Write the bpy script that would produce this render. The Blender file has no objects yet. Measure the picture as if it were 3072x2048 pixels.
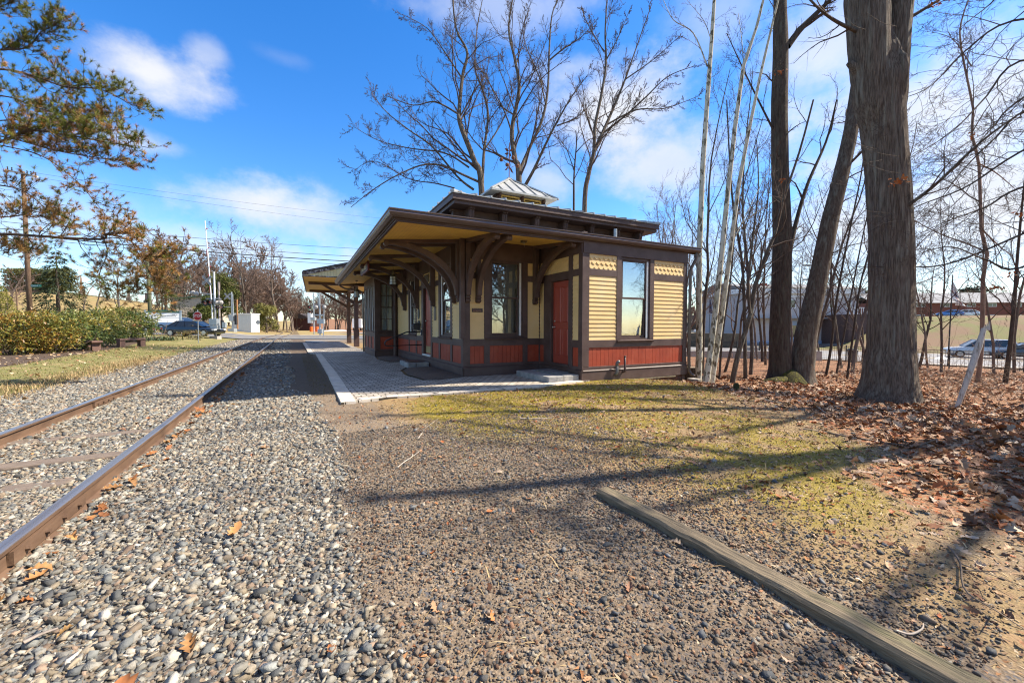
import bpy, math, random
import numpy as np
from mathutils import Vector, Matrix
random.seed(11); rng = np.random.default_rng(7)
S = bpy.context.scene; COL = S.collection
rad = math.radians
# ------------------------------------------------------------------ camera (rails run along +Y, rail top is z = 0)
FPX, CH = 1224., 1.22
YAW, PIT, ROL = rad(28.178), rad(2.124), rad(.0905)
cR = np.array([math.cos(YAW), -math.sin(YAW), 0.]); cF = np.array([math.sin(YAW)*math.cos(PIT), math.cos(YAW)*math.cos(PIT), -math.sin(PIT)])
cU = np.cross(cR, cF); cR, cU = cR*math.cos(ROL)+cU*math.sin(ROL), cU*math.cos(ROL)-cR*math.sin(ROL)
cam = bpy.data.cameras.new('camera'); cam.sensor_width = 36; cam.lens = 36*FPX/3072; cam.clip_start = .05; cam.clip_end = 3000
co = bpy.data.objects.new('camera', cam); COL.objects.link(co)
m = Matrix.Identity(4)
for i in range(3): m[i][0], m[i][1], m[i][2] = cR[i], cU[i], -cF[i]
m[2][3] = CH; co.matrix_world = m; S.camera = co
def at(u, v, d):      # survey point: direction read off the photo, distance d in metres -> world position
    return np.array([0, 0, CH]) + (cF + cR*(u-1536)/FPX - cU*(v-1024)/FPX)*d
def gat(u, d):        # ground position below such a direction
    p = at(u, 979, d); return p[0], p[1], float(tz(p[0], p[1]))
# ------------------------------------------------------------------ numpy noise and terrain
def _h(ix, iy, s):
    n = (ix.astype(np.int64)*374761393 + iy.astype(np.int64)*668265263 + s*1442695041) & 0x7fffffff
    n = ((n ^ (n >> 13))*1274126177) & 0x7fffffff
    return ((n ^ (n >> 16)) & 0xffff)/65535.
def vnoise(x, y, s=0):
    x = np.asarray(x, float); y = np.asarray(y, float); ix = np.floor(x); iy = np.floor(y); fx = x-ix; fy = y-iy
    fx = fx*fx*(3-2*fx); fy = fy*fy*(3-2*fy)
    a = _h(ix, iy, s); b = _h(ix+1, iy, s); c = _h(ix, iy+1, s); d = _h(ix+1, iy+1, s)
    return (a*(1-fx)+b*fx)*(1-fy)+(c*(1-fx)+d*fx)*fy
def fbm(x, y, o=4, s=0):
    x = np.asarray(x, float); y = np.asarray(y, float); t = 0; a = .5
    for i in range(o): t = t+a*vnoise(x*2**i, y*2**i, s+i*17); a *= .5
    return t/(1-.5**o)
def sm(t): t = np.clip(t, 0, 1); return t*t*(3-2*t)
def tz(x, y):
    x = np.asarray(x, float); y = np.asarray(y, float)
    r = x*cR[0]+y*cR[1]; d = np.maximum(x*math.sin(YAW)+y*math.cos(YAW), .5); t = r/d
    q = x*.89+y*.45
    rs = np.interp(x, [6.5, 8, 9.7, 10.8, 12.5, 15, 25, 33, 39, 45], [0, -.04, -.2, -.42, -.38, -.62, -.85, -1.1, -1.45, -1.55])
    z = -.127 + rs*sm((75-y)/35)
    hr = sm((q-64)/24)*4.6*sm((t-.78)/.12)*sm((d-30)/20)            # wooded bank with the brick flats
    z = z+hr
    z = z+.33*sm((-x-4.6)/6)*sm((y-30)/14)+.10*sm((-x-4.7)/3)
    hill = np.interp(t, [-1.6, -1.1, -.9, -.8, -.66], [10.2, 9.6, 6.9, 4.4, 0])*sm((d-58)/46)*sm((y-10)/30)
    z = z+hill
    z = z+9*sm((d-180)/260)*sm((t+.75)/.3)*sm((.5-t)/.4)
    return z
def z1(x, y): return float(tz(x, y))
# ------------------------------------------------------------------ materials
def M(name, c, c2=None, sc=4, det=6, rough=.75, bump=0, bsc=30, bdet=4, met=0, spec=.35, st=(1, 1, 1), c3=None, sc3=.7, attr=None, lo=.38, hi=.62, coat=0, bd=.02):
    m = bpy.data.materials.new(name); m.use_nodes = True; N = m.node_tree.nodes; K = m.node_tree.links
    b = N['Principled BSDF']; b.inputs['Roughness'].default_value = rough; b.inputs['Metallic'].default_value = met
    b.inputs['Specular IOR Level'].default_value = spec; b.inputs['Coat Weight'].default_value = coat
    tc = N.new('ShaderNodeTexCoord'); mp = N.new('ShaderNodeMapping'); mp.inputs['Scale'].default_value = st; K.new(tc.outputs['Object'], mp.inputs['Vector'])
    def noise(scale, d):
        n = N.new('ShaderNodeTexNoise'); n.inputs['Scale'].default_value = scale; n.inputs['Detail'].default_value = d; n.inputs['Roughness'].default_value = .6
        K.new(mp.outputs['Vector'], n.inputs['Vector']); return n.outputs['Fac']
    def mixc(fac, A, B, blend='MIX'):
        x = N.new('ShaderNodeMix'); x.data_type = 'RGBA'; x.blend_type = blend
        if hasattr(fac, 'links'): K.new(fac, x.inputs[0])
        else: x.inputs[0].default_value = fac
        for s, v in ((x.inputs[6], A), (x.inputs[7], B)):
            if hasattr(v, 'links'): K.new(v, s)
            else: s.default_value = (*v, 1)
        return x.outputs[2]
    def rng_(o, a, bb):
        r = N.new('ShaderNodeMapRange'); r.inputs[1].default_value = a; r.inputs[2].default_value = bb; K.new(o, r.inputs[0]); return r.outputs[0]
    col = None
    if c2: col = mixc(rng_(noise(sc, det), lo, hi), c, c2)
    if c3: col = mixc(rng_(noise(sc3, 5), .5, .68), col if col is not None else c, c3)
    if attr:
        a = N.new('ShaderNodeAttribute'); a.attribute_name = attr
        col = mixc(1, col if col is not None else c, a.outputs['Color'], 'MULTIPLY')
    if col is not None: K.new(col, b.inputs['Base Color'])
    else: b.inputs['Base Color'].default_value = (*c, 1)
    if bump:
        bp = N.new('ShaderNodeBump'); bp.inputs['Strength'].default_value = bump; bp.inputs['Distance'].default_value = bd
        K.new(noise(bsc, bdet), bp.inputs['Height']); K.new(bp.outputs['Normal'], b.inputs['Normal'])
    return m
def glass(name, tint=(.9, .93, .92), base=.12):
    m = bpy.data.materials.new(name); m.use_nodes = True; N = m.node_tree.nodes; K = m.node_tree.links; N.clear()
    o = N.new('ShaderNodeOutputMaterial'); mx = N.new('ShaderNodeMixShader'); t = N.new('ShaderNodeBsdfTransparent'); g = N.new('ShaderNodeBsdfGlossy')
    t.inputs[0].default_value = (*tint, 1); g.inputs['Roughness'].default_value = .015; g.inputs['Color'].default_value = (1, 1, 1, 1)
    f = N.new('ShaderNodeLayerWeight'); f.inputs[0].default_value = .25; r = N.new('ShaderNodeMapRange'); r.inputs[3].default_value = base; r.inputs[4].default_value = .9
    K.new(f.outputs['Facing'], r.inputs[0]); K.new(r.outputs[0], mx.inputs[0]); K.new(t.outputs[0], mx.inputs[1]); K.new(g.outputs[0], mx.inputs[2]); K.new(mx.outputs[0], o.inputs[0])
    return m
# ------------------------------------------------------------------ mesh building
def link(o, parent=None):
    COL.objects.link(o)
    if parent is not None: o.parent = parent
    return o
def tag(o, label=None, cat=None, group=None, kind=None):
    if label: o['label'] = label
    if cat: o['category'] = cat
    if group: o['group'] = group
    if kind: o['kind'] = kind
    return o
def thing(name, label, cat, loc=(0, 0, 0), rz=0, group=None):
    o = bpy.data.objects.new(name, None); o.empty_display_size = .2; o.location = loc; o.rotation_euler = (0, 0, rz); link(o); return tag(o, label, cat, group)
class MB:
    def __init__(s): s.v = []; s.f = []
    def add(s, vs, fs):
        n = len(s.v); s.v += [tuple(map(float, p)) for p in vs]; s.f += [tuple(i+n for i in f) for f in fs]; return s
    def box(s, x0, x1, y0, y1, z0, z1, T=None):
        vs = [(x, y, z) for z in (z0, z1) for y in (y0, y1) for x in (x0, x1)]
        if T: vs = [T(*p) for p in vs]
        return s.add(vs, [(0, 2, 3, 1), (4, 5, 7, 6), (0, 1, 5, 4), (2, 6, 7, 3), (0, 4, 6, 2), (1, 3, 7, 5)])
    def prism(s, poly, d0, d1, T):       # polygon (p,q) swept from d0 to d1; T(p,q,d)->xyz
        n = len(poly); vs = [T(p, q, d0) for p, q in poly]+[T(p, q, d1) for p, q in poly]
        return s.add(vs, [tuple(range(n))[::-1], tuple(range(n, 2*n))]+[(i, (i+1) % n, n+(i+1) % n, n+i) for i in range(n)])
    def tube(s, pts, r, k=8, caps=True):
        P = [Vector(p) for p in pts]; n = len(P); R = r if hasattr(r, '__len__') else [r]*n; vs = []; fs = []
        t0 = (P[-1]-P[0]).normalized(); ref = Vector((0, 0, 1)) if abs(t0.z) < .8 else Vector((1, 0, 0))
        for i in range(n):
            t = (P[min(i+1, n-1)]-P[max(i-1, 0)]).normalized(); a = t.cross(ref)
            if a.length < 1e-4: a = t.cross(Vector((0, 1, .3)))
            a.normalize(); b = t.cross(a)
            vs += [P[i]+(a*math.cos(2*math.pi*j/k)+b*math.sin(2*math.pi*j/k))*R[i] for j in range(k)]
        for i in range(n-1): fs += [(i*k+j, i*k+(j+1) % k, (i+1)*k+(j+1) % k, (i+1)*k+j) for j in range(k)]
        if caps: fs += [tuple(range(k))[::-1], tuple(range((n-1)*k, n*k))]
        return s.add(vs, fs)
    def lathe(s, prof, k=16, c=(0, 0, 0)):
        n = len(prof); vs = [(c[0]+r*math.cos(2*math.pi*j/k), c[1]+r*math.sin(2*math.pi*j/k), c[2]+z) for r, z in prof for j in range(k)]
        return s.add(vs, [(i*k+j, i*k+(j+1) % k, (i+1)*k+(j+1) % k, (i+1)*k+j) for i in range(n-1) for j in range(k)]+[tuple(range(k))[::-1], tuple(range((n-1)*k, n*k))])
    def disc(s, c, nrm, r, t=.02, k=20):
        n = Vector(nrm).normalized(); c = Vector(c); return s.tube([c-n*t/2, c+n*t/2], r, k)
    def build(s, name, mat, parent=None, smooth=False, bev=0):
        me = bpy.data.meshes.new(name); me.from_pydata(s.v, [], s.f); me.update()
        if mat: me.materials.append(mat)
        if smooth: me.polygons.foreach_set('use_smooth', [True]*len(me.polygons))
        o = link(bpy.data.objects.new(name, me), parent)
        if bev:
            b = o.modifiers.new('bevel', 'BEVEL'); b.width = bev; b.segments = 2; b.limit_method = 'ANGLE'
        return o
def npmesh(name, V, F, mat, parent=None, col=None, smooth=False):
    V = np.asarray(V, np.float32); F = np.asarray(F, np.int32); k = F.shape[1]
    me = bpy.data.meshes.new(name); me.vertices.add(len(V)); me.vertices.foreach_set('co', V.ravel()); me.loops.add(F.size); me.loops.foreach_set('vertex_index', F.ravel())
    me.polygons.add(len(F)); me.polygons.foreach_set('loop_start', np.arange(0, F.size, k, dtype=np.int32)); me.polygons.foreach_set('loop_total', np.full(len(F), k, np.int32))
    if smooth: me.polygons.foreach_set('use_smooth', np.ones(len(F), bool))
    me.update(calc_edges=True)
    if col is not None:
        a = me.attributes.new('Col', 'FLOAT_COLOR', 'FACE'); c = np.ones((len(F), 4), np.float32); c[:, :3] = col; a.data.foreach_set('color', c.ravel())
    if mat: me.materials.append(mat)
    return link(bpy.data.objects.new(name, me), parent)
def text(s, size, mat, parent, loc, xdir, up, name='lettering', ext=.002, align='CENTER', sx=1.):
    c = bpy.data.curves.new('t', 'FONT'); c.body = s; c.size = size; c.extrude = ext; c.align_x = align; c.align_y = 'CENTER'
    o = bpy.data.objects.new('t', c); COL.objects.link(o); dg = bpy.context.evaluated_depsgraph_get()
    me = bpy.data.meshes.new_from_object(o.evaluated_get(dg)); bpy.data.objects.remove(o); bpy.data.curves.remove(c)
    X = Vector(xdir).normalized(); U = Vector(up).normalized(); Z = X.cross(U); mt = Matrix(((X.x*sx, U.x, Z.x, loc[0]), (X.y*sx, U.y, Z.y, loc[1]), (X.z*sx, U.z, Z.z, loc[2]), (0, 0, 0, 1)))
    me.transform(mt); me.materials.clear(); me.materials.append(mat); me.name = name
    return link(bpy.data.objects.new(name, me), parent)
def clone(o, parent=None):
    c = o.copy(); COL.objects.link(c)
    if parent is not None: c.parent = parent
    for ch in list(o.children): clone(ch, c)
    return c
# ------------------------------------------------------------------ common materials
BROWN = M('brown_paint', (.062, .035, .028), (.08, .047, .039), sc=3, rough=.5, bump=.12, bsc=40, spec=.4, c3=(.095, .06, .05), sc3=1.3)
BROWN2 = M('brown_paint_trim', (.072, .042, .035), (.10, .063, .054), sc=2.5, rough=.5, bump=.15, bsc=45, spec=.4)
CREAM = M('cream_paint', (.70, .49, .22), (.64, .44, .19), sc=2.2, rough=.6, bump=.12, bsc=50, c3=(.68, .51, .27), sc3=1.1)
RED = M('red_paint', (.34, .056, .024), (.28, .046, .021), sc=2.4, rough=.5, bump=.12, bsc=40, c3=(.35, .072, .036), sc3=2.1)
REDD = M('red_door_paint', (.33, .055, .032), (.30, .048, .028), sc=2, rough=.38, spec=.5)
WHITE = M('white_paint', (.78, .78, .76), (.72, .72, .70), rough=.45)
BLACK = M('black_metal', (.012, .012, .013), (.02, .02, .021), rough=.45, spec=.5)
GALV = M('galvanised_steel', (.42, .44, .45), (.33, .35, .36), sc=6, rough=.42, met=.6)
STONE = M('step_stone', (.30, .29, .28), (.20, .20, .20), sc=7, rough=.9, bump=.6, bsc=18, c3=(.36, .34, .31), sc3=3)
BRICK = None
GLASS = glass('window_glass', base=.10); GLASSD = glass('dark_glass', (.25, .28, .29), .25)
CONC = M('concrete', (.36, .33, .29), (.30, .27, .24), sc=2, rough=.9, bump=.2)
# ------------------------------------------------------------------ sky, sun
SUN_EL, SUN_AZ = rad(46.5), math.atan2(.944, -.33)          # compass-style azimuth from +Y towards +X
sdir = Vector((.944*math.cos(SUN_EL), -.33*math.cos(SUN_EL), math.sin(SUN_EL))).normalized()
w = bpy.data.worlds.new('World'); S.world = w; w.use_nodes = True; N = w.node_tree.nodes; K = w.node_tree.links; N.clear()
out = N.new('ShaderNodeOutputWorld'); bg = N.new('ShaderNodeBackground'); bg.inputs[1].default_value = .115; K.new(bg.outputs[0], out.inputs[0])
sky = N.new('ShaderNodeTexSky'); sky.sky_type = 'NISHITA'; sky.sun_disc = False; sky.sun_elevation = SUN_EL; sky.sun_rotation = SUN_AZ
sky.air_density = 1.0; sky.dust_density = .35; sky.ozone_density = 2.4; sky.altitude = 60
hs = N.new('ShaderNodeHueSaturation'); hs.inputs['Saturation'].default_value = 1.38; hs.inputs['Hue'].default_value = .508; hs.inputs['Value'].default_value = .92; K.new(sky.outputs[0], hs.inputs['Color'])
tc = N.new('ShaderNodeTexCoord')
def wn(scale, det, zs=1., rough=.6):
    mp = N.new('ShaderNodeMapping'); mp.inputs['Scale'].default_value = (1, 1, zs); K.new(tc.outputs['Generated'], mp.inputs[0])
    n = N.new('ShaderNodeTexNoise'); n.inputs['Scale'].default_value = scale; n.inputs['Detail'].default_value = det; n.inputs['Roughness'].default_value = rough
    K.new(mp.outputs[0], n.inputs['Vector']); return n.outputs['Fac']
def mth(op, a, b=None, clamp=False):
    x = N.new('ShaderNodeMath'); x.operation = op; x.use_clamp = clamp
    for i, v in enumerate((a, b)):
        if v is None: continue
        if hasattr(v, 'links'): K.new(v, x.inputs[i])
        else: x.inputs[i].default_value = v
    return x.outputs[0]
n1 = wn(7, 9, 1.6); n2 = wn(2.6, 7, 2.2); n3 = wn(16, 6)
acc = None
FILL_DIRS = [(.6, -.5, .75), (-.5, -.8, .6), (.1, -.3, 1.), (-.9, .1, .55), (.3, -1., .3), (-.2, .1, 1.1), (1., .1, .25), (-.7, -.2, 1.)]      # clouds added outside the view, overhead and behind, to brighten and neutralise shade
# bank of clouds, the added unseen ones last: (direction u,v ; half size across, up ; density)
for u, v, sx, sz, den in ((475, 215, .085, .045, 1.0), (620, 160, .035, .024, .42), (430, 432, .075, .022, .5), (720, 600, .13, .055, .9), (950, 660, .13, .07, .6), (560, 720, .34, .04, .45), (850, 175, .05, .014, .1),
                          (1830, 330, .17, .09, .95), (1720, 200, .12, .035, .5), (2020, 480, .2, .09, .8), (1640, 540, .09, .07, .6), (2480, 150, .11, .10, .75), (2860, 330, .22, .11, .9), (2150, 60, .10, .05, .35),
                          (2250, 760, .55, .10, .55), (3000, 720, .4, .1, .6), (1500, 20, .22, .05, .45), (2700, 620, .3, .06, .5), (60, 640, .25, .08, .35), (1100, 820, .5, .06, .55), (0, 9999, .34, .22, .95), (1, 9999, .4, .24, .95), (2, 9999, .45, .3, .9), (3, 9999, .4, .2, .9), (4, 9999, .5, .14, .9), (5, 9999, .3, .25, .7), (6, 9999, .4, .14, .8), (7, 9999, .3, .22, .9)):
    d = (at(u, v, 1.)-np.array([0, 0, CH])) if v < 5000 else np.array(FILL_DIRS[u]); d = d/np.linalg.norm(d); hx = Vector((d[0], d[1], 0)).normalized()
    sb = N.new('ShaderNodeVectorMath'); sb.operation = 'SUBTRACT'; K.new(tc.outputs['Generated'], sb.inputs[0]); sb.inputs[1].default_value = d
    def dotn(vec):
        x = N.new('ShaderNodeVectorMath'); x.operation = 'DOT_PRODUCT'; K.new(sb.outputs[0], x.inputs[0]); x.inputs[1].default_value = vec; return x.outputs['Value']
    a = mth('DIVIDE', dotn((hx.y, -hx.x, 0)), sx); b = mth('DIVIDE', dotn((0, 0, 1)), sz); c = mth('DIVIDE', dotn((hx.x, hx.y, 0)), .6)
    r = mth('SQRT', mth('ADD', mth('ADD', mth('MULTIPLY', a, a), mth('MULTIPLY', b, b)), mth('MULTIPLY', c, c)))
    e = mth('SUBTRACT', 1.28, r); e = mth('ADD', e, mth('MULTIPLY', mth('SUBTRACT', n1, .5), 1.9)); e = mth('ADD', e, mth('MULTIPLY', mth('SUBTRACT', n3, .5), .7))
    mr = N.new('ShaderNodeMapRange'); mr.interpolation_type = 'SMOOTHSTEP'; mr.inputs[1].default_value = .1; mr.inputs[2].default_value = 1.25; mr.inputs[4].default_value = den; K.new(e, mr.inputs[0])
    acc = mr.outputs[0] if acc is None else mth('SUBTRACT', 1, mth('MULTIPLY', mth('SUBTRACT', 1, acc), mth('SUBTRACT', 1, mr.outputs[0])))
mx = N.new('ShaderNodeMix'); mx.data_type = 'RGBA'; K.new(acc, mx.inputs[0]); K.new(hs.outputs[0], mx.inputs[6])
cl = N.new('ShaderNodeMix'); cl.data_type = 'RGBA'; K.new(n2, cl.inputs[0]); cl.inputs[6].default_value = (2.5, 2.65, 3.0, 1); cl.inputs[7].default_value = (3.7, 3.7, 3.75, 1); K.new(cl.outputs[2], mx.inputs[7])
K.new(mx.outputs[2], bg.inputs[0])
sl = bpy.data.lights.new('sun', 'SUN'); sl.energy = 4.4; sl.angle = rad(.53); sl.color = (1, .90, .75); so = bpy.data.objects.new('sun', sl); COL.objects.link(so)
so.rotation_euler = sdir.to_track_quat('Z', 'Y').to_euler(); so.location = (20, -5, 30)
S.view_settings.view_transform = 'Standard'; S.view_settings.look = 'None'; S.view_settings.exposure = 1.4; S.view_settings.gamma = 1
S.render.engine = 'CYCLES'; S.cycles.max_bounces = 7; S.cycles.diffuse_bounces = 4; S.cycles.transparent_max_bounces = 12; S.cycles.use_denoising = True; S.cycles.denoising_prefilter = 'ACCURATE'; S.cycles.filter_width = 1.15
# ------------------------------------------------------------------ ground zones
def zones(x, y):
    n = fbm(x*.9, y*.9, 4, 3); n2 = fbm(x*2.7, y*2.7, 3, 9); nb = fbm(x*.35, y*.35, 3, 21)
    xr = np.where(y < 8, .38, np.interp(y, [8, 10, 22, 60], [.3, -.15, -.3, -.3]))+(n-.5)*.5
    bal = sm((xr-x)/.28+.5)*sm((x+4.75+(n-.5)*.9)/.35+.5)*sm((64-y)/6)
    right = sm((x-xr)/.28+.5)
    lit = sm(((x-np.interp(y, [0, 2.2, 3.4, 8], [3.2, 5.5, 6.9, 10.2]))+(n-.5)*2.2)/1.1+.5)*right*sm((46-x)/8)
    lit = np.maximum(lit, sm((x-10.1+(n-.5)*.8)/.7)*sm((44-x)/8)*sm((48-y)/20))
    sp = np.exp(-((y-6.2-.16*(x-3))/2.0)**2)*sm((x-.9)/1.6)*sm((11.5-x)/3)
    sp2 = sm((x-2.4)/.9)*sm((7.5-x)/2)*sm((y-.6)/1)*sm((6-y)/2)*.62
    n4 = fbm(x*5.5, y*5.5, 3, 33); moss = np.clip(np.maximum(sp*1.1, sp2), 0, 1)*sm((n*.35+n2*.3+n4*.35-.375)/.13)*(1-lit*.75)*right
    dry = np.clip(sm((y-4)/2.5)*sm((x-.7)/1)+sm((x-2.25)/.4)*.8, 0, 1)*right*(1-lit)*sm((14-x)/3)*sm((40-y)/10)
    lawn = sm((-4.75+(n-.5)*.9-x)/.35+.5)*sm((64-y)/6)
    mul = lawn*sm((-x-7.05-.075*(y-12)+(n-.5)*.5)/.4)*sm((y-7)/3)*sm((47-y)/5)
    strip = sm((x-xr)/.3+.5)*sm((.95-x)/.15)*sm((y-8)/1)
    return dict(bal=bal, lit=lit, moss=moss, dry=dry, lawn=lawn, mul=mul, strip=strip, n=n, n2=n2, nb=nb)
def axis(fine, coarse):
    a = list(np.arange(*fine)); s = fine[2]
    lo = a[0]; hi = a[-1]; st = s
    while hi < coarse[1]: st *= 1.11; hi += st; a.append(hi)
    st = s
    while lo > coarse[0]: st *= 1.11; lo -= st; a.insert(0, lo)
    return np.array(a)
gx = axis((-6.5, 13, .07), (-900, 900)); gy = axis((.2, 12, .07), (-60, 1300))
GX, GY = np.meshgrid(gx, gy); Z = tz(GX, GY); zz = zones(GX, GY)
near = sm((30-np.hypot(GX, GY))/20)
Z = Z+near*((fbm(GX*3, GY*3, 3, 5)-.5)*.035+(fbm(GX*11, GY*11, 2, 6)-.5)*.014)
Z = Z-near*zz['bal']*.012-.02*zz['bal']*sm((GX+3.6)/.5)*sm((-.7-GX)/.5)+near*zz['moss']*.02
build_mask = (GX > 4.0)*(GX < 10.2)*(GY > 8.2)*(GY < 20); Z = np.where(build_mask, Z-.12, Z)
def gz(x, y):      # height of the finished ground surface
    x = np.asarray(x, float); y = np.asarray(y, float); i = np.clip(np.searchsorted(gx, x)-1, 0, len(gx)-2); j = np.clip(np.searchsorted(gy, y)-1, 0, len(gy)-2); fx = (x-gx[i])/(gx[i+1]-gx[i]); fy = (y-gy[j])/(gy[j+1]-gy[j])
    return (Z[j, i]*(1-fx)+Z[j, i+1]*fx)*(1-fy)+(Z[j+1, i]*(1-fx)+Z[j+1, i+1]*fx)*fy
nv = GX.size; ii = np.arange(nv).reshape(GX.shape)
F = np.stack([ii[:-1, :-1], ii[:-1, 1:], ii[1:, 1:], ii[1:, :-1]], -1).reshape(-1, 4)
def ground_mat():
    m = bpy.data.materials.new('ground_soil'); m.use_nodes = True; N = m.node_tree.nodes; K = m.node_tree.links; b = N['Principled BSDF']; b.inputs['Roughness'].default_value = .95; b.inputs['Specular IOR Level'].default_value = .15
    g = N.new('ShaderNodeNewGeometry')
    def noise(sc, det=5, r=.6):
        n = N.new('ShaderNodeTexNoise'); n.inputs['Scale'].default_value = sc; n.inputs['Detail'].default_value = det; n.inputs['Roughness'].default_value = r; K.new(g.outputs['Position'], n.inputs['Vector']); return n.outputs['Fac']
    def vor(sc):
        n = N.new('ShaderNodeTexVoronoi'); n.inputs['Scale'].default_value = sc; K.new(g.outputs['Position'], n.inputs['Vector']); return n
    def rg(o, a, c, lo=0, hi=1):
        r = N.new('ShaderNodeMapRange'); r.inputs[1].default_value = a; r.inputs[2].default_value = c; r.inputs[3].default_value = lo; r.inputs[4].default_value = hi; K.new(o, r.inputs[0]); return r.outputs[0]
    def mixc(fac, A, B, bl='MIX'):
        x = N.new('ShaderNodeMix'); x.data_type = 'RGBA'; x.blend_type = bl
        if hasattr(fac, 'links'): K.new(fac, x.inputs[0])
        else: x.inputs[0].default_value = fac
        for s, v in ((x.inputs[6], A), (x.inputs[7], B)):
            if hasattr(v, 'links'): K.new(v, s)
            else: s.default_value = (*v, 1)
        return x.outputs[2]
    def mt(op, a, bb, cl=True):
        x = N.new('ShaderNodeMath'); x.operation = op; x.use_clamp = cl
        for i, v in enumerate((a, bb)):
            if hasattr(v, 'links'): K.new(v, x.inputs[i])
            else: x.inputs[i].default_value = v
        return x.outputs[0]
    def at_(nm):
        a = N.new('ShaderNodeAttribute'); a.attribute_name = nm; s = N.new('ShaderNodeSeparateColor'); K.new(a.outputs['Color'], s.inputs[0]); return s.outputs
    a2 = N.new('ShaderNodeAttribute'); a2.attribute_name = 'zoneC'; s3 = N.new('ShaderNodeSeparateColor'); K.new(a2.outputs['Color'], s3.inputs[0]); s3_ = s3.outputs
    A = at_('zoneA'); B = at_('zoneB')
    fine = noise(60, 6, .7); mid = noise(9, 6); big = noise(1.3, 5); vv = vor(75); v2 = vor(34)
    def soft(mask): return rg(mt('ADD', mask, mt('MULTIPLY', mt('SUBTRACT', fine, .5, False), .7, False), False), .3, .7)
    # trodden grit
    grit = mixc(rg(fine, .3, .7), (.085, .064, .043), (.28, .21, .14)); sv = N.new('ShaderNodeSeparateColor'); K.new(vv.outputs['Color'], sv.inputs[0])
    grit = mixc(rg(sv.outputs[0], .6, .95), grit, (.28, .215, .15)); grit = mixc(rg(sv.outputs[1], .75, .95), grit, (.10, .10, .105)); grit = mixc(rg(big, .4, .7, 0, .5), grit, (.11, .082, .06))
    dry = mixc(rg(noise(45, 6, .75), .3, .7), (.13, .088, .042), (.36, .255, .125)); dry = mixc(rg(mid, .45, .7), dry, (.27, .17, .09))
    mo = mixc(rg(noise(38, 6, .7), .3, .7), (.10, .08, .012), (.31, .235, .02)); mo = mixc(rg(mid, .5, .75), mo, (.24, .20, .07))
    li = mixc(rg(v2.outputs['Distance'], .1, .6), (.24, .125, .065), (.10, .055, .03)); s2 = N.new('ShaderNodeSeparateColor'); K.new(v2.outputs['Color'], s2.inputs[0]); li = mixc(rg(s2.outputs[0], .3, .9), li, (.30, .19, .11)); li = mixc(rg(s2.outputs[1], .7, .9), li, (.30, .10, .04))
    ba = mixc(rg(sv.outputs[2], .2, .9), (.05, .048, .044), (.20, .19, .17)); ba = mixc(rg(sv.outputs[1], .5, .9), ba, (.18, .14, .10))
    la = mixc(rg(noise(22, 6, .75), .35, .65), (.085, .10, .028), (.25, .20, .085)); la = mixc(rg(big, .5, .7), la, (.30, .225, .11)); la = mixc(rg(noise(3.1, 4), .55, .7, 0, .7), la, (.15, .19, .05))
    mu = mixc(rg(noise(40, 6, .7), .35, .7), (.035, .026, .02), (.15, .105, .075))
    far = mixc(rg(noise(.35, 6), .35, .65), (.23, .17, .075), (.31, .225, .10)); far = mixc(rg(noise(.09, 6), .5, .66), far, (.24, .20, .085)); far = mixc(s3_[1], far, mixc(rg(noise(.22, 5), .42, .58), (.15, .145, .06), (.18, .12, .075)))
    c = mixc(soft(B[2]), grit, far); c = mixc(soft(A[2]), c, li); c = mixc(soft(B[1]), c, dry); c = mixc(soft(A[1]), c, mo); c = mixc(soft(B[0]), c, la); c = mixc(soft(A[0]), c, ba)
    c = mixc(soft(s3.outputs[0]), c, mu)
    K.new(c, b.inputs['Base Color'])
    bp = N.new('ShaderNodeBump'); bp.inputs['Strength'].default_value = .6; bp.inputs['Distance'].default_value = .008; K.new(mt('ADD', fine, vv.outputs['Distance'], False), bp.inputs['Height']); K.new(bp.outputs[0], b.inputs['Normal'])
    return m
go = npmesh('ground', np.stack([GX, GY, Z], -1).reshape(-1, 3), F, ground_mat(), smooth=True); tag(go, kind='structure')
farz = np.clip(sm((np.hypot(GX, GY)-55)/20), 0, 1)*(1-sm((GX-40)/3)*sm((64-GX)/5)*0)
for nm, ch in (('zoneA', (zz['bal'], zz['moss'], zz['lit'])), ('zoneB', (zz['lawn'], np.clip(zz['dry']+zz['strip']*.4, 0, 1)*.8, farz)), ('zoneC', (zz['mul']+.55*zz['strip'], sm((GX-30)/10), farz*0))):
    a = go.data.attributes.new(nm, 'FLOAT_COLOR', 'POINT'); c = np.ones((nv, 4), np.float32)
    for i in range(3): c[:, i] = ch[i].ravel()
    a.data.foreach_set('color', c.ravel())
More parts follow.
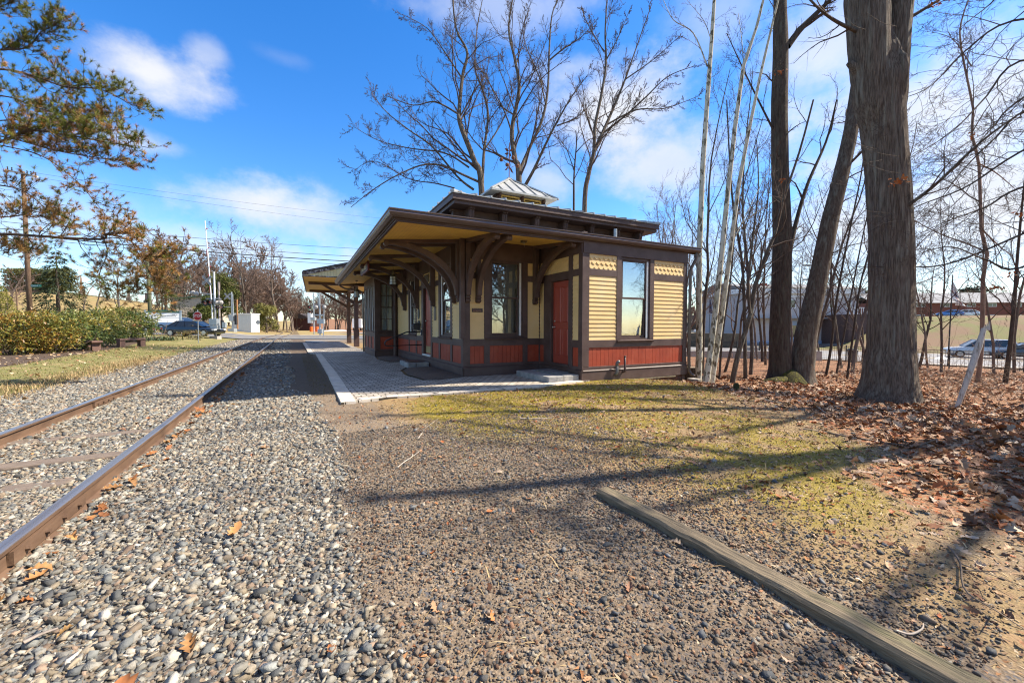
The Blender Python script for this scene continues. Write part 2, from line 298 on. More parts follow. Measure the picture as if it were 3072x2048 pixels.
# ------------------------------------------------------------------ roads and the paver path
def sheet(name, poly, mat, dz, step=None, kind='structure', thick=0):
    mb = MB(); P = [Vector((p[0], p[1], 0)) for p in poly]; n = len(P)
    vs = [(p.x, p.y, z1(p.x, p.y)+dz) for p in P]
    if thick: mb.add(vs+[(x, y, z-thick) for x, y, z in vs], [tuple(range(n))]+[(i, n+i, n+(i+1) % n, (i+1) % n) for i in range(n)])
    else: mb.add(vs, [tuple(range(n))])
    return tag(mb.build(name, mat), kind=kind)
ASPH = M('asphalt', (.125, .123, .12), (.165, .16, .155), sc=1.2, rough=.9, bump=.2, bsc=90, c3=(.13, .13, .135), sc3=.3)
def strip(name, d0, d1, r0, r1, mat, dz, n=40):      # road strip square to the line of sight, laid on the terrain
    V = []; F = []
    rs = np.linspace(r0, r1, n); ds = np.linspace(d0, d1, 5)
    for r in rs:
        for d in ds:
            x = r*math.cos(YAW)+d*math.sin(YAW); y = -r*math.sin(YAW)+d*math.cos(YAW); V.append((x, y, z1(x, y)+dz))
    for i in range(n-1):
        for j in range(4): F.append((i*5+j, (i+1)*5+j, (i+1)*5+j+1, i*5+j+1))
    o = MB().add(V, F).build(name, mat); return tag(o, kind='structure')
strip('road', 41, 55, -90, 8, ASPH, .05); strip('sidewalk', 55.5, 57, -60, -20.5, CONC, .09); strip('pavement', 55.5, 57.5, -15.5, 12, CONC, .07)
strip('parking_lot', 58, 120, -19, 60, ASPH, .045)
YEL = M('road_paint_yellow', (.55, .36, .04), (.45, .3, .04), rough=.8); WPA = M('road_paint_white', (.6, .6, .58), (.5, .5, .48), rough=.8)
strip('road_marking', 47.6, 47.75, -90, -21, YEL, .056); strip('road_marking', 47.9, 48.05, -90, -21, YEL, .056)
def street(name, q0, q1, p0, p1, mat, dz, n=50, nz=6):   # street on the right, parallel to the iron fence
    V = []; F = []
    for p in np.linspace(p0, p1, n):
        for q in np.linspace(q0, q1, nz):
            x = q*.89+p*.456; y = q*.456-p*.89; V.append((x, y, z1(x, y)+dz))
    for i in range(n-1):
        for j in range(nz-1): F.append((i*nz+j, i*nz+j+1, (i+1)*nz+j+1, (i+1)*nz+j))
    return tag(MB().add(V, F).build(name, mat), kind='structure')
LASPH = M('worn_asphalt', (.19, .185, .18), (.24, .23, .225), sc=.8, rough=.9, bump=.15, bsc=80)
street('street', 44, 61, -70, 60, LASPH, .06); street('sidewalk', 42.2, 43.9, -70, 60, CONC, .1); street('street_marking', 52.4, 52.5, -70, 60, YEL, .066); street('street_marking', 52.7, 52.8, -70, 60, YEL, .066)
# driveway past the end of the platform
sheet('driveway', [(.9, 37), (1.4, 34.6), (9, 30.5), (30, 24), (36, 30), (14, 40), (3.6, 42.5), (.9, 40.5)], ASPH, .05)
def paver_mat():
    m = M('grey_pavers', (.50, .445, .375), (.40, .355, .295), sc=3, rough=.85, bump=.2, bsc=70, c3=(.55, .485, .40), sc3=1.2); N = m.node_tree.nodes; K = m.node_tree.links; b = N['Principled BSDF']
    tc = N.new('ShaderNodeTexCoord'); br = N.new('ShaderNodeTexBrick'); br.inputs['Scale'].default_value = 1; br.inputs['Brick Width'].default_value = .22; br.inputs['Row Height'].default_value = .15; br.inputs['Mortar Size'].default_value = .011
    br.inputs['Color1'].default_value = (1, 1, 1, 1); br.inputs['Color2'].default_value = (.66, .65, .64, 1); br.inputs['Mortar'].default_value = (.10, .09, .075, 1); br.offset = .5; K.new(tc.outputs['Object'], br.inputs['Vector'])
    old = b.inputs['Base Color'].links[0].from_socket; x = N.new('ShaderNodeMix'); x.data_type = 'RGBA'; x.blend_type = 'MULTIPLY'; x.inputs[0].default_value = 1; K.new(old, x.inputs[6]); K.new(br.outputs['Color'], x.inputs[7]); K.new(x.outputs[2], b.inputs['Base Color'])
    bp = b.inputs['Normal'].links[0].from_node; b2 = N.new('ShaderNodeBump'); b2.invert = True; b2.inputs['Strength'].default_value = .8; b2.inputs['Distance'].default_value = .01; K.new(br.outputs['Fac'], b2.inputs['Height']); K.new(bp.outputs[0], b2.inputs['Normal']); K.new(b2.outputs[0], b.inputs['Normal'])
    return m
PAV = paver_mat(); EDGE = M('paver_edging', (.62, .545, .45), (.52, .45, .37), sc=5, rough=.85, bump=.3, bsc=60)
pw = [(.70, 7.5), (1.44, 7.66), (2.37, 7.58), (3.77, 7.52), (4.99, 7.62), (6.1, 7.78), (6.35, 7.84), (6.35, 9.9), (4.05, 9.95), (3.2, 9.62), (2.76, 9.72), (2.62, 11), (2.80, 12.3), (3.10, 12.9), (3.9, 13.1), (3.9, 15.0), (3.05, 15.2), (2.9, 16.6), (3.05, 18.0), (3.4, 18.0), (3.4, 36.2), (.62, 36.2), (.62, 22.3), (.9, 21.2), (.8, 12)]
mb = MB(); n = len(pw); vs = [(x, y, -.09) for x, y in pw]; mb.add(vs+[(x, y, -.3) for x, y, z in vs], [tuple(range(n))]+[(i, n+i, n+(i+1) % n, (i+1) % n) for i in range(n)])
tag(mb.build('path', PAV), kind='structure')
mb = MB()           # soldier-course edging along the track side and the near end
def course(p, q, wd, ln):
    p = Vector((*p, 0)); q = Vector((*q, 0)); L = (q-p).length; t = (q-p)/L; nn = Vector((t.y, -t.x, 0)); k = int(L/ln)
    for i in range(k):
        a = p+t*(i*ln+.006); b_ = p+t*((i+1)*ln-.006); h = -.083+random.uniform(-.004, .004)
        q4 = [a, b_, b_+nn*wd, a+nn*wd]; mb.add([(v.x, v.y, -.2) for v in q4]+[(v.x, v.y, h) for v in q4], [(4, 5, 6, 7), (0, 1, 5, 4), (1, 2, 6, 5), (2, 3, 7, 6), (3, 0, 4, 7)])
course((.70, 7.52), (.80, 12), .24, .16); course((.80, 12), (.9, 21.2), .24, .16); course((.62, 22.3), (.62, 36), .24, .16)
course((1.44, 7.66), (.95, 7.56), .2, .2); course((2.37, 7.58), (1.46, 7.66), .2, .22); course((3.77, 7.52), (2.38, 7.58), .2, .22); course((4.99, 7.62), (3.78, 7.52), .2, .22); course((6.1, 7.78), (5.0, 7.62), .2, .22)
tag(mb.build('path_edging', EDGE), kind='structure')
MULCH = M('bark_mulch', (.07, .05, .038), (.19, .135, .10), sc=40, rough=.95, bump=1, bsc=55)
def bed(poly):
    c = np.mean(poly, 0); V = [(x, y, -.085) for x, y in poly]+[(c[0]+(x-c[0])*.6, c[1]+(y-c[1])*.6, -.02) for x, y in poly]; n = len(poly)
    tag(MB().add(V, [(i, (i+1) % n, n+(i+1) % n, n+i) for i in range(n)]+[tuple(range(n, 2*n))]).build('mulch_bed', MULCH, smooth=True), kind='stuff')
bed([(2.82, 9.78), (3.2, 9.66), (3.98, 9.93), (3.98, 12.95), (3.15, 12.8), (2.86, 12.2), (2.70, 11)]); bed([(3.1, 15.3), (4.0, 15.15), (4.0, 17.95), (3.12, 17.9), (2.96, 16.6)])
# ------------------------------------------------------------------ the depot (local frame: a east, b north, z up, origin at the south-west corner of the wing)
PHI = rad(.894); DX, DY = 6.1485, 7.8815
depot = thing('train_station', 'small old wooden railway depot with cream clapboards, brown trim and red panels beside the track', 'train station', (DX, DY, 0), -PHI)
def dw(a, b, z=0): return (DX+a*math.cos(PHI)+b*math.sin(PHI), DY-a*math.sin(PHI)+b*math.cos(PHI), z)
class Face:
    def __init__(s, o, t, n, L): s.o = o; s.t = t; s.n = n; s.L = L
    def P(s, u, z, d): return (s.o[0]+s.t[0]*u+s.n[0]*d, s.o[1]+s.t[1]*u+s.n[1]*d, z)
    def box(s, mb, u0, u1, z0, z1, d0, d1): mb.box(u0, u1, d0, d1, z0, z1, T=lambda u, d, z: s.P(u, z, d))
FS = Face((0, 0), (1, 0), (0, -1), 3.6); FW = Face((0, 1.983), (0, -1), (-1, 0), 1.983)
BS = Face((-2.3, 1.983), (1, 0), (0, -1), 2.3); BW = Face((-2.3, 10.15), (0, -1), (-1, 0), 8.167)
TS = Face((-3.22, 10.15), (1, 0), (0, -1), .92); TW = Face((-3.22, 13.35), (0, -1), (-1, 0), 3.2)
ZB, ZT = .15, 3.47
def wall(F, opens, top, name='wall'):      # wall body behind the cladding, with real openings
    us = sorted({0, F.L, *[o[0] for o in opens], *[o[1] for o in opens]}); zs = sorted({-.35, top, *[o[2] for o in opens], *[o[3] for o in opens]}); mb = MB()
    for i in range(len(us)-1):
        for j in range(len(zs)-1):
            uc, zc = (us[i]+us[i+1])/2, (zs[j]+zs[j+1])/2
            if not any(o[0] < uc < o[1] and o[2] < zc < o[3] for o in opens): F.box(mb, us[i], us[i+1], zs[j], zs[j+1], -.13, -.012)
    return mb.build(name, BROWN, depot)
def clap(mb, F, u0, u1, z0, z1, ex=.103):
    mb = MB()
    n = max(1, round((z1-z0)/ex)); h = (z1-z0)/n
    for i in range(n):
        a = z0+i*h; j = random.uniform(-.001, .001)
        mb.prism([(a-.003, -.01), (a-.003, .021+j), (a+h+.004, .005), (a+h+.004, -.01)], u0, u1, lambda p, q, d: F.P(d, p, q))
    mb.build('clapboard_siding', CREAM, depot)
def scallop(mb, F, u0, u1, z0, z1, rows=3, w=.145):
    mb = MB()
    h = (z1-z0)/rows
    mb_w = u1-u0; F.box(mb, u0, u1, z0, z1, -.011, .002)
    for r in range(rows):
        top = z1-r*h; off = (r % 2)*w/2; k = int(mb_w/w)+2
        for i in range(-1, k):
            c = u0+off+i*w+w/2; l, rr = max(c-w/2+.002, u0), min(c+w/2-.002, u1)
            if rr-l < .02: continue
            pts = [(l, top), (l, top-h*.62)]
            for s in range(1, 8):
                x = c-w/2+w*s/8
                if l < x < rr: pts.append((x, top-h*.62-h*.45*math.sin(math.pi*s/8)))
            pts += [(rr, top-h*.62), (rr, top)]
            dd = .010
            n = len(pts)
            def zz(p): return max(p[1], z0-.0)
            back = [F.P(p[0], zz(p), .003) for p in pts]; fr = [F.P(p[0], zz(p), .004+.016*(top-zz(p))/h) for p in pts]
            mb.add(back+fr, [tuple(range(n, 2*n))]+[(q, (q+1) % n, n+(q+1) % n, n+q) for q in range(n)])
    mb.build('scalloped_shingles', CREAM, depot)
def boards(mb, F, u0, u1, z0, z1, w=.128):
    mb = MB()
    n = max(1, round((u1-u0)/w)); h = (u1-u0)/n
    for i in range(n): F.box(mb, u0+i*h+.003, u0+(i+1)*h-.003, z0, z1, -.011, .004+random.uniform(-.0015, .0015))
    mb.build('wainscot_panel', RED, depot)
sid, shg, pnl, trm = MB(), MB(), MB(), MB()
PL = .035
def stile(F, u0, u1, z0=.15, z1=2.98, d=.028): F.box(trm, u0, u1, z0, z1, -.011, d)
def rail(F, u0, u1, z0, z1, d=.024): F.box(trm, u0, u1, z0, z1, -.011, d)
def base(F, u0, u1, bottom=-.35):
    F.box(trm, u0, u1, bottom, .125, -.011, PL)
    trm.prism([(.125, -.011), (.125, PL+.012), (.138, PL+.012), (.165, .012), (.165, -.011)], u0, u1, lambda p, q, d: F.P(d, p, q))
    rail(F, u0, u1, .165, .235)
def bay(F, u0, u1, red=True, sd=True, top=2.97):
    if red: boards(pnl, F, u0, u1, .235, .70)
    if sd: clap(sid, F, u0, u1, .885, 2.455); scallop(shg, F, u0, u1, 2.62, top)
# windows -----------------------------------------------------------
SASHM = BROWN; ALU = M('aluminium_track', (.72, .73, .72), (.66, .67, .67), rough=.4, met=.2)
BLIND = M('window_blind', (.70, .72, .73), (.64, .66, .67), rough=.6)
CURT = M('white_curtain', (.75, .77, .78), (.6, .63, .66), sc=9, st=(6, 6, .3), rough=.9, lo=.3, hi=.7)
def window(F, u0, u1, z0, z1, blind=None, track='r', panes=(1, 2), sill=True, g=None):
    mb = MB(); t = .045
    F.box(mb, u0, u0+t, z0, z1, -.12, .004); F.box(mb, u1-t, u1, z0, z1, -.12, .004); F.box(mb, u0+t, u1-t, z1-t, z1, -.12, .004); F.box(mb, u0+t, u1-t, z0, z0+t, -.12, .004)
    wn_ = mb.build('window', BROWN, depot)
    zm = z0+(z1-z0)*.515; s = .042
    if panes == (1, 2):
        up, lo = MB(), MB()
        U0, U1 = u0+t, u1-t-(.055 if track == 'r' else 0); 
        if track == 'l': U0 += .055
        for q, a, b_, d in ((up, zm-.02, z1-t, -.05), (lo, z0+t, zm+.02, -.085)):
            ss = s if q is up else s+.012
            F.box(q, U0, U0+ss, a, b_, d, d+.03); F.box(q, U1-ss, U1, a, b_, d, d+.03); F.box(q, U0+ss, U1-ss, b_-s, b_, d, d+.03); F.box(q, U0+ss, U1-ss, a, a+s+(.03 if q is lo else 0), d, d+.03)
        up.build('sash', SASHM, wn_); lo.build('sash', SASHM, wn_)
        for a, b_, d in ((zm-.02+s, z1-t-s, -.037), (z0+t+s+.03, zm+.02-s, -.072)):
            p = MB(); F.box(p, U0+s, U1-s, a, b_, d, d+.004); p.build('pane', g or GLASS, wn_)
        tr = MB()
        if track == 'r': F.box(tr, U1+.004, u1-t, z0+t, z1-t, -.03, .0)
        else: F.box(tr, u0+t, U0-.004, z0+t, z1-t, -.03, .0)
        tr.build('jamb_track', ALU, wn_)
    else:
        nx, nz = panes; sa = MB(); U0, U1, Z0, Z1 = u0+t, u1-t, z0+t, z1-t
        for i in range(nx+1):
            x = U0+(U1-U0)*i/nx; hw = .02 if 0 < i < nx else .03; F.box(sa, max(U0, x-hw), min(U1, x+hw), Z0, Z1, -.06, -.03)
        for j in range(nz+1):
            zq = Z0+(Z1-Z0)*j/nz; hw = .022 if j == nz//2 else .012; F.box(sa, U0, U1, max(Z0, zq-hw), min(Z1, zq+hw), -.062, -.028)
        sa.build('sash', SASHM, wn_); p = MB(); F.box(p, U0, U1, Z0, Z1, -.05, -.046); p.build('pane', g or GLASS, wn_)
    if blind == 'slats':
        bl = MB(); k = int((z1-z0-.2)/.022)
        for i in range(k):
            q = z1-.06-i*.022; bl.prism([(q, -.165), (q+.003, -.165), (q-.014, -.150), (q-.017, -.150)], u0+t+.02, u1-t-.05, lambda p, q2, d: F.P(d, p, q2))
        F.box(bl, u0+t, u1-t, z0+.06, z0+.085, -.166, -.148); bl.build('blind', BLIND, wn_)
    if blind == 'curtain':
        cu = MB(); k = 26; vs = []
        for i in range(k+1):
            u = u0+t+(u1-u0-2*t)*i/k; d = -.2+.02*math.sin(i*1.9); vs += [F.P(u, z0, d), F.P(u, z1, d)]
        cu.add(vs, [(2*i, 2*i+2, 2*i+3, 2*i+1) for i in range(k)]); cu.build('curtain', CURT, wn_, smooth=True)
    if blind == 'vertical':
        bl = MB()
        for i in range(5): F.box(bl, u0+.30+i*.012, u0+.306+i*.012+.004, z0+.1, zm+.1, -.55-i*.02, -.46-i*.02)
        bl.build('blind', BLIND, wn_)
    if sill:
        sl_ = MB(); sl_.prism([(z0-.062, -.011), (z0-.062, .055), (z0-.012, .07), (z0+.004, .0), (z0+.004, -.1)], u0-.13, u1+.13, lambda p, q, d: F.P(d, p, q)); sl_.build('sill', BROWN2, wn_, bev=.004)
    return wn_
# wing, south wall
wall(FS, [(1.19, 2.18, .86, 2.95)], 3.42)
base(FS, 0, 3.635, -.125); stile(FS, 0, .18, .235); stile(FS, 3.46, 3.6, .235); stile(FS, 1.045, 1.19, .885); stile(FS, 2.18, 2.325, .885)
rail(FS, .18, 3.46, .70, .885); rail(FS, .18, 1.045, 2.455, 2.62); rail(FS, 2.325, 3.46, 2.455, 2.62); rail(FS, 0, 3.6, 2.98, 3.42, .036)
boards(pnl, FS, .18, 3.46, .235, .70)
for a, b_ in ((.18, 1.045), (2.325, 3.46)): bay(FS, a, b_, red=False, top=2.98)
window(FS, 1.19, 2.18, .875, 2.96, 'slats', 'r')
# wing, west wall with the red door (u = 1.983 - b)
B = lambda b: 1.983-b
wall(FW, [(B(1.36), B(.555), .24, 2.41)], 3.5)
base(FW, 0, 1.983+.035, -.125); stile(FW, B(.13), 1.983+.028, .235); stile(FW, B(1.73), B(1.36), .235, 2.62); stile(FW, B(.555), B(.38), .235); stile(FW, 0, .03, .235, 2.98, .012)
rail(FW, 0, B(1.73), .70, .885); rail(FW, B(.38), B(.13), .70, .885); rail(FW, .02, B(.38), 2.42, 2.62); rail(FW, B(.38), B(.13), 2.455, 2.62); rail(FW, 0, 1.983, 2.98, 3.47, .036)
boards(pnl, FW, .03, B(1.73), .235, .70); boards(pnl, FW, B(.38), B(.13), .235, .70)
clap(sid, FW, .03, B(1.73), .885, 2.42); clap(sid, FW, B(.38), B(.13), .885, 2.455); scallop(shg, FW, .03, B(.555), 2.62, 2.98); scallop(shg, FW, B(.38), B(.13), 2.62, 2.98)
def paneldoor(F, u0, u1, z0, z1, d, mat, label=None):
    mb = MB(); F.box(mb, u0, u1, z0, z1, d-.04, d); o = mb.build('door', mat, depot); W = u1-u0; H = z1-z0
    pm = MB()
    for (x0, x1) in ((.13, .45), (.55, .87)):
        for (y0, y1) in ((.10, .42), (.50, .93)):
            a0, a1, c0, c1 = u0+x0*W, u0+x1*W, z0+y0*H, z0+y1*H
            vs = [F.P(*p) for p in ((a0, c0, d+.001), (a1, c0, d+.001), (a1, c1, d+.001), (a0, c1, d+.001), (a0+.02, c0+.02, d+.012), (a1-.02, c0+.02, d+.012), (a1-.02, c1-.02, d+.012), (a0+.02, c1-.02, d+.012), (a0+.035, c0+.035, d-.006+.012), (a1-.035, c0+.035, d+.006), (a1-.035, c1-.035, d+.006), (a0+.035, c1-.035, d+.006))]
            pm.add(vs, [(0, 1, 5, 4), (1, 2, 6, 5), (2, 3, 7, 6), (3, 0, 4, 7), (4, 5, 9, 8), (5, 6, 10, 9), (6, 7, 11, 10), (7, 4, 8, 11), (8, 9, 10, 11)])
    pm.build('panel', mat, o); return o
NICK = M('satin_nickel', (.6, .57, .5), rough=.3, met=1)
dr = paneldoor(FW, B(1.35), B(.56), .25, 2.40, -.05, REDD)
for z in (1.2, 1.36):
    k = MB(); c = FW.P(B(1.285), z, -.05); k.disc((c[0]-.006, c[1], c[2]), (-1, 0, 0), .03, .012)
    if z < 1.3: k.tube([c, (c[0]-.05, c[1], z)], .011); k.lathe([(.001, -.026), (.02, -.02), (.027, 0), (.02, .02), (.001, .026)], 12, (c[0]-.06, c[1], z))
    k.build('handle' if z < 1.3 else 'deadbolt', NICK, dr, smooth=True)
th = MB(); FW.box(th, B(1.40), B(.52), .205, .245, -.1, .05); th.build('threshold', BROWN2, depot)
# bay, south wall
wall(BS, [(.735, 1.74, .92, 3.0)], 3.47)
base(BS, -.035, 2.3, -.125); stile(BS, -.028, .17, .235, 3.0, .03); stile(BS, .57, .735, .235); stile(BS, 1.74, 1.89, .235); stile(BS, 2.262, 2.3, .235, 2.98, .01)
for a, b_ in ((.17, .57), (1.89, 2.262)):
    rail(BS, a, b_, .70, .885); rail(BS, a, b_, 2.455, 2.62); bay(BS, a, b_)
rail(BS, .735, 1.74, .70, .86); boards(pnl, BS, .735, 1.74, .235, .70); rail(BS, 0, 2.3, 2.98, 3.46, .034)
window(BS, .735, 1.74, .92, 3.0, 'vertical', 'r')
# bay, west wall (u = 10.15 - b)
B = lambda b: 10.15-b
wall(BW, [(B(3.92), B(2.97), .92, 2.98), (B(5.8), B(4.93), .28, 2.50), (B(7.83), B(6.88), .92, 2.98)], 3.47)
base(BW, 0, 8.167+.035, -.125); stile(BW, B(2.12), 8.167+.028, .235, 3.0, .03)
for a, b_ in ((2.97, 2.82), (4.07, 3.92), (4.93, 4.76), (6.05, 5.8), (6.88, 6.73), (7.98, 7.83), (10.15, 10.0)): stile(BW, B(a) if a > b_ else B(b_), B(b_) if a > b_ else B(a), .235, 2.98)
for b0, b1 in ((2.12, 2.82), (4.07, 4.76), (6.05, 6.73), (7.98, 10.0)):
    rail(BW, B(b1), B(b0), .70, .885); rail(BW, B(b1), B(b0), 2.455, 2.62); bay(BW, B(b1), B(b0))
for b0, b1 in ((2.97, 3.92), (6.88, 7.83)): rail(BW, B(b1), B(b0), .70, .86); boards(pnl, BW, B(b1), B(b0), .235, .70)
rail(BW, B(5.8), B(4.93), 2.50, 2.62); scallop(shg, BW, B(5.8), B(4.93), 2.62, 2.97); rail(BW, 0, 8.167, 2.98, 3.46, .034)
for b0, b1 in ((2.97, 3.92), (6.88, 7.83)): window(BW, B(b1), B(b0), .92, 2.98, 'curtain' if b0 < 4 else None, 'l')
dr = paneldoor(BW, B(5.79), B(4.94), .29, 2.49, -.06, REDD)
kp = MB(); BW.box(kp, B(5.72), B(5.0), .33, .55, -.048, -.04); kp.build('kick_plate', M('brass_plate', (.42, .33, .16), rough=.45, met=.7), dr)
k = MB(); c = BW.P(B(5.70), 1.4, -.05); k.disc((c[0]-.01, c[1], c[2]), (-1, 0, 0), .032, .03); k.build('deadbolt', NICK, dr, smooth=True)
th = MB(); BW.box(th, B(5.85), B(4.88), .235, .285, -.12, .06); th.build('threshold', ALU, depot)
# ticket bay, south and west walls
wall(TS, [(.19, .77, 1.0, 3.06)], 3.40)
base(TS, -.035, .92, -.11); stile(TS, -.028, .19, .235, 3.06, .03); stile(TS, .77, .92, .235, 3.06); rail(TS, .19, .77, .76, 1.0, .026); boards(pnl, TS, .19, .77, .235, .76); rail(TS, 0, .92, 3.06, 3.40, .032)
window(TS, .19, .77, 1.0, 3.06, 'curtain', panes=(2, 4))
tw = [(.22+i*.985, .22+i*.985+.72) for i in range(3)]
wall(TW, [(a, b_, 1.0, 3.0) for a, b_ in tw], 3.40)
base(TW, 0, 3.235, -.11); stile(TW, -.0, .22, .235, 3.06); stile(TW, 2.91, 3.228, .235, 3.06, .03)
for i in range(2): stile(TW, tw[i][1], tw[i+1][0], .235, 3.06)
rail(TW, 0, 3.2, 3.06, 3.40, .032)
for a, b_ in tw: rail(TW, a, b_, .76, 1.0, .026); rail(TW, a, b_, 3.0, 3.06); boards(pnl, TW, a, b_, .235, .76); window(TW, a, b_, 1.0, 3.0, None, 'l')
pil = MB(); pil.lathe([(.10, -.1), (.10, .3), (.085, .32), (.085, .95), (.10, .97), (.10, 1.05), (.075, 1.1), (.075, 1.9), (.10, 1.95), (.1, 2.05), (.07, 2.1), (.07, 3.3)], 10, (-2.42, 10.03, 0)); pil.build('porch_post', BROWN, depot)
trm.build('trim', BROWN2, depot, bev=.003)
# hidden sides, floor, inside partition
mb = MB(); mb.box(3.48, 3.59, .0, 2.6, -.4, 3.4); mb.box(3.5, 4.3, 2.55, 2.65, -.4, 3.4); mb.box(4.2, 4.3, 2.65, 13.3, -.4, 3.4); mb.box(-3.2, 4.3, 13.25, 13.35, -.4, 3.4); mb.build('rear_wall', BROWN, depot)
PLAST = M('interior_plaster', (.55, .53, .48), (.5, .48, .43), rough=.9); mb = MB(); mb.box(-2.15, 4.15, 2.12, 13.2, .2, .26); mb.box(-3.08, -2.15, 10.3, 13.2, .2, .26); mb.box(.12, 3.45, .14, 2.2, .2, .26); mb.build('floor_boards', M('floor_wood', (.16, .10, .06), (.10, .06, .035), sc=6, st=(1, 12, 1), rough=.4), depot)
mb = MB(); mb.box(-.9, 3.4, 2.9, 3.0, .26, 3.3); mb.box(-2.1, .2, 9.4, 9.5, .26, 3.3); mb.box(.3, .4, 3.2, 9.2, .26, 3.3); mb.box(.13, 3.45, .15, 2.9, 3.28, 3.34); mb.box(-2.1, 4.1, 2.2, 13, 3.3, 3.36); mb.build('inner_wall', PLAST, depot)
BRICK = M('foundation_brick', (.27, .085, .05), (.20, .07, .045), sc=14, st=(1, 1, 3), rough=.9, bump=.6, bsc=30, c3=(.36, .27, .22), sc3=6)
mb = MB(); mb.box(.06, 3.56, .035, .3, -.7, -.125); mb.box(3.3, 3.56, .3, 3, -.7, -.125)
for r in range(4):
    for i in range(18):
        a = .05+i*.205+(r % 2)*.1
        if a < 3.4: mb.box(a, min(a+.195, 3.57), .012, .05, -.19-r*.07, -.19-r*.07+.06)
mb.build('foundation', BRICK, depot)
mb = MB(); mb.box(.15, 3.2, -.03, .03, -.165, -.128); mb.build('sill_board', M('bare_wood', (.28, .24, .16), (.18, .14, .09), sc=8, rough=.9), depot)
# soffits, roof, gutter ---------------------------------------------
def soffit(name, quad, axis):
    st = (1, 1, 1); m_ = M('soffit_yellow_'+axis, (.78, .49, .105), (.72, .44, .09), sc=2.3, rough=.55, bump=.1, c3=(.62, .37, .09), sc3=.9); N = m_.node_tree.nodes; K = m_.node_tree.links; b = N['Principled BSDF']
    tc = N.new('ShaderNodeTexCoord'); sp = N.new('ShaderNodeSeparateXYZ'); K.new(tc.outputs['Object'], sp.inputs[0]); md = N.new('ShaderNodeMath'); md.operation = 'PINGPONG'; K.new(sp.outputs[0 if axis == 'a' else 1], md.inputs[0]); md.inputs[1].default_value = .045
    cp = N.new('ShaderNodeMapRange'); cp.inputs[1].default_value = 0; cp.inputs[2].default_value = .003; K.new(md.outputs[0], cp.inputs[0]); old = b.inputs['Base Color'].links[0].from_socket
    x = N.new('ShaderNodeMix'); x.data_type = 'RGBA'; K.new(cp.outputs[0], x.inputs[0]); x.inputs[6].default_value = (.25, .14, .03, 1); K.new(old, x.inputs[7]); K.new(x.outputs[2], b.inputs['Base Color'])
    n = len(quad); return MB().add(list(quad)+[(a, b_, z+.02) for a, b_, z in quad], [tuple(range(n))[::-1], tuple(range(n, 2*n))]+[(i, (i+1) % n, n+(i+1) % n, n+i) for i in range(n)]).build(name, m_, depot)
EB = 13.75
soffit('soffit', [(-4.4, -.02, 3.25), (-2.2, 2.05, 3.465), (.02, 2.05, 3.465), (.02, -.02, 3.25)], 'b')
soffit('soffit', [(-4.4, -.02, 3.25), (-4.4, EB-.02, 3.25), (-2.2, EB-.02, 3.465), (-2.2, 2.05, 3.465)], 'a')
ROOFM = M('dark_roof_shingle', (.055, .055, .058), (.09, .09, .092), sc=14, rough=.9, bump=.6, bsc=60)
mb = MB(); UP = (-2.0, 4.25, 2.65, 9.45)
A, Bq, Cq, Dq = (-4.42, -.04, 3.40), (3.9, -.04, 3.40), (3.9, 2.65, 3.98), (-2.0, 2.65, 3.98); t = .06
def slab(q):
    n = len(q); return mb.add(list(q)+[(a, b_, z-t) for a, b_, z in q], [tuple(range(n)), tuple(range(n, 2*n))[::-1]]+[(i, n+i, n+(i+1) % n, (i+1) % n) for i in range(n)])
slab([A, Bq, Cq, Dq]); slab([A, Dq, (-2.0, EB-2.3, 3.98), (-4.42, EB, 3.40)]); slab([(-4.42, EB, 3.4), (-2, EB-2.3, 3.98), (4.25, EB-2.3, 3.98), (5.6, EB, 3.4)]); slab([(4.25, 2.65, 3.98), (5.6, 2.2, 3.42), (5.6, EB, 3.4), (4.25, EB-2.3, 3.98)]); slab([(-2.0, 9.45, 3.98), (4.25, 9.45, 3.98), (4.25, EB-2.3, 3.985), (-2, EB-2.3, 3.985)])
roof = mb.build('roof', ROOFM, depot)
# fascia behind the gutter and moulding
mb = MB(); mb.box(-4.43, 3.92, -.045, -.02, 3.245, 3.385); mb.box(-4.43, -4.40, -.02, EB, 3.245, 3.385); mb.box(-4.40, -2.3, EB-.03, EB, 3.245, 3.395); mb.box(-4.40, .0, -.02, .03, 3.215, 3.25); mb.box(-4.40, -4.35, .03, EB-.03, 3.215, 3.25); mb.build('fascia', BROWN, depot)
GUT = M('brown_aluminium', (.075, .05, .04), (.09, .06, .05), sc=3, rough=.28, spec=.6)
prof = [(0, 3.40), (0, 3.285), (-.05, 3.272), (-.10, 3.30), (-.118, 3.345), (-.112, 3.385), (-.128, 3.40), (-.128, 3.418), (-.105, 3.418), (-.1, 3.39), (-.09, 3.31), (-.05, 3.29), (-.012, 3.30), (-.012, 3.40)]
mb = MB(); n = len(prof)       # mitred K-style gutter: south run then west run
secs = [[(3.98, -.046+d, z) for d, z in prof], [(-4.43+d, -.046+d, z) for d, z in prof], [(-4.43+d, EB+.02, z) for d, z in prof]]
vs = sum(secs, []); mb.add(vs, [(s*n+i, s*n+(i+1) % n, (s+1)*n+(i+1) % n, (s+1)*n+i) for s in range(2) for i in range(n)]+[tuple(range(n)), tuple(range(2*n, 3*n))[::-1]])
gut = mb.build('gutter', GUT, depot)
def downspout(pts, name='downspout'):
    mb = MB(); mb.tube(pts, .042, 8); return mb.build(name, GUT, depot)
downspout([(3.86, -.10, 3.28), (3.86, -.10, 3.18), (3.83, -.09, 3.08), (3.72, -.06, 2.88), (3.68, -.055, 2.78), (3.68, -.055, 1.4), (3.68, -.055, .12), (3.685, -.06, -.02), (3.72, -.10, -.12), (3.78, -.17, -.17)])
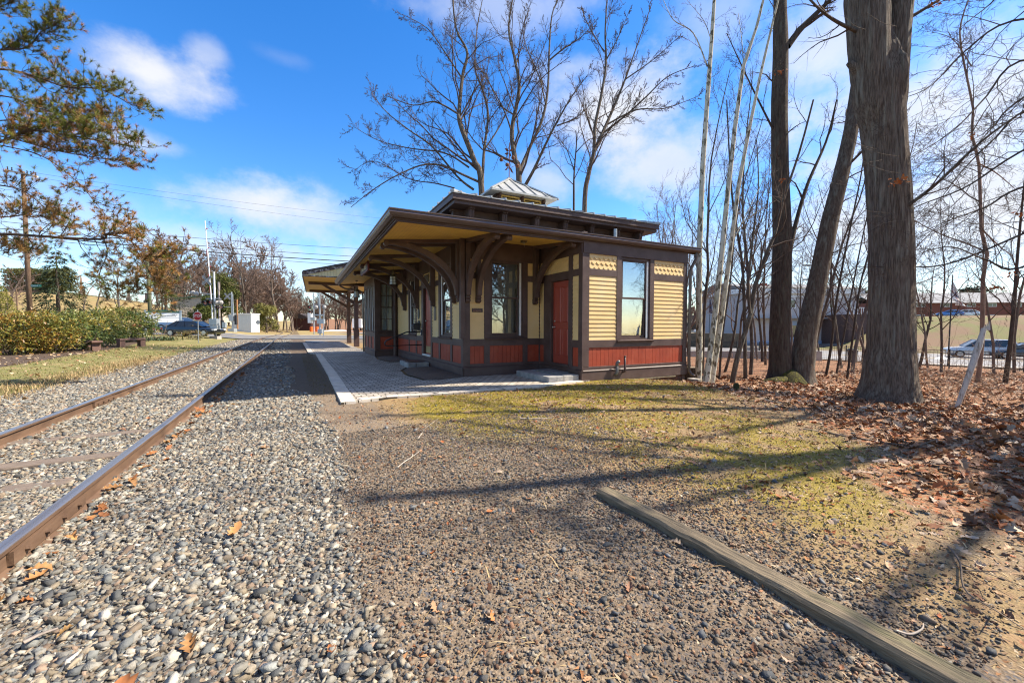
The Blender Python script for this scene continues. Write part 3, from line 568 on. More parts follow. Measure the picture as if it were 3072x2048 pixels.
downspout([(-4.36, EB-.1, 3.27), (-4.3, EB-.1, 3.16), (-4.1, EB-.1, 3.06), (-3.5, EB-.15, 3.0), (-3.32, EB-.2, 2.9), (-3.29, EB-.25, 2.7), (-3.28, EB-.27, 1.2), (-3.28, EB-.27, -.05)])
# upper storey, corbels, eaves, seamed roof
a0, a1, b0, b1 = UP
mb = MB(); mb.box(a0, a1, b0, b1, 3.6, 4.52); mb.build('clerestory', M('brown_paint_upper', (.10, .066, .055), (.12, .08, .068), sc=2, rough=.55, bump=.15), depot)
mb = MB(); o = .44; mb.box(a0-o, a1+o, b0-o, b1+o, 4.40, 4.46); mb.box(a0-o-.03, a1+o+.03, b0-o-.03, b0-o, 4.40, 4.50); mb.box(a0-o-.03, a0-o, b0-o, b1+o, 4.40, 4.50)
mb.box(a0-o-.09, a1+o+.09, b0-o-.09, b0-o-.03, 4.49, 4.64); mb.box(a0-o-.09, a0-o-.03, b0-o-.03, b1+o, 4.49, 4.64); mb.box(a1+o, a1+o+.06, b0-o, b1+o, 4.40, 4.64); mb.box(a0-o, a1+o, b1+o, b1+o+.06, 4.4, 4.64); mb.build('cornice', M('brown_paint_cornice', (.085, .055, .046), (.11, .072, .06), sc=1.5, rough=.5, bump=.1), depot, bev=.006)  # cornice paint, a slightly lighter brown than the trim
METAL = M('standing_seam_metal', (.40, .405, .38), (.34, .345, .33), sc=1.6, rough=.42, met=.35, spec=.5, c3=(.46, .45, .42), sc3=3)
e0, e1, f0, f1 = a0-o-.12, a1+o+.12, b0-o-.12, b1+o+.12; tp = 5.42; c0, c1, d0, d1 = .14, 2.06, 5.2, 7.0
mb = MB(); vs = [(e0, f0, 4.66), (e1, f0, 4.66), (e1, f1, 4.66), (e0, f1, 4.66), (c0, d0, tp), (c1, d0, tp), (c1, d1, tp), (c0, d1, tp)]
mb.add(vs+[(e0, f0, 4.64), (e1, f0, 4.64), (e1, f1, 4.64), (e0, f1, 4.64)], [(0, 1, 5, 4), (1, 2, 6, 5), (2, 3, 7, 6), (3, 0, 4, 7), (4, 5, 6, 7), (0, 8, 9, 1), (1, 9, 10, 2), (2, 10, 11, 3), (3, 11, 8, 0), (8, 11, 10, 9)]); ur = mb.build('upper_roof', METAL, depot)
mb = MB()
def seam(p, q, w=.02, h=.045):
    p, q = Vector(p), Vector(q); t_ = (q-p).normalized(); sd = Vector((0, 0, 1)).cross(t_).normalized()*w; up = Vector((0, 0, h)); mb.add([p-sd, p+sd, p+sd+up, p-sd+up, q-sd, q+sd, q+sd+up, q-sd+up], [(0, 1, 2, 3), (4, 7, 6, 5), (0, 4, 5, 1), (1, 5, 6, 2), (2, 6, 7, 3), (3, 7, 4, 0)])
for i in range(17):
    a = e0+.25+(e1-e0-.5)*i/16; tt = min(1, (a-e0)/(c0-e0)) if a < c0 else min(1, (e1-a)/(e1-c1)); seam((a, f0-.01, 4.66), (a, f0+(d0-f0)*tt, 4.66+(tp-4.66)*tt))
for i in range(16):
    b_ = f0+.25+(f1-f0-.5)*i/15; tt = min(1, (b_-f0)/(d0-f0)) if b_ < d0 else min(1, (f1-b_)/(f1-d1)); seam((e0-.01, b_, 4.66), (e0+(c0-e0)*tt, b_, 4.66+(tp-4.66)*tt))
for p, q in (((e0, f0, 4.66), (c0, d0, tp)), ((e1, f0, 4.66), (c1, d0, tp)), ((e0, f1, 4.66), (c0, d1, tp))): seam(p, q, .05, .06)
mb.build('roof_seams', METAL, ur)
def corbel(F, u):
    mb = MB(); pts = [(4.40, 0), (4.40, .34), (4.345, .34), (4.335, .30)]+[(4.335-.33*math.sin(t_*math.pi/2)*1., .30-.24*(1-math.cos(t_*math.pi/2))*1.0) for t_ in (.15, .3, .45, .6, .75, .9, 1)]+[(3.98, .08), (3.95, .05), (3.93, 0)]
    pts = [(4.40, 0), (4.40, .36), (4.35, .36), (4.34, .31)]
    for i in range(1, 9): tt = i/8*math.pi/2; pts.append((4.34-.36*math.sin(tt)*.98, .10+.21*math.cos(tt)))
    pts += [(3.94, .10), (3.92, .07), (3.92, 0)]
    for x0, x1, sc in ((-.075, .075, 1), (-.05, -.02, 1.045), (.02, .05, 1.045)):
        mb.prism([(p, q*sc) for p, q in pts], u+x0, u+x1, lambda p, q, d: F.P(d, p, q))
    mb.build('corbel', BROWN2, depot)
US = Face((a0, b0), (1, 0), (0, -1), a1-a0); UW = Face((a0, b1), (0, -1), (-1, 0), b1-b0)
for a in (-1.92, -.93, .12, 1.12, 2.13, 3.18, 4.17): corbel(US, a-a0)
for i in range(7): corbel(UW, .12+i*1.09)
# cupola
KC = (1.10, 6.1); mb = MB(); hw = 1.0; mb.box(KC[0]-hw, KC[0]+hw, KC[1]-hw, KC[1]+hw, 4.9, 5.30); 
for s in (-1, 0, 1):
    mb.box(KC[0]+s*(hw-.09)-.09, KC[0]+s*(hw-.09)+.09, KC[1]-hw, KC[1]-hw+.12, 5.30, 5.86); mb.box(KC[0]-hw, KC[0]-hw+.12, KC[1]+s*(hw-.12)-.09, KC[1]+s*(hw-.12)+.09, 5.30, 5.86); mb.box(KC[0]+hw-.12, KC[0]+hw, KC[1]+s*(hw-.12)-.09, KC[1]+s*(hw-.12)+.09, 5.30, 5.86)
mb.box(KC[0]-hw, KC[0]+hw, KC[1]-hw+.02, KC[1]-hw+.1, 5.835, 5.87); mb.box(KC[0]-hw, KC[0]-hw+.1, KC[1]-hw, KC[1]+hw, 5.74, 5.87); mb.box(KC[0]+hw-.1, KC[0]+hw, KC[1]-hw, KC[1]+hw, 5.74, 5.87); mb.box(KC[0]-hw+.2, KC[0]+hw-.2, KC[1]-hw+.25, KC[1]+hw, 5.3, 5.86)
cup = mb.build('cupola', BROWN, depot)
mb = MB()
for s in (-1, 1):
    x0 = KC[0]+(-.82 if s < 0 else .09); x1 = KC[0]+(-.09 if s < 0 else .82); y = KC[1]-hw-.01
    mb.box(x0, x1, y, y+.05, 5.79, 5.84); mb.box(x0, x1, y, y+.05, 5.68, 5.725); mb.box(x0, x1, y, y+.04, 5.32, 5.38); mb.box(x0, x0+.05, y, y+.04, 5.38, 5.79); mb.box(x1-.05, x1, y, y+.04, 5.38, 5.79)
    for k_ in range(5): q = 5.41+k_*.07; mb.add([(x0+.05, y, q), (x1-.05, y, q), (x1-.05, y+.06, q+.06), (x0+.05, y+.06, q+.06), (x0+.05, y, q+.012), (x1-.05, y, q+.012), (x1-.05, y+.06, q+.072), (x0+.05, y+.06, q+.072)], [(0, 1, 2, 3), (4, 7, 6, 5), (0, 4, 5, 1)])
mb.build('louvre_vent', M('yellow_louvre_paint', (.58, .42, .14), (.5, .36, .11), rough=.5), cup)
mb = MB(); hh = 1.36; pk = 6.82; zb = 5.87
mb.add([(KC[0]-hh, KC[1]-hh, zb), (KC[0]+hh, KC[1]-hh, zb), (KC[0]+hh, KC[1]+hh, zb), (KC[0]-hh, KC[1]+hh, zb), (KC[0], KC[1], pk)], [(0, 1, 4), (1, 2, 4), (2, 3, 4), (3, 0, 4), (0, 3, 2, 1)])
mb.box(KC[0]-hh, KC[0]+hh, KC[1]-hh-.012, KC[1]-hh, zb-.03, zb+.03); mb.box(KC[0]-hh-.012, KC[0]-hh, KC[1]-hh, KC[1]+hh, zb-.03, zb+.03); mb.box(KC[0]-.09, KC[0]+.09, KC[1]-.09, KC[1]+.09, pk-.1, pk+.03); cr = mb.build('cupola_roof', METAL, cup)
mb = MB()
for i in range(1, 6):
    x = KC[0]-hh+2*hh*i/6; tt = 1-abs(x-KC[0])/hh; seam((x, KC[1]-hh-.01, zb), (x, KC[1]-hh+hh*tt, zb+(pk-zb)*tt)); seam((KC[0]+x*0-hh-.01, KC[1]+x-KC[0], zb), (KC[0]-hh+hh*tt, KC[1]+x-KC[0], zb+(pk-zb)*tt))
for sx, sy in ((-1, -1), (1, -1), (-1, 1), (1, 1)): seam((KC[0]+sx*hh, KC[1]+sy*hh, zb), (KC[0], KC[1], pk), .045, .05)
mb.build('roof_seams', METAL, cup)
mb = MB()
for s in (-.9, 0, .9): mb.box(KC[0]+s-.03, KC[0]+s+.03, KC[1]-hw-.14, KC[1]-hw, 5.77, 5.87)
mb.build('rafter_tails', BROWN2, cup)
# brackets ----------------------------------------------------------
def bracket(o, n, depth=1.9):       # o on the wall (a,b), n outward
    mb = MB(); T = lambda p, q, d: (o[0]+n[0]*p-n[1]*d, o[1]+n[1]*p+n[0]*d, q); w_ = .062
    sof = lambda p: 3.463-.0975*p-.006
    mb.prism([(.02, 1.98), (.02, 3.40), (.17, 3.38), (.17, 2.02), (.13, 1.97)], -w_*.9, w_*.9, T)                  # wall post
    mb.prism([(.02, 1.86), (.02, 1.98), (.16, 1.98), (.16, 1.95), (.125, 1.93), (.155, 1.90), (.15, 1.865), (.115, 1.84), (.075, 1.85), (.06, 1.82)], -w_, w_, T)   # pendant scroll
    mb.prism([(.02, sof(.02)-.10), (.02, sof(.02)), (depth, sof(depth)), (depth+.03, sof(depth)-.05), (depth, sof(depth)-.09)], -w_, w_, T)    # arm
    x0, z0_, zt = .15, 2.02, 3.20; ou, inn = [], []
    for i in range(15):
        t_ = i/14*math.pi/2; px = x0+(depth-.05-x0)*(1-math.cos(t_)); pz = z0_+(zt-z0_)*math.sin(t_); thk = .062+.022*math.sin(t_*2)
        tx, tzv = (depth-x0)*math.sin(t_)+.02, (zt-z0_)*math.cos(t_); l = math.hypot(tx, tzv); nx, nz = -tzv/l, tx/l
        ou.append((px+nx*thk*(1 if i else .2), min(pz+nz*thk, sof(px)-.02))); inn.append((px-nx*thk*.7, pz-nz*thk*.7))
    mb.prism(inn+ou[::-1], -w_, w_, T)
    mb.prism([(depth-.05+.062*math.cos(k_*math.pi/6)+.03, 3.175+.062*math.sin(k_*math.pi/6)) for k_ in range(12)], -w_*1.02, w_*1.02, T)
    mb.build('bracket', BROWN2, depot, bev=.006)
for b_ in (2.06, 2.52, 4.46, 6.42, 8.36): bracket((-2.3, b_), (-1, 0), 1.93)
for a in (-2.22, -1.92, -.2): bracket((a, 1.983), (0, -1), 1.86)
mb = MB(); mb.box(-2.42, -2.30, 1.86, 1.99, .9, 3.45); mb.build('corner_post', BROWN2, depot, bev=.008)
# pipes on the sunny end wall, vent on the roof
PIPE = M('dark_iron_pipe', (.05, .03, .028), (.09, .06, .055), sc=12, rough=.5)
mb = MB(); mb.tube([(1.0, -.05, .02), (1.0, -.10, .03), (1.0, -.11, .08), (1.0, -.11, .28)], .035, 10); mb.tube([(1.0, -.11, .23), (1.0, -.11, .30), (1.03, -.12, .335), (1.06, -.13, .34)], .042, 10); mb.build('vent_pipe', M('grey_pipe', (.12, .12, .12), (.2, .2, .2), rough=.45), depot, smooth=True)
mb = MB(); mb.tube([(1.24, -.04, .06), (1.27, -.10, .07), (1.27, -.10, .13), (1.27, -.10, .47)], .026, 10); mb.tube([(1.27, -.10, .45), (1.27, -.10, .475)], .034, 10); mb.build('vent_pipe', PIPE, depot, smooth=True)
mb = MB(); mb.tube([(2.05, 1.2, 3.6), (2.05, 1.2, 4.02)], .05, 12); mb.build('roof_vent', GALV, roof)
# ------------------------------------------------------------------ things fixed to or standing by the depot
def child(name, mb, mat, root, **k): return mb.build(name, mat, root, **k)
def lantern(a, b, ztop, label):
    t_ = thing('hanging_lantern', label, 'lantern', dw(a, b, ztop), -PHI, 'lanterns under the eaves')
    mb = MB(); mb.lathe([(.06, -.0), (.06, -.02), (.02, -.03)], 10); mb.tube([(0, 0, -.02), (0, 0, -.30)], .006, 5); child('chain', mb, BLACK, t_)
    mb = MB(); mb.lathe([(.02, -.28), (.03, -.30), (.035, -.36), (.05, -.38), (.05, -.42), (.10, -.46), (.105, -.48)], 6); child('cap', mb, M('aged_bronze', (.10, .085, .05), (.14, .12, .07), rough=.5, met=.4), t_)
    G = M('lantern_glass', (.62, .62, .52), (.5, .5, .42), rough=.25, spec=.5); mb = MB(); mb.lathe([(.098, -.49), (.118, -.75)], 6); child('glass_shade', mb, G, t_)
    mb = MB()
    for k_ in range(6):
        an = k_*math.pi/3; an2 = an+math.pi/6; c_, s_ = math.cos(an), math.sin(an); mb.tube([(.1*c_, .1*s_, -.485), (.121*c_, .121*s_, -.755)], .007, 4); c_, s_ = math.cos(an2)*.866, math.sin(an2)*.866; mb.tube([(.102*c_, .102*s_, -.49), (.121*c_, .121*s_, -.75)], .005, 4)
    for zq, r in ((-.49, .102), (-.58, .109), (-.67, .115), (-.755, .124)):
        p = [(r*math.cos(k_*math.pi/3), r*math.sin(k_*math.pi/3), zq) for k_ in range(7)]; mb.tube(p, .006, 4, caps=False)
    child('cage', mb, BLACK, t_)
lantern(-3.28, 6.0, 3.36, 'metal cage lantern hanging over the walk between the brackets'); lantern(-3.72, 12.2, 3.31, 'metal cage lantern hanging at the far end of the eave by the downspout')
t_ = thing('ceiling_light', 'small square light base with bare wires on the yellow soffit', 'light fixture', dw(-1.07, 1.0, 3.352)); mb = MB(); mb.box(-.06, .06, -.06, .06, -.05, 0); child('base', mb, M('old_bronze', (.12, .10, .06), rough=.5), t_); mb = MB(); mb.tube([(0, 0, -.05), (.01, 0, -.12)], .004, 4); mb.tube([(.02, 0, -.05), (.02, .01, -.15)], .003, 4); child('wire', mb, NICK, t_)
# station name board
t_ = thing('station_sign', 'maroon framed station name board hanging from the eave above the walk', 'sign', dw(-4.12, 6.45, 3.12), -PHI)
MAR = M('maroon_paint', (.13, .022, .02), (.10, .018, .016), rough=.5); mb = MB(); mb.box(-.03, .03, -.86, .86, -.15, .15); child('frame', mb, MAR, t_, bev=.008); mb = MB(); mb.box(-.034, -.031, -.80, .80, -.10, .10); child('board', mb, M('board_brown', (.10, .06, .04), rough=.6), t_)
text('FORESTVILLE', .19, M('sign_cream', (.75, .68, .5), rough=.6), t_, (-.037, 0, 0), (0, -1, 0), (0, 0, 1), sx=.98)
mb = MB(); mb.tube([(0, -.6, .15), (0, -.6, .19)], .006, 5); mb.tube([(0, .6, .15), (0, .6, .19)], .006, 5); child('hook', mb, BLACK, t_)
# plaques
def plaque(F, u, z, w_, h, label, lines, name='plaque', mt=None, tm=None, ts=.04):
    mb = MB(); F.box(mb, u-w_/2, u+w_/2, z-h/2, z+h/2, .022, .034); o = mb.build(name, mt, None, bev=.003); o.location = (DX, DY, 0); o.rotation_euler = (0, 0, -PHI); tag(o, label, 'plaque')
    for i, s in enumerate(lines): text(s, ts, tm, o, F.P(u, z+h*(.5-(i+.5)/len(lines))*.8, .0348), (F.t[0], F.t[1], 0), (0, 0, 1))
    return o
PLQ = M('plaque_black', (.018, .02, .025), rough=.4); COP = M('copper_letters', (.55, .28, .17), rough=.5)
plaque(BS, .375, 1.64, .30, .10, 'small black plaque with copper lettering on the cream boards of the bay', ['PRIVATE PROPERTY', 'NO TRESPASSING'], 'notice_plaque', PLQ, COP, .031)
mb = MB(); BW.box(mb, 10.15-4.42-.10, 10.15-4.42+.10, 1.40, 1.84, .022, .036)
o = mb.build('notice_plaque', M('plaque_bronze', (.16, .13, .09), (.10, .08, .055), sc=40, rough=.45), None, bev=.004); o.location = (DX, DY, 0); o.rotation_euler = (0, 0, -PHI); tag(o, 'tall narrow bronze plaque right of the red door facing the track', 'plaque')
mb = MB(); BW.box(mb, 10.15-5.62, 10.15-5.12, 2.66, 2.92, .022, .04); o = mb.build('name_plaque', M('plaque_dark', (.07, .06, .05), (.11, .09, .07), sc=30, rough=.5), None, bev=.004); o.location = (DX, DY, 0); o.rotation_euler = (0, 0, -PHI); tag(o, 'dark rectangular plaque over the door among the scalloped shingles', 'plaque')
mb = MB(); c = BW.P(10.15-6.42, 1.66, .03); mb.disc((0, 0, 0), (1, 0, 0), .5, .02, 24); mb.v = [(c[0]+x, c[1]+y*.24, c[2]+z*.38) for x, y, z in mb.v]; o = mb.build('oval_plaque', M('plaque_green', (.035, .04, .04), (.06, .065, .06), sc=30, rough=.5), None); o.location = (DX, DY, 0); o.rotation_euler = (0, 0, -PHI); tag(o, 'dark oval plaque above the mailbox', 'plaque')
# mailbox, handrail, key box, dangling gourd-like ornament in window
t_ = thing('mailbox', 'dark wall mailbox with scalloped back plate beside the depot door', 'mailbox', dw(-2.33, 6.36, 1.12), -PHI); DKP = M('dark_grey_plastic', (.05, .046, .045), (.07, .065, .06), rough=.6)
mb = MB(); mb.prism([(-.17, -.06), (.17, -.06), (.19, .2), (.12, .26), (.06, .3), (-.06, .3), (-.12, .26), (-.19, .2)], 0, .02, lambda p, q, d: (-d, p, q)); child('back_plate', mb, DKP, t_); mb = MB(); mb.prism([(.02, -.02), (.20, -.02), (.24, .13), (.16, .2), (.02, .22)], -.14, .14, lambda p, q, d: (-p, d, q)); child('box', mb, DKP, t_, bev=.01)
t_ = thing('handrail', 'black bent pipe handrail at the step of the depot door', 'handrail', dw(-2.34, 6.0, 0), -PHI); mb = MB(); mb.tube([(0, 0, 1.02), (-.5, 0, 1.02), (-.56, 0, 1.0), (-1.18, -.0, .74), (-1.24, 0, .66), (-1.22, 0, .58), (-1.14, 0, .56), (0, 0, .58)], .022, 8); child('rail', mb, BLACK, t_, smooth=True)
t_ = thing('key_box', 'small blue and black lock box hanging on the door jamb', 'lock box', dw(-2.36, 5.86, 1.02), -PHI); mb = MB(); mb.box(-.04, .0, -.045, .045, -.12, .08); child('body', mb, M('blue_black_plastic', (.03, .05, .09), (.02, .03, .05), rough=.4), t_, bev=.012); mb = MB(); mb.tube([(-.02, -.03, .08), (-.02, -.03, .16), (-.02, 0, .19), (-.02, .03, .16), (-.02, .03, .08)], .007, 6); child('shackle', mb, NICK, t_); mb = MB(); mb.box(-.043, -.04, -.03, .03, -.08, -.01); child('label_plate', mb, WHITE, t_)
def steps(name, label, blocks):
    t2 = thing(name, label, 'step', dw(blocks[0][0], blocks[0][2], -.1), -PHI)
    mb = MB(); a_, b_ = blocks[0][0], blocks[0][2]
    for x0, x1, y0, y1, z0, z1_ in blocks: mb.box(x0-a_, x1-a_, y0-b_, y1-b_, z0+.1, z1_+.1)
    child('slab', mb, STONE, t2, bev=.018); return t2
t2 = steps('stone_step', 'rough grey stone slab step below the red side door', [(-.95, -.52, .02, 1.62, -.13, .045), (-.51, -.06, .04, .42, -.13, .05), (-.51, -.06, .43, 1.60, -.13, .052)])
mb = MB(); mb.box(.40, .84, .38, 1.3, .153, .185); child('flagstone', mb, M('dark_flagstone', (.19, .19, .19), (.13, .13, .135), sc=6, rough=.9, bump=.8, bsc=14), t2, bev=.012)
t2 = steps('stone_step', 'low grey block step in front of the door facing the track', [(-3.05, -2.78, 4.95, 5.5, -.13, .05), (-3.05, -2.78, 5.51, 6.2, -.13, .06), (-2.77, -2.36, 4.97, 5.6, -.13, .05), (-2.77, -2.36, 5.61, 6.2, -.13, .055)])
o = MB().box(-2.98, -2.45, 5.15, 6.05, .062, .075).build('door_mat', M('worn_mat', (.16, .085, .06), (.09, .05, .04), sc=20, rough=.95, bump=.5), None); o.location = (DX, DY, 0); o.rotation_euler = (0, 0, -PHI); tag(o, 'worn reddish brown mat lying on the block step', 'door mat')
# rusty garden stake ornament on the cupola
RUST = M('rusty_iron', (.16, .06, .03), (.10, .04, .022), sc=20, rough=.85)
t_ = thing('roof_ornament', 'rusty iron flower finial on top of the cupola', 'finial', dw(KC[0], KC[1], 6.84), -PHI); mb = MB(); mb.tube([(0, 0, 0), (.01, 0, .7), (.02, 0, 1.35)], .016, 6); child('rod', mb, RUST, t_)
for i, (x, z, y) in enumerate(((-.33, .66, 0), (-.13, .47, -.1), (.12, .78, -.1), (.36, .55, 0))):
    mb = MB(); mb.tube([(0, 0, .35), (x*.3, y, .35+(z-.35)*.5), (x*.75, y, z*.98), (x, y, z-.02)], .008, 5); mb.lathe([(.01, -.08), (.06, -.06), (.075, 0), (.05, .05), (.01, .07)], 9, (x, y, z)); child('flower', mb, RUST, t_)
for sx, z0_, z1_ in ((-1, .45, .28), (1, .45, .22), (-1, 1.02, 1.1), (1, 1.05, 1.14), (-1, .95, .9), (.5, .95, .86)):
    mb = MB(); mb.add([(0, 0, z0_), (sx*.09, -.03, (z0_+z1_)/2+.04), (sx*.2, 0, z1_), (sx*.09, .03, (z0_+z1_)/2-.05), (sx*.09, 0, (z0_+z1_)/2-.02)], [(0, 1, 4), (1, 2, 4), (2, 3, 4), (3, 0, 4)]); child('leaf', mb, RUST, t_)
# ------------------------------------------------------------------ platform canopy beyond the depot
CA = rad(2.3); cx0, cy0 = .5, 25.5
can = thing('platform_canopy', 'open wooden platform canopy on heavy brown posts beyond the depot', 'canopy', (cx0, cy0, 0), -CA)
Wc, Lc = 6.2, 12.; zc = 3.98
mb = MB(); mb.prism([(0, zc+.22), (Wc/2, zc+1.02), (Wc, zc+.22), (Wc, zc+.30), (Wc/2, zc+1.12), (0, zc+.30)], -.08, Lc, lambda p, q, d: (p, d, q)); child('roof', mb, ROOFM, can)
mb = MB(); mb.prism([(-.0, zc+.0), (Wc, zc+.0), (Wc, zc+.06), (0, zc+.06)], -.03, .02, lambda p, q, d: (p, d, q))
for s in (0, 1): mb.prism([(0, zc+.05), (0, zc+.22), (Wc/2, zc+1.02), (Wc/2, zc+.84)] if s == 0 else [(Wc, zc+.05), (Wc, zc+.22), (Wc/2, zc+1.02), (Wc/2, zc+.84)], -.04, 0, lambda p, q, d: (p, d, q))
mb.box(-.03, .02, 0, Lc, zc-.02, zc+.25); mb.box(Wc-.02, Wc+.03, 0, Lc, zc-.02, zc+.25); child('fascia', mb, M('peeling_brown_paint', (.10, .06, .048), (.075, .045, .036), sc=3, rough=.6, c3=(.6, .56, .5), sc3=4.5), can)
mb = MB()
for i in range(40):
    p0, p1 = .05+i*.152, .05+i*.152+.146
    if p1 < Wc-.1:
        h = lambda p: zc+.16+.80*(1-abs(p-Wc/2)/(Wc/2))-.02
        mb.prism([(p0, zc+.06), (p1, zc+.06), (p1, h(p1)), (p0, h(p0))], 0, .02, lambda p, q, d: (p, d, q))
child('gable', mb, M('pale_yellow_paint', (.68, .56, .30), (.6, .48, .24), rough=.6), can)
mb = MB()
for i in range(60): mb.box(.03, Wc-.03, .05+i*.199, .05+i*.199+.193, zc+.0, zc+.03)
child('ceiling', mb, M('canopy_yellow', (.70, .47, .11), (.62, .41, .09), sc=3, rough=.6), can)
for y in (3.0, 9.3):
    mb = MB(); x = 3.02; mb.box(x-.13, x+.13, y-.13, y+.13, 1.0, zc); mb.box(x-.165, x+.165, y-.165, y+.165, -.2, 1.0); child('post', mb, BROWN2, can, bev=.012)
    mb = MB(); mb.box(.25, Wc-.25, y-.10, y+.10, zc-.17, zc-.002); child('beam', mb, BROWN2, can, bev=.01)
    for s in (-1, 1):
        mb = MB(); mb.prism([(x+s*.12, 2.62), (x+s*.12, 2.86), (x+s*1.75, zc-.16), (x+s*2.05, zc-.16)], y-.075, y+.075, lambda p, q, d: (p, d, q)); child('brace', mb, BROWN2, can)
    mb = MB()
    for s in (-1, 1): mb.prism([(y+s*.12, 2.75), (y+s*.12, 2.95), (y+s*.95, zc-.02), (y+s*1.15, zc-.02)], x-.07, x+.07, lambda p, q, d: (d, p, q))
    child('brace', mb, BROWN2, can)
mb = MB(); mb.box(2.9, 3.14, .3, Lc-.3, zc-.2, zc-.003); child('beam', mb, BROWN2, can)
# ------------------------------------------------------------------ rails, ties, timber
RAILS = M('rail_steel', (.15, .09, .055), (.10, .058, .036), sc=8, rough=.7, bump=.3, st=(1, .3, 1)); RTOP = M('rail_running_face', (.36, .33, .32), (.25, .21, .19), sc=3, st=(8, .15, 1), rough=.26, met=.75)
def curve_x(y): return np.interp(y, [-20, 45, 55, 70, 90, 110, 125, 140], [0, .0, .35, 1.1, 1.2, -.6, -4, -9])
def railthing(x, label, joints):
    t2 = thing('rail', label, 'rail', (x, 0, 0), 0, 'rails of the single track'); ys = list(np.arange(-6, 50, 2.0))+list(np.arange(50, 141, 3.))
    def sweep(prof, name, mat):
        n = len(prof); vs = []; 
        for y in ys: vs += [(p+float(curve_x(y)), y, q) for p, q in prof]
        MB().add(vs, [(i*n+j, i*n+(j+1) % n, (i+1)*n+(j+1) % n, (i+1)*n+j) for i in range(len(ys)-1) for j in range(n)]+[tuple(range(n))]).build(name, mat, t2)
    sweep([(-.07, -.172), (.07, -.172), (.07, -.160), (.012, -.135), (.009, -.05), (.034, -.034), (.035, -.012), (-.035, -.012), (-.034, -.034), (-.009, -.05), (-.012, -.135), (-.07, -.160)], 'web', RAILS)
    sweep([(.035, -.0125), (.035, -.006), (.027, 0), (-.027, 0), (-.035, -.006), (-.035, -.0125)], 'running_face', RTOP)
    for y in joints:
        for s in (-1, 1):
            mb = MB(); mb.box(s*.012 if s > 0 else -.04, .04 if s > 0 else -.012, y-.45, y+.45, -.125, -.048)
            for k_ in range(4): mb.tube([(s*.04, y-.33+k_*.22, -.085), (s*.062, y-.33+k_*.22, -.085)], .016, 6)
            child('joint_bar', mb, RAILS, t2)
railthing(-1.4446, 'rust flanked steel rail nearest the platform with a bolted joint', [3.75]); railthing(-2.9496, 'rust flanked steel rail nearest the lawn', [9.6])
TIE = M('weathered_tie', (.22, .17, .13), (.13, .10, .08), sc=9, st=(1, 9, 3), rough=.95, bump=.6, bsc=20)
tl = ['weathered wooden tie showing between the stones in the left corner', 'weathered wooden tie half buried, the second one up from the corner', 'grey wooden tie barely showing between the rails, third from the corner']
for i in range(3):
    y = [4.95, 5.75, 6.9][i]; o = MB().box(-3.5, [-1.75, -1.6, -1.5][i], y-.10, y+.10, -.32, [-.136, -.131, -.139][i]).build('railroad_tie', TIE, None, bev=.015); tag(o, tl[i], 'railroad tie', 'ties of the track')
TIMB = M('weathered_timber', (.20, .155, .10), (.10, .08, .054), sc=16, st=(3.5, .25, 2), rough=.95, bump=.9, bsc=26, c3=(.16, .15, .07), sc3=1.8)
mb = MB(); n = 24; random.seed(4)
for i in range(n):      # one long squared timber, slightly worn
    pass
ys = np.linspace(2.5, -.9, 40); vs = []
for i, y in enumerate(ys):
    x = 2.155+.022*math.sin((y-.2)*1.1)+.004*math.sin(i*1.35); wv = .068+random.uniform(-.004, .004); h = -.066+random.uniform(-.004, .004)
    vs += [(x-wv, y, -.2), (x+wv, y, -.2), (x+wv, y, h-.016), (x+wv-.02, y, h), (x+.01, y, h-.004*(i % 3)), (x-wv+.018, y, h), (x-wv, y, h-.018)]
MBt = MB().add(vs, [(i*7+j, i*7+(j+1) % 7, (i+1)*7+(j+1) % 7, (i+1)*7+j) for i in range(39) for j in range(7)]+[tuple(range(7))[::-1], tuple(range(39*7, 40*7))])
tag(MBt.build('landscape_timber', TIMB), 'long weathered squared timber lying along the gravel path', 'timber')
# ------------------------------------------------------------------ trees
def bark(name, c, c2, st=(6, 6, .9), c3=None, sc3=1.5, bump=1., bsc=9, sc=5):
    return M(name, c, c2, sc=sc, st=st, rough=.95, bump=bump, bsc=bsc, c3=c3, sc3=sc3, spec=.1, bd=.06)
B_GREY = bark('bark_grey', (.16, .125, .10), (.085, .066, .052), c3=(.21, .20, .165), sc3=2.2)
B_DARK = bark('bark_dark', (.115, .088, .07), (.055, .041, .033), c3=(.13, .12, .09), sc3=2.5)
B_TWIG = M('twig_bark', (.11, .08, .066), (.065, .047, .039), sc=6, rough=.9, spec=.1)
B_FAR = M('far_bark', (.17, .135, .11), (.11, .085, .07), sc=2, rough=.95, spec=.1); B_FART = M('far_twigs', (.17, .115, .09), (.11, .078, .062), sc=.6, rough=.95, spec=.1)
B_PALE = M('sycamore_bark', (.50, .47, .38), (.13, .11, .075), sc=9, st=(1, 1, .45), det=4, rough=.9, lo=.54, hi=.57, bump=.3, spec=.1, c3=(.30, .28, .2), sc3=5)
def unit(v): return v/(np.linalg.norm(v)+1e-9)
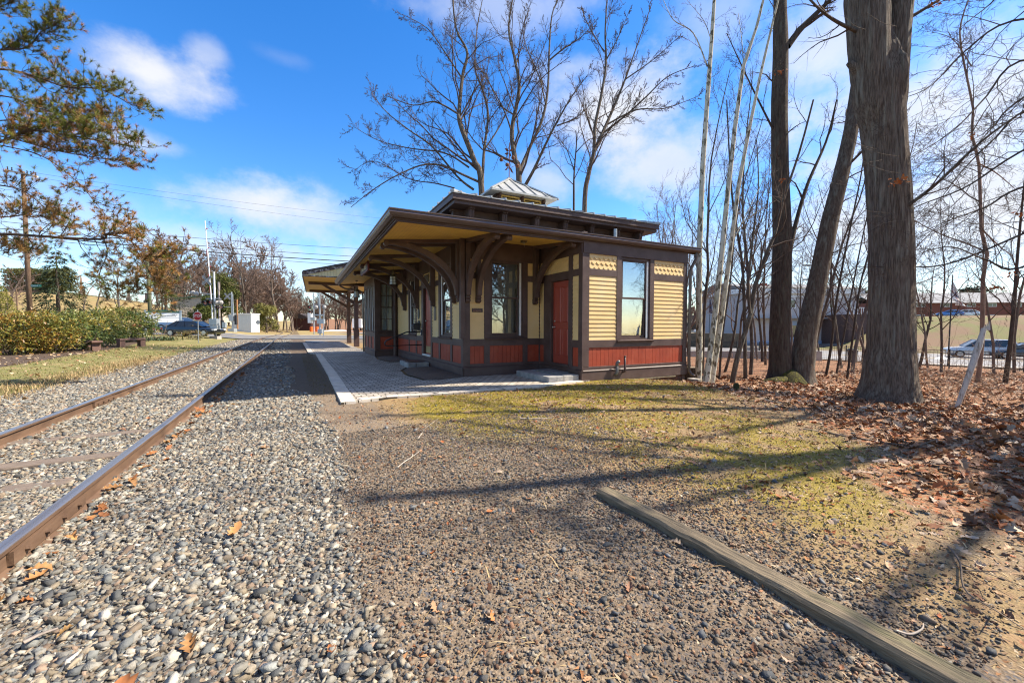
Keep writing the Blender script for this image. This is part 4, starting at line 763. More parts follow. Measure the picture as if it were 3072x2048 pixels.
class Tree:
    def __init__(s, seed): s.r = np.random.default_rng(seed); s.trunk = []; s.twig = []
    def guide(s, pts, r0, r1, n=None, k=.78):      # smooth limb through survey points
        P = np.array(pts, float); m_ = len(P); n = n or max(4*m_, 8); t = np.linspace(0, m_-1, n); i = np.clip(t.astype(int), 0, m_-2); f = (t-i)[:, None]
        p0 = P[np.maximum(i-1, 0)]; p1 = P[i]; p2 = P[i+1]; p3 = P[np.minimum(i+2, m_-1)]
        Q = .5*((2*p1)+(-p0+p2)*f+(2*p0-5*p1+4*p2-p3)*f*f+(-p0+3*p1-3*p2+p3)*f**3)
        R = np.linspace(r0*k, r1*k, n); s.trunk.append((Q, R)); return Q, R
    def limb(s, p, d, L, r, wander=.18, up=.06, n=7, taper=.25):
        P = [np.array(p, float)]; d = unit(np.array(d, float)); st = L/(n-1)
        for i in range(n-1):
            d = unit(d+s.r.normal(0, wander, 3)+np.array([0, 0, up])); P.append(P[-1]+d*st)
        return np.array(P), np.linspace(r, r*taper, n)
    def sprout(s, Q, R, lv, maxlv, num, lr, ang=(.5, 1.0), t0=.25, up=.08, wander=.16, L=None, minr=.004, rs=.5):
        tot = np.linalg.norm(np.diff(Q, axis=0), axis=1).sum() if L is None else L
        for k in range(num):
            t = t0+(1-t0)*(k+s.r.random())/num; x = t*(len(Q)-1); i = min(int(x), len(Q)-2); f = x-i; p = Q[i]*(1-f)+Q[i+1]*f; r = R[i]*(1-f)+R[i+1]*f
            ax = unit(Q[i+1]-Q[i]); v = unit(np.cross(ax, s.r.normal(0, 1, 3))); a = s.r.uniform(*ang); d = ax*math.cos(a)+v*math.sin(a)
            ll = tot*lr*(1.15-.65*t)*s.r.uniform(.6, 1.25); n = 7 if lv == 1 else 5
            P, RR = s.limb(p, d, ll, max(r*rs, minr), wander, up, n)
            (s.trunk if lv == 0 else s.twig).append((P, RR))
            if lv < maxlv: s.sprout(P, RR, lv+1, maxlv, max(3, int(num*(.55 if num > 12 else .75))), max(lr*1.25, .36), ang, .2, up, wander*1.1, ll, minr, rs)
    def mesh(s, lst, name, mat, parent, kmin=3):
        V, F = [], []; off = 0; groups = {}
        for P, R in lst:
            k = 3 if R[0] < .02 else 5 if R[0] < .07 else 8 if R[0] < .16 else 14
            groups.setdefault((len(P), k), []).append((P, R))
        Vs, Fs = [], []
        for (n, k), items in groups.items():
            P = np.array([i[0] for i in items]); R = np.array([i[1] for i in items]); b = len(items)
            T = np.empty_like(P); T[:, 1:-1] = P[:, 2:]-P[:, :-2]; T[:, 0] = P[:, 1]-P[:, 0]; T[:, -1] = P[:, -1]-P[:, -2]; T /= np.linalg.norm(T, axis=2, keepdims=True)+1e-9
            ax = P[:, -1]-P[:, 0]; ref = np.where((np.abs(ax[:, 2]) > .7*np.linalg.norm(ax, axis=1))[:, None], np.array([1., .2, 0]), np.array([0, .1, 1.]))[:, None, :]
            A = np.cross(T, np.broadcast_to(ref, T.shape)); A /= np.linalg.norm(A, axis=2, keepdims=True)+1e-9; Bv = np.cross(T, A)
            an = np.arange(k)*2*math.pi/k
            ring = P[:, :, None, :]+(A[:, :, None, :]*np.cos(an)[None, None, :, None]+Bv[:, :, None, :]*np.sin(an)[None, None, :, None])*R[:, :, None, None]
            Vs.append(ring.reshape(-1, 3)); idx = np.arange(b*n*k).reshape(b, n, k)+off; off += b*n*k
            a = idx[:, :-1]; c = idx[:, 1:]; Fs.append(np.stack([a, np.roll(a, -1, 2), np.roll(c, -1, 2), c], -1).reshape(-1, 4))
        return npmesh(name, np.concatenate(Vs), np.concatenate(Fs), mat, parent, smooth=True)
    def finish(s, label, name='bare_tree', cat='tree', bm=None, tm=None, group=None, origin=None):
        o = np.array(s.trunk[0][0][0]) if origin is None else np.array(origin)
        for l in (s.trunk, s.twig):
            for i, (P, R) in enumerate(l): l[i] = (P-o, R)
        root = thing(name, label, cat, tuple(map(float, o)), 0, group); s.mesh(s.trunk, 'trunk', bm or B_GREY, root)
        if s.twig: s.mesh(s.twig, 'crown', tm or B_TWIG, root)
        s.o = o; return root
def gp(u, v, d): return at(u, v, d)
def dn(u, d, dz=-.15):
    x, y, z = gat(u, d); return np.array([x, y, z+dz])
Z7 = lambda x, y, d: at(1000+x*.4783, y*.4783, d); Z8 = lambda x, y, d: at(2000+x*.4783, y*.4783, d)
# big multi-stemmed trees rising behind the depot
T = Tree(1); d = 25.
g = [T.guide([dn(1447, d), Z7(930, 1200, d), Z7(880, 1000, d), Z7(800, 790, d), Z7(790, 690, d+.5), Z7(812, 470, d+1), Z7(840, 330, d+1.2), Z7(770, 180, d+1), Z7(745, -60, d+1)], .26, .05, 40)]
g += [T.guide([Z7(935, 1150, d), Z7(945, 950, d+.4), Z7(970, 720, d+1), Z7(935, 560, d+1.3), Z7(890, 430, d+1.5), Z7(900, 200, d+2), Z7(935, 0, d+2)], .13, .03), T.guide([Z7(910, 1140, d), Z7(800, 1090, d-.6), Z7(690, 1040, d-1), Z7(560, 1035, d-1.5), Z7(400, 1100, d-2), Z7(250, 1190, d-2.2), Z7(110, 1300, d-2.4)], .10, .02), T.guide([Z7(880, 1190, d), Z7(780, 1110, d), Z7(620, 920, d-.4), Z7(480, 820, d-.8), Z7(330, 700, d-1), Z7(240, 580, d-1)], .10, .02),
      T.guide([Z7(790, 720, d+.3), Z7(640, 640, d), Z7(500, 660, d-.4), Z7(330, 600, d-.7)], .08, .02), T.guide([Z7(812, 500, d+1), Z7(700, 330, d+.6), Z7(590, 180, d+.2), Z7(430, 90, d)], .07, .015), T.guide([Z7(850, 1050, d), Z7(700, 960, d+.5), Z7(480, 930, d+1), Z7(280, 880, d+1.4), Z7(120, 790, d+1.4)], .08, .015), T.guide([Z7(955, 930, d+.4), Z7(1060, 760, d+.8), Z7(1120, 560, d+1), Z7(1060, 380, d+1.3)], .07, .015), T.guide([Z7(760, 1180, d), Z7(640, 1150, d-.4), Z7(470, 1120, d), Z7(260, 1010, d), Z7(130, 1070, d)], .06, .014)]
for Q, R in g: T.sprout(Q, R*.8, 1, 3, 19, .24, (.4, .95), .14, .06, .2, minr=.010)
T.finish('wide bare tree with several long low limbs behind the left end of the depot roof')
T = Tree(2); d = 24.
g = [T.guide([dn(1555, d), Z7(1165, 1160, d), Z7(1140, 1000, d), Z7(1120, 820, d), Z7(1165, 560, d), Z7(1140, 380, d), Z7(1100, 180, d), Z7(1135, -60, d)], .25, .04, 40), T.guide([Z7(1160, 1090, d), Z7(1230, 930, d+.4), Z7(1310, 750, d+.6), Z7(1345, 560, d+.8), Z7(1355, 300, d+1), Z7(1375, 80, d+1), Z7(1440, -50, d+1)], .14, .03), T.guide([Z7(1200, 1170, d), Z7(1260, 1060, d-.5), Z7(1320, 930, d-1), Z7(1400, 770, d-1.4), Z7(1500, 600, d-1.6), Z7(1600, 465, d-1.7)], .13, .02),
     T.guide([Z7(1355, 380, d+1), Z7(1440, 310, d+1), Z7(1560, 230, d+1.2), Z7(1640, 140, d+1.3)], .07, .015), T.guide([Z7(1165, 570, d), Z7(1230, 480, d+.5), Z7(1320, 410, d+1)], .06, .015), T.guide([Z7(1130, 720, d), Z7(1040, 650, d-.5), Z7(960, 480, d-1), Z7(900, 420, d-1)], .06, .012), T.guide([Z7(1400, 790, d-1.4), Z7(1520, 740, d-1.6), Z7(1640, 630, d-1.8)], .06, .012), T.guide([Z7(1330, 650, d+.6), Z7(1290, 480, d+.4), Z7(1200, 260, d+.2), Z7(1210, 60, d)], .06, .015)]
for Q, R in g: T.sprout(Q, R*.8, 1, 3, 18, .22, (.4, .9), .14, .07, .18, minr=.010)
T.finish('tall bare tree forking low right behind the roof cupola')
T = Tree(3); d = 20.
g = [T.guide([dn(1752, d), Z7(1575, 1320, d), Z7(1600, 1100, d), Z7(1635, 950, d), Z7(1640, 800, d), Z7(1680, 600, d), Z7(1710, 400, d), Z7(1705, 200, d), Z7(1720, -50, d)], .17, .03, 36), T.guide([Z7(1635, 950, d), Z7(1690, 830, d+.3), Z7(1760, 670, d+.6), Z7(1830, 500, d+.8), Z7(1890, 330, d+1), Z7(2000, 20, d+1)], .12, .02), T.guide([Z7(1700, 830, d+.3), Z7(1840, 720, d), Z7(1960, 610, d-.3), Z7(2100, 480, d-.6), Z7(2280, 410, d-1)], .075, .015), T.guide([Z7(1720, 780, d), Z7(1900, 690, d-.5), Z7(2080, 680, d-.8), Z7(2300, 600, d-1)], .06, .012), T.guide([Z7(1830, 500, d+.8), Z7(1960, 410, d+1), Z7(2060, 330, d+1), Z7(2180, 220, d+1)], .05, .012), T.guide([Z7(1710, 380, d), Z7(1780, 250, d), Z7(1860, 60, d)], .05, .012), T.guide([Z7(1700, 330, d), Z7(1600, 160, d-.3), Z7(1560, 60, d)], .04, .01)]
for Q, R in g: T.sprout(Q, R*.8, 1, 3, 17, .21, (.4, .9), .16, .08, .16, minr=.009)
T.finish('bare tree forking above the right half of the roof with arms reaching right')
T = Tree(4); d = 27.
g = [T.guide([dn(1720, d), Z7(1508, 1320, d), Z7(1510, 1100, d), Z7(1525, 900, d), Z7(1520, 820, d)], .11, .03), T.guide([Z7(1512, 1080, d), Z7(1460, 930, d), Z7(1400, 860, d)], .05, .01), T.guide([Z7(1520, 960, d), Z7(1600, 880, d), Z7(1700, 850, d)], .05, .01)]
for Q, R in g: T.sprout(Q, R, 1, 3, 8, .4, (.5, 1.), .3, .06, .2, minr=.007)
T.finish('short thin bare tree just right of the roof cupola', bm=B_DARK)
# the great oak at the right
def big_trunk(name, pts, mat, parent, ridges=30, amp=.055, k=110, flare=None):
    P = np.array([p[0] for p in pts]); R = np.array([p[1] for p in pts]); n = 150; t = np.linspace(0, len(P)-1, n); i = np.clip(t.astype(int), 0, len(P)-2); f = t-i
    Q = P[i]*(1-f)[:, None]+P[i+1]*f[:, None]; ff = f*f*(3-2*f); rr = R[i]*(1-ff)+R[i+1]*ff; an = np.arange(k)*2*math.pi/k; h = Q[:, 2]-Q[0, 2]
    A, H = np.meshgrid(an, h); nz = fbm(A*ridges/6.28*1.6+.8*fbm(A*3, H*1.5, 2, 43), H*.55+10, 3, 40)+.5*fbm(A*60/6.28+np.cos(A)*2, H*1.8, 3, 41); r = rr[:, None]*(1+amp*3.2*(np.abs(nz-.75)-.15))
    if flare: r = r*(1+flare*np.exp(-H/.28)*(.45+.55*np.abs(np.sin(A*2.5+.6)))*1.0)
    V = Q[:, None, :]+np.stack([np.cos(A)*r, np.sin(A)*r, np.zeros_like(r)], -1); idx = np.arange(n*k).reshape(n, k); a = idx[:-1]; c = idx[1:]
    return npmesh(name, V.reshape(-1, 3), np.stack([a, np.roll(a, -1, 1), np.roll(c, -1, 1), c], -1).reshape(-1, 4), mat, parent, smooth=True)
B_OAK = bark('oak_bark', (.20, .16, .13), (.085, .066, .052), st=(14, 14, 1.0), sc=3.2, c3=(.25, .23, .19), sc3=.9, bump=1., bsc=5)
od = 9.7; ob = dn(2662, od, -.25); oak = thing('oak_tree', 'massive oak with deeply ridged bark splitting into two leaders', 'tree', tuple(ob))
def ol(u, v, d=od): return at(u, v, d)-ob
big_trunk('trunk', [(ol(2664, 1184)+np.array([0, 0, -.25]), .53), (ol(2667, 1120), .485), (ol(2672, 1030), .44), (ol(2674, 900), .42), (ol(2672, 700), .41), (ol(2662, 520), .405), (ol(2645, 330), .43), (ol(2643, 250), .47), (ol(2645, 170), .36), (ol(2648, 100), .20), (ol(2650, 40), .03)], B_OAK, oak, flare=.40)
l1 = big_trunk('leader', [(ol(2634, 430), .25), (ol(2618, 300), .37), (ol(2606, 120), .40), (ol(2600, 0), .42), (ol(2590, -200), .34), (ol(2570, -480), .24), (ol(2600, -800), .12), (ol(2620, -1000), .05)], B_OAK, oak); l2 = big_trunk('leader', [(ol(2672, 430), .16), (ol(2681, 290), .25), (ol(2690, 100), .26), (ol(2699, 0), .26), (ol(2720, -200), .22), (ol(2760, -500), .15), (ol(2800, -900), .06)], B_OAK, oak)
T = Tree(5); T.trunk = []
tmp = []
mb = MB(); p = ol(2556, 190); mb.tube([ol(2600, 235), ol(2572, 205), ol(2545, 188)], [.22, .13, .06], 10); mb.build('limb_stub', B_OAK, oak, smooth=True)
mb = MB(); c = ol(2662, 235); tw_ = -cF*.40; mb.tube([c+tw_*.85+np.array([.0, 0, -.9]), c+tw_*.95+np.array([.02, 0, -.5]), c+tw_, c+tw_*.95+np.array([-.01, 0, .22]), c+tw_*.75+np.array([-.02, 0, .45])], [.02, .08, .11, .09, .02], 10); mb.build('burl', B_OAK, oak, smooth=True)
def arm(pts, r0, r1, n=9, lv=2, lr=.34, mr=.004, up=.02, w=.2, ang=(.4, .9)): 
    Q, R = T.guide(pts, r0, r1); T.sprout(Q, R, 1, lv, n, lr, ang, .15, up, w, minr=mr)
for q in ([ol(2690, 640, 9.5), ol(2800, 560, 9.), ol(2950, 420, 8.4), ol(3120, 300, 8)], [ol(2580, 100), ol(2500, 60, 9.2), ol(2430, 0, 9), ol(2330, -120, 9)], [ol(2720, 60), ol(2850, -20, 9.5), ol(3000, -120, 9)], [ol(2600, -100), ol(2450, -250, 9.5), ol(2300, -420, 10)], [ol(2730, -200), ol(2900, -380, 10), ol(3050, -560, 11)], [ol(2560, -500), ol(2450, -700), ol(2300, -850, 11)], [ol(2605, -300), ol(2680, -600, 10.6), ol(2700, -900, 11)]): arm(q, .06, .012)
# drooping epicormic twigs on the trunk
for u, v, du, dv in ((2700, 520, -120, -60), (2640, 450, -130, -90), (2700, 470, -150, -70), (2690, 640, -200, -40), (2720, 660, -120, 40), (2650, 480, -90, 40), (2620, 560, -180, -30), (2730, 640, 90, -60), (2600, 90, -70, -60), (2690, 80, -90, -60)):
    Q = [ol(u, v, 9.25), ol(u+du*.5, v+dv*.2, 9.), ol(u+du, v+dv*.7, 8.9)]; arm(Q, .008, .003, 5, 1, .4, .0025)
T.trunk = [(P, R) for P, R in T.trunk]; T.mesh(T.trunk, 'branch', B_GREY, oak); T.mesh(T.twig, 'crown', B_TWIG, oak)
# withered orange leaves still hanging on the oak
LEAFO = M('withered_leaf', (.42, .13, .025), (.30, .09, .02), sc=9, rough=.7)
def leafclump(parent, c, n, s, seed, name='withered_leaves'):
    r = np.random.default_rng(seed); V, F = [], []
    for i in range(n):
        p = np.array(c)+r.normal(0, s, 3)*np.array([1, 1, .7]); a = unit(r.normal(0, 1, 3)); b_ = unit(np.cross(a, r.normal(0, 1, 3))); n_ = np.cross(a, b_); l = r.uniform(.05, .10); w_ = l*.42; o = len(V)
        V += [p, p+a*l*.35+b_*w_-n_*.012, p+a*l*.55+b_*w_*.5, p+a*l*.8+b_*w_*.8-n_*.02, p+a*l*1.15, p+a*l*.8-b_*w_*.8-n_*.02, p+a*l*.55-b_*w_*.5, p+a*l*.35-b_*w_-n_*.012]; F += [(o, o+1, o+2), (o, o+2, o+6), (o, o+6, o+7), (o+2, o+3, o+4), (o+2, o+4, o+6), (o+6, o+4, o+5)]
    return npmesh(name, np.array(V), np.array(F), LEAFO, parent)
leafclump(oak, ol(2700, 545, 9.1), 22, .07, 1); leafclump(oak, ol(2340, 215, 9.), 6, .06, 2); leafclump(oak, ol(2810, 15, 9.), 8, .06, 3); leafclump(oak, ol(2345, 545, 9), 4, .04, 4)
# two dark stems sharing a mossy foot
MOSSB = bark('mossy_bark', (.09, .085, .03), (.045, .037, .025), sc=6, c3=(.16, .15, .03), sc3=2)
td = 14.2
def stem_tree(name, label, pts, arms, mat, seed, sprouts=(9, .3), flare=.5, ridges=9, k=32, twigm=None, lv=3, ang=(.4, .9), mr=.005):
    o = pts[0][0]; root = thing(name, label, 'tree', tuple(o)); big_trunk('trunk', [(p-o, r) for p, r in pts], mat, root, ridges, .03, k, flare); T = Tree(seed)
    for Q, r0, r1 in arms:
        q, R = T.guide([p-o for p in Q], r0, r1); T.sprout(q, R, 1, lv, sprouts[0], sprouts[1], ang, .15, .05, .18, minr=mr)
    PQ = np.array([p-o for p, r in pts]); RR = np.array([r for p, r in pts])*.25; T.sprout(PQ, RR, 1, lv, sprouts[0], sprouts[1]*.25, (.6, 1.2), .45, .05, .2, minr=mr)
    if T.trunk: T.mesh(T.trunk, 'limb', mat, root)
    if T.twig: T.mesh(T.twig, 'crown', twigm or B_TWIG, root)
    return root
tw = stem_tree('twin_trunk_tree', 'dark upright lichen spotted trunk with a mossy foot left of the leaning one', [(dn(2342, td), .40), (at(2340, 1100, td), .34), (at(2338, 1000, td), .31), (at(2344, 850, td), .30), (at(2347, 700, td), .285), (at(2340, 500, td), .26), (at(2338, 330, td), .25), (at(2342, 150, td), .235), (at(2340, 0, td), .20), (at(2345, -300, td), .12), (at(2340, -600, td), .05)],
    [([at(2362, 140, td), at(2400, 90, td), at(2450, 40, td), at(2500, -10, td-.3), at(2560, -80, td-.5)], .15, .05), ([at(2362, 800, td), at(2380, 700, td+.3), at(2420, 560, td+.6), at(2480, 420, td+1), at(2510, 300, td+1)], .12, .03), ([at(2325, 400, td), at(2250, 250, td-.3), at(2180, 100, td-.5)], .05, .015)], B_DARK, 7)
leafclump(tw, at(2345, 210, 13.9)-dn(2342, td), 8, .1, 9); mb = MB(); o_ = dn(2342, td); q = dn(2372, td-.3, .0)-o_; mb.lathe([(.62, -.1), (.5, .1), (.36, .28), (.24, .42), (.1, .5)], 18, tuple(q)); mb.build('mossy_root', MOSSB, tw, smooth=True)
for (u, dd) in ((2280, -.9), (2320, -1.1), (2420, -1.0)):
    e = dn(u, td+dd, .02)-o_; mb = MB(); mb.tube([q+np.array([0, 0, .2]), (q+e)/2+np.array([0, 0, .1]), e], [.14, .09, .03], 8); mb.build('root', MOSSB, tw, smooth=True)
stem_tree('leaning_tree', 'dark vine wrapped trunk leaning right from the shared mossy foot', [(dn(2402, td), .42), (at(2408, 1080, td), .36), (at(2418, 1000, td), .33), (at(2445, 880, td), .29), (at(2470, 760, td), .27), (at(2490, 660, td), .26), (at(2515, 560, td), .24), (at(2545, 430, td+.1), .22), (at(2570, 300, td+.2), .19), (at(2590, 150, td+.3), .16), (at(2610, -100, td+.5), .10), (at(2640, -400, td+.8), .05)],
    [([at(2520, 520, td), at(2535, 400, td+.3), at(2560, 230, td+.6), at(2570, 120, td+.6)], .09, .04), ([at(2550, 490, td), at(2600, 440, td-.4), at(2650, 380, td-.5)], .06, .02), ([at(2465, 780, td), at(2540, 740, td-.4), at(2640, 720, td-.8)], .035, .01)], B_GREY, 8)
# sycamores with blotched bark, just past the corner of the depot
def syc(label, pts, seed, arms=()): return stem_tree('sycamore_tree', label, pts, list(arms), B_PALE, seed, (7, .32), .25, 5, 24, M('sycamore_twigs_%d' % seed, (.16, .125, .09), (.10, .078, .06), rough=.9, sc=5), 3, (.35, .8), .004)
d = 12.7; syc('straight mottled white sycamore trunk rising behind the gutter end', [(dn(2096, d), .105), (at(2098, 1060, d), .095), (at(2097, 900, d), .088), (at(2098, 750, d), .082), (at(2108, 500, d), .075), (at(2122, 300, d), .068), (at(2135, 120, d), .058), (at(2143, 0, d), .05), (at(2160, -300, d), .02)], 11, [([at(2122, 200, d), at(2080, 100, d), at(2020, 60, d), at(1990, 0, d)], .03, .01), ([at(2130, 110, d), at(2110, 60, d), at(2060, 0, d)], .02, .008)])
d = 11.6; syc('mottled sycamore stem, the left one of the crossing pale pair', [(dn(2118, d), .10), (at(2128, 1080, d), .085), (at(2145, 950, d), .078), (at(2165, 760, d), .07), (at(2185, 560, d), .064), (at(2205, 380, d), .058), (at(2230, 200, d), .05), (at(2270, 80, d), .04), (at(2310, -80, d), .025)], 12, [([at(2232, 200, d), at(2225, 120, d), at(2215, 40, d)], .02, .008)])
d = 11.9; syc('slender mottled sycamore stem, the right one of the crossing pale pair', [(dn(2132, d), .095), (at(2145, 1080, d), .08), (at(2165, 950, d), .07), (at(2190, 760, d), .062), (at(2215, 560, d), .055), (at(2245, 400, d), .048), (at(2280, 230, d), .04), (at(2320, 60, d), .03), (at(2360, -100, d), .015)], 13, [([at(2190, 740, d), at(2240, 640, d+.3), at(2310, 500, d+.6)], .03, .01), ([at(2200, 700, d), at(2250, 650, d), at(2330, 600, d-.2)], .02, .008)])
# thinner trees between the sycamores and the oak, and along the fence
def thin(label, base, mid, r, seed, d, mat=None, dense=(8, .3), extra=(), lv=3, tm=None):
    T = Tree(seed); Q, R = T.guide([dn(base, d)]+[at(u, v, d+k_*.05) for k_, (u, v) in enumerate(mid)], r, r*.3, 24); T.sprout(Q, R, 1, lv, dense[0], dense[1], (.35, .85), .25, .07, .16, minr=.0035)
    for pts, r0 in extra: Q2, R2 = T.guide([at(u, v, d) for u, v in pts], r0, r0*.25); T.sprout(Q2, R2, 1, lv, dense[0], dense[1], (.35, .85), .1, .06, .18, minr=.0035)
    T.finish(label, bm=mat or B_GREY, tm=tm)
thin('thin grey trunk bowing right then curving up, left of the dark twin trunks', 2198, [(2215, 1060), (2250, 950), (2265, 860), (2300, 760), (2325, 700), (2350, 600), (2400, 450), (2440, 300)], .11, 21, 12.6, extra=[([(2250, 940), (2245, 850), (2260, 700), (2275, 560), (2270, 420)], .06)])
thin('straight thin grey trunk behind the bowed one', 2240, [(2235, 1040), (2232, 900), (2225, 780), (2200, 620), (2190, 500), (2180, 300)], .085, 22, 13.6)
thin('grey sapling standing a step behind the sycamores', 2160, [(2168, 1000), (2190, 850), (2205, 700), (2230, 560), (2290, 350)], .05, 23, 13.5)
thin('slim brown trunk leaning right in front of the grey house', 2480, [(2492, 1050), (2510, 900), (2535, 760), (2560, 640), (2590, 480), (2600, 300)], .075, 24, 17., B_DARK, extra=[([(2500, 980), (2490, 860), (2500, 740)], .04)])
thin('slim brown trunk between the leaning tree and the oak', 2512, [(2525, 1040), (2545, 930), (2570, 800), (2590, 700), (2620, 560), (2650, 400)], .06, 25, 18., B_DARK)
thin('thin dark trunk right behind the oak on its left side', 2545, [(2560, 1000), (2580, 860), (2600, 780), (2625, 680), (2640, 560)], .06, 26, 16., B_DARK)
thin('crooked barkless pale brown trunk with a bend right of the oak', 2940, [(2945, 1040), (2948, 930), (2950, 820), (2962, 760), (2945, 700), (2940, 560), (2935, 480), (2915, 400), (2920, 330), (2900, 230), (2880, 120), (2885, 60), (2905, 0)], .095, 27, 16., M('barkless_wood', (.26, .17, .12), (.15, .10, .075), sc=4, st=(2, 2, .5), rough=.9), extra=[([(2915, 200), (2870, 130), (2845, 110)], .03), ([(2935, 490), (2990, 520), (3060, 580)], .04), ([(2948, 690), (3000, 740), (3040, 770)], .04)])
thin('dark trunk standing at the right edge by the fence', 3022, [(3030, 1040), (3042, 920), (3050, 800), (3062, 660), (3078, 500)], .10, 28, 15.5, B_DARK)
# fine crowns seen past the depot roof on the right
for i, (u, d, h, lab) in enumerate(((1985, 22, 7.5, 'many stemmed pale bare tree with fine seed heads above the right end of the roof'), (2050, 30, 11, 'slim pale tree half hidden behind the depot corner'), (1900, 34, 11, 'hazy bare tree seen past the right end of the upper roof'), (1800, 40, 9, 'dark thin bare tree leaning right behind the roof'), (2290, 26, 10, 'bare tree with dark forked stem behind the thin trunks'), (2420, 30, 9, 'bare tree far back between the leaning tree and the dark trunk'), (2760, 27, 8.5, 'small dark branched bare tree along the fence just right of the oak'), (2030, 44, 12, 'tall hazy bare tree behind the sycamores'))):
    T = Tree(60+i); b_ = dn(u, d); k_ = 5 if i == 0 else 2 if i % 2 else 1
    for s in range(k_):
        dirv = np.array([T.r.normal(0, .26 if k_ > 1 else .08), T.r.normal(0, .2), 1.]); P, R = T.limb(b_, dirv, h*T.r.uniform(.85, 1.05), .055+.004*h, .07, .05, 12, .15); T.trunk.append((P, R)); T.sprout(P, R, 1, 3, 10, .34, (.35, .8), .28, .07, .15, minr=.0045*max(1, d/22))
    T.finish(lab, bm=B_FAR if i in (0, 1, 2, 7) else B_DARK, tm=B_FART if i in (0, 1, 2, 7) else B_TWIG)
for i in range(22):      # the screen of young trees between the depot and the street
    u = (2075, 2110, 2150, 2175, 2210, 2255, 2275, 2300, 2375, 2440, 2465, 2530, 2560, 2590, 2615, 2745, 2790, 2830, 2990, 3050, 1960, 2015)[i]; d = (19, 16, 24, 18, 21, 17, 28, 23, 26, 20, 30, 22, 19, 27, 24, 19, 26, 21, 20, 24, 26, 20)[i]; T = Tree(900+i); b_ = dn(u, d); h = T.r.uniform(8, 13)
    P, R = T.limb(b_, (T.r.normal(0, .14), T.r.normal(0, .14), 1), h, .035+.0035*h, .06, .06, 12, .15); T.trunk.append((P, R)); T.sprout(P, R, 1, 3, 12, .33, (.35, .85), .2, .06, .17, minr=.0055*max(1, d/20))
    T.finish(('slim young bare tree in the screen, ' + ('just past the depot corner', 'second past the depot corner', 'behind the crossing sycamores', 'right of the crossing sycamores', 'left of the bowed trunk', 'right of the bowed trunk', 'far back by the low wall', 'left of the mossy foot', 'between the twin trunks', 'right of the leaning tree', 'far back right of the leaning tree', 'beside the two slim brown trunks', 'left behind the oak', 'far back behind the oak on its left', 'closest behind the oak', 'first right of the oak', 'behind the white flag', 'before the flagpole', 'by the broken trunk', 'at the right edge', 'above the end of the gutter', 'above the gutter corner')[i])[:88], bm=B_GREY if i % 2 else B_FAR, tm=B_TWIG if i % 3 else B_FART, group='young trees between the depot and the street')
# sweeping low branches of a tree whose trunk stands outside the frame on the right
d = 10.5; T = Tree(80); Q, R = T.guide([dn(3420, d), at(3400, 900, d), at(3380, 400, d), at(3370, -200, d), at(3400, -800, d)], .26, .08)
for pts in ([(3390, 560), (3072, 700), (2850, 790), (2700, 800), (2560, 800)], [(3390, 300), (3072, 450), (2900, 560), (2750, 620), (2600, 700)], [(3380, 200), (3072, 180), (2950, 300), (2850, 400), (2700, 490)], [(3370, 50), (3050, 60), (2900, 150), (2790, 260), (2690, 300)], [(3390, 480), (3072, 560), (2960, 620), (2850, 660), (2760, 700)], [(3390, 640), (3072, 800), (2960, 780), (2850, 740), (2730, 770)], [(3370, -100), (3080, -60), (2950, 30), (2860, 100)], [(3390, 380), (3100, 330), (2980, 420), (2880, 520), (2820, 600)], [(3380, 100), (3060, 300), (2980, 380), (2900, 470)]):
    Q2, R2 = T.guide([at(u, v, d-.3*k_) for k_, (u, v) in enumerate(pts)], .042, .006); T.sprout(Q2, R2, 1, 3, 16, .27, (.4, 1.), .12, .0, .22, minr=.0042)
T.sprout(Q, R, 1, 3, 10, .3, (.6, 1.1), .5, .05, .18, minr=.006)
ft = T.finish('bare tree at the right edge with long drooping branches sweeping in front of the sky', bm=B_DARK)
for k_, (u, v) in enumerate(((3045, 820), (2925, 400), (3060, 640), (2975, 860), (3010, 865))): leafclump(ft, at(u, v, 9.4)-T.o, 6, .05, 20+k_)
# trees just outside the frame on the right whose shadows lie across the gravel
for i, (x, y, h, r) in enumerate(((16, .1, 17, .30), (13.2, -.15, 16, .34), (21, -2.4, 18, .28))):
    T = Tree(100+i); P, R = T.limb((x, y, z1(x, y)-.2), (T.r.normal(0, .05), T.r.normal(0, .05), 1), h, r, .03, .03, 14, .2); T.trunk.append((P, R)); T.sprout(P, R, 1, 3, 10, .33, (.5, 1.), .3, .06, .16, minr=.008)
    T.finish(['bare tree just outside the view in line with the oak', 'thickest bare tree of the row outside the view', 'bare tree outside the view close to the street', 'bare tree outside the view nearest the timber'][i], bm=B_DARK)
# fallen and standing wood
STUMP = bark('stump_bark', (.15, .12, .09), (.07, .055, .042)); x, y, z = gat(2078, 12.9); t_ = thing('tree_stump', 'cut tree stump beside the downspout', 'stump', (x, y, z)); mb = MB(); mb.lathe([(.30, -.1), (.24, .05), (.225, .4), (.22, .46)], 18); mb.build('trunk', STUMP, t_, smooth=False); mb = MB(); mb.lathe([(.215, .455), (.21, .47), (.01, .475)], 18); mb.build('cut_face', M('cut_wood', (.34, .26, .17), (.22, .16, .10), sc=8, rough=.9), t_)
x, y, z = gat(2213, 9.3); t_ = thing('small_stump', 'little mossy broken post stub in the moss near the trees', 'stump', (x, y, z)); mb = MB(); mb.lathe([(.085, -.05), (.07, .08), (.065, .15), (.03, .19), (.005, .16)], 9); mb.build('trunk', MOSSB, t_)
x, y, z = gat(2085, 12.0); o = MB().box(x-.14, x+.14, y-.14, y+.14, z-.1, z+.16).build('concrete_block', CONC, None, bev=.015); tag(o, 'small pale concrete block under the downspout outlet', 'block')
BIRCH = M('weathered_white_wood', (.46, .43, .39), (.20, .165, .13), sc=9, st=(3, 3, .35), rough=.9, bump=.5, lo=.5, hi=.66)
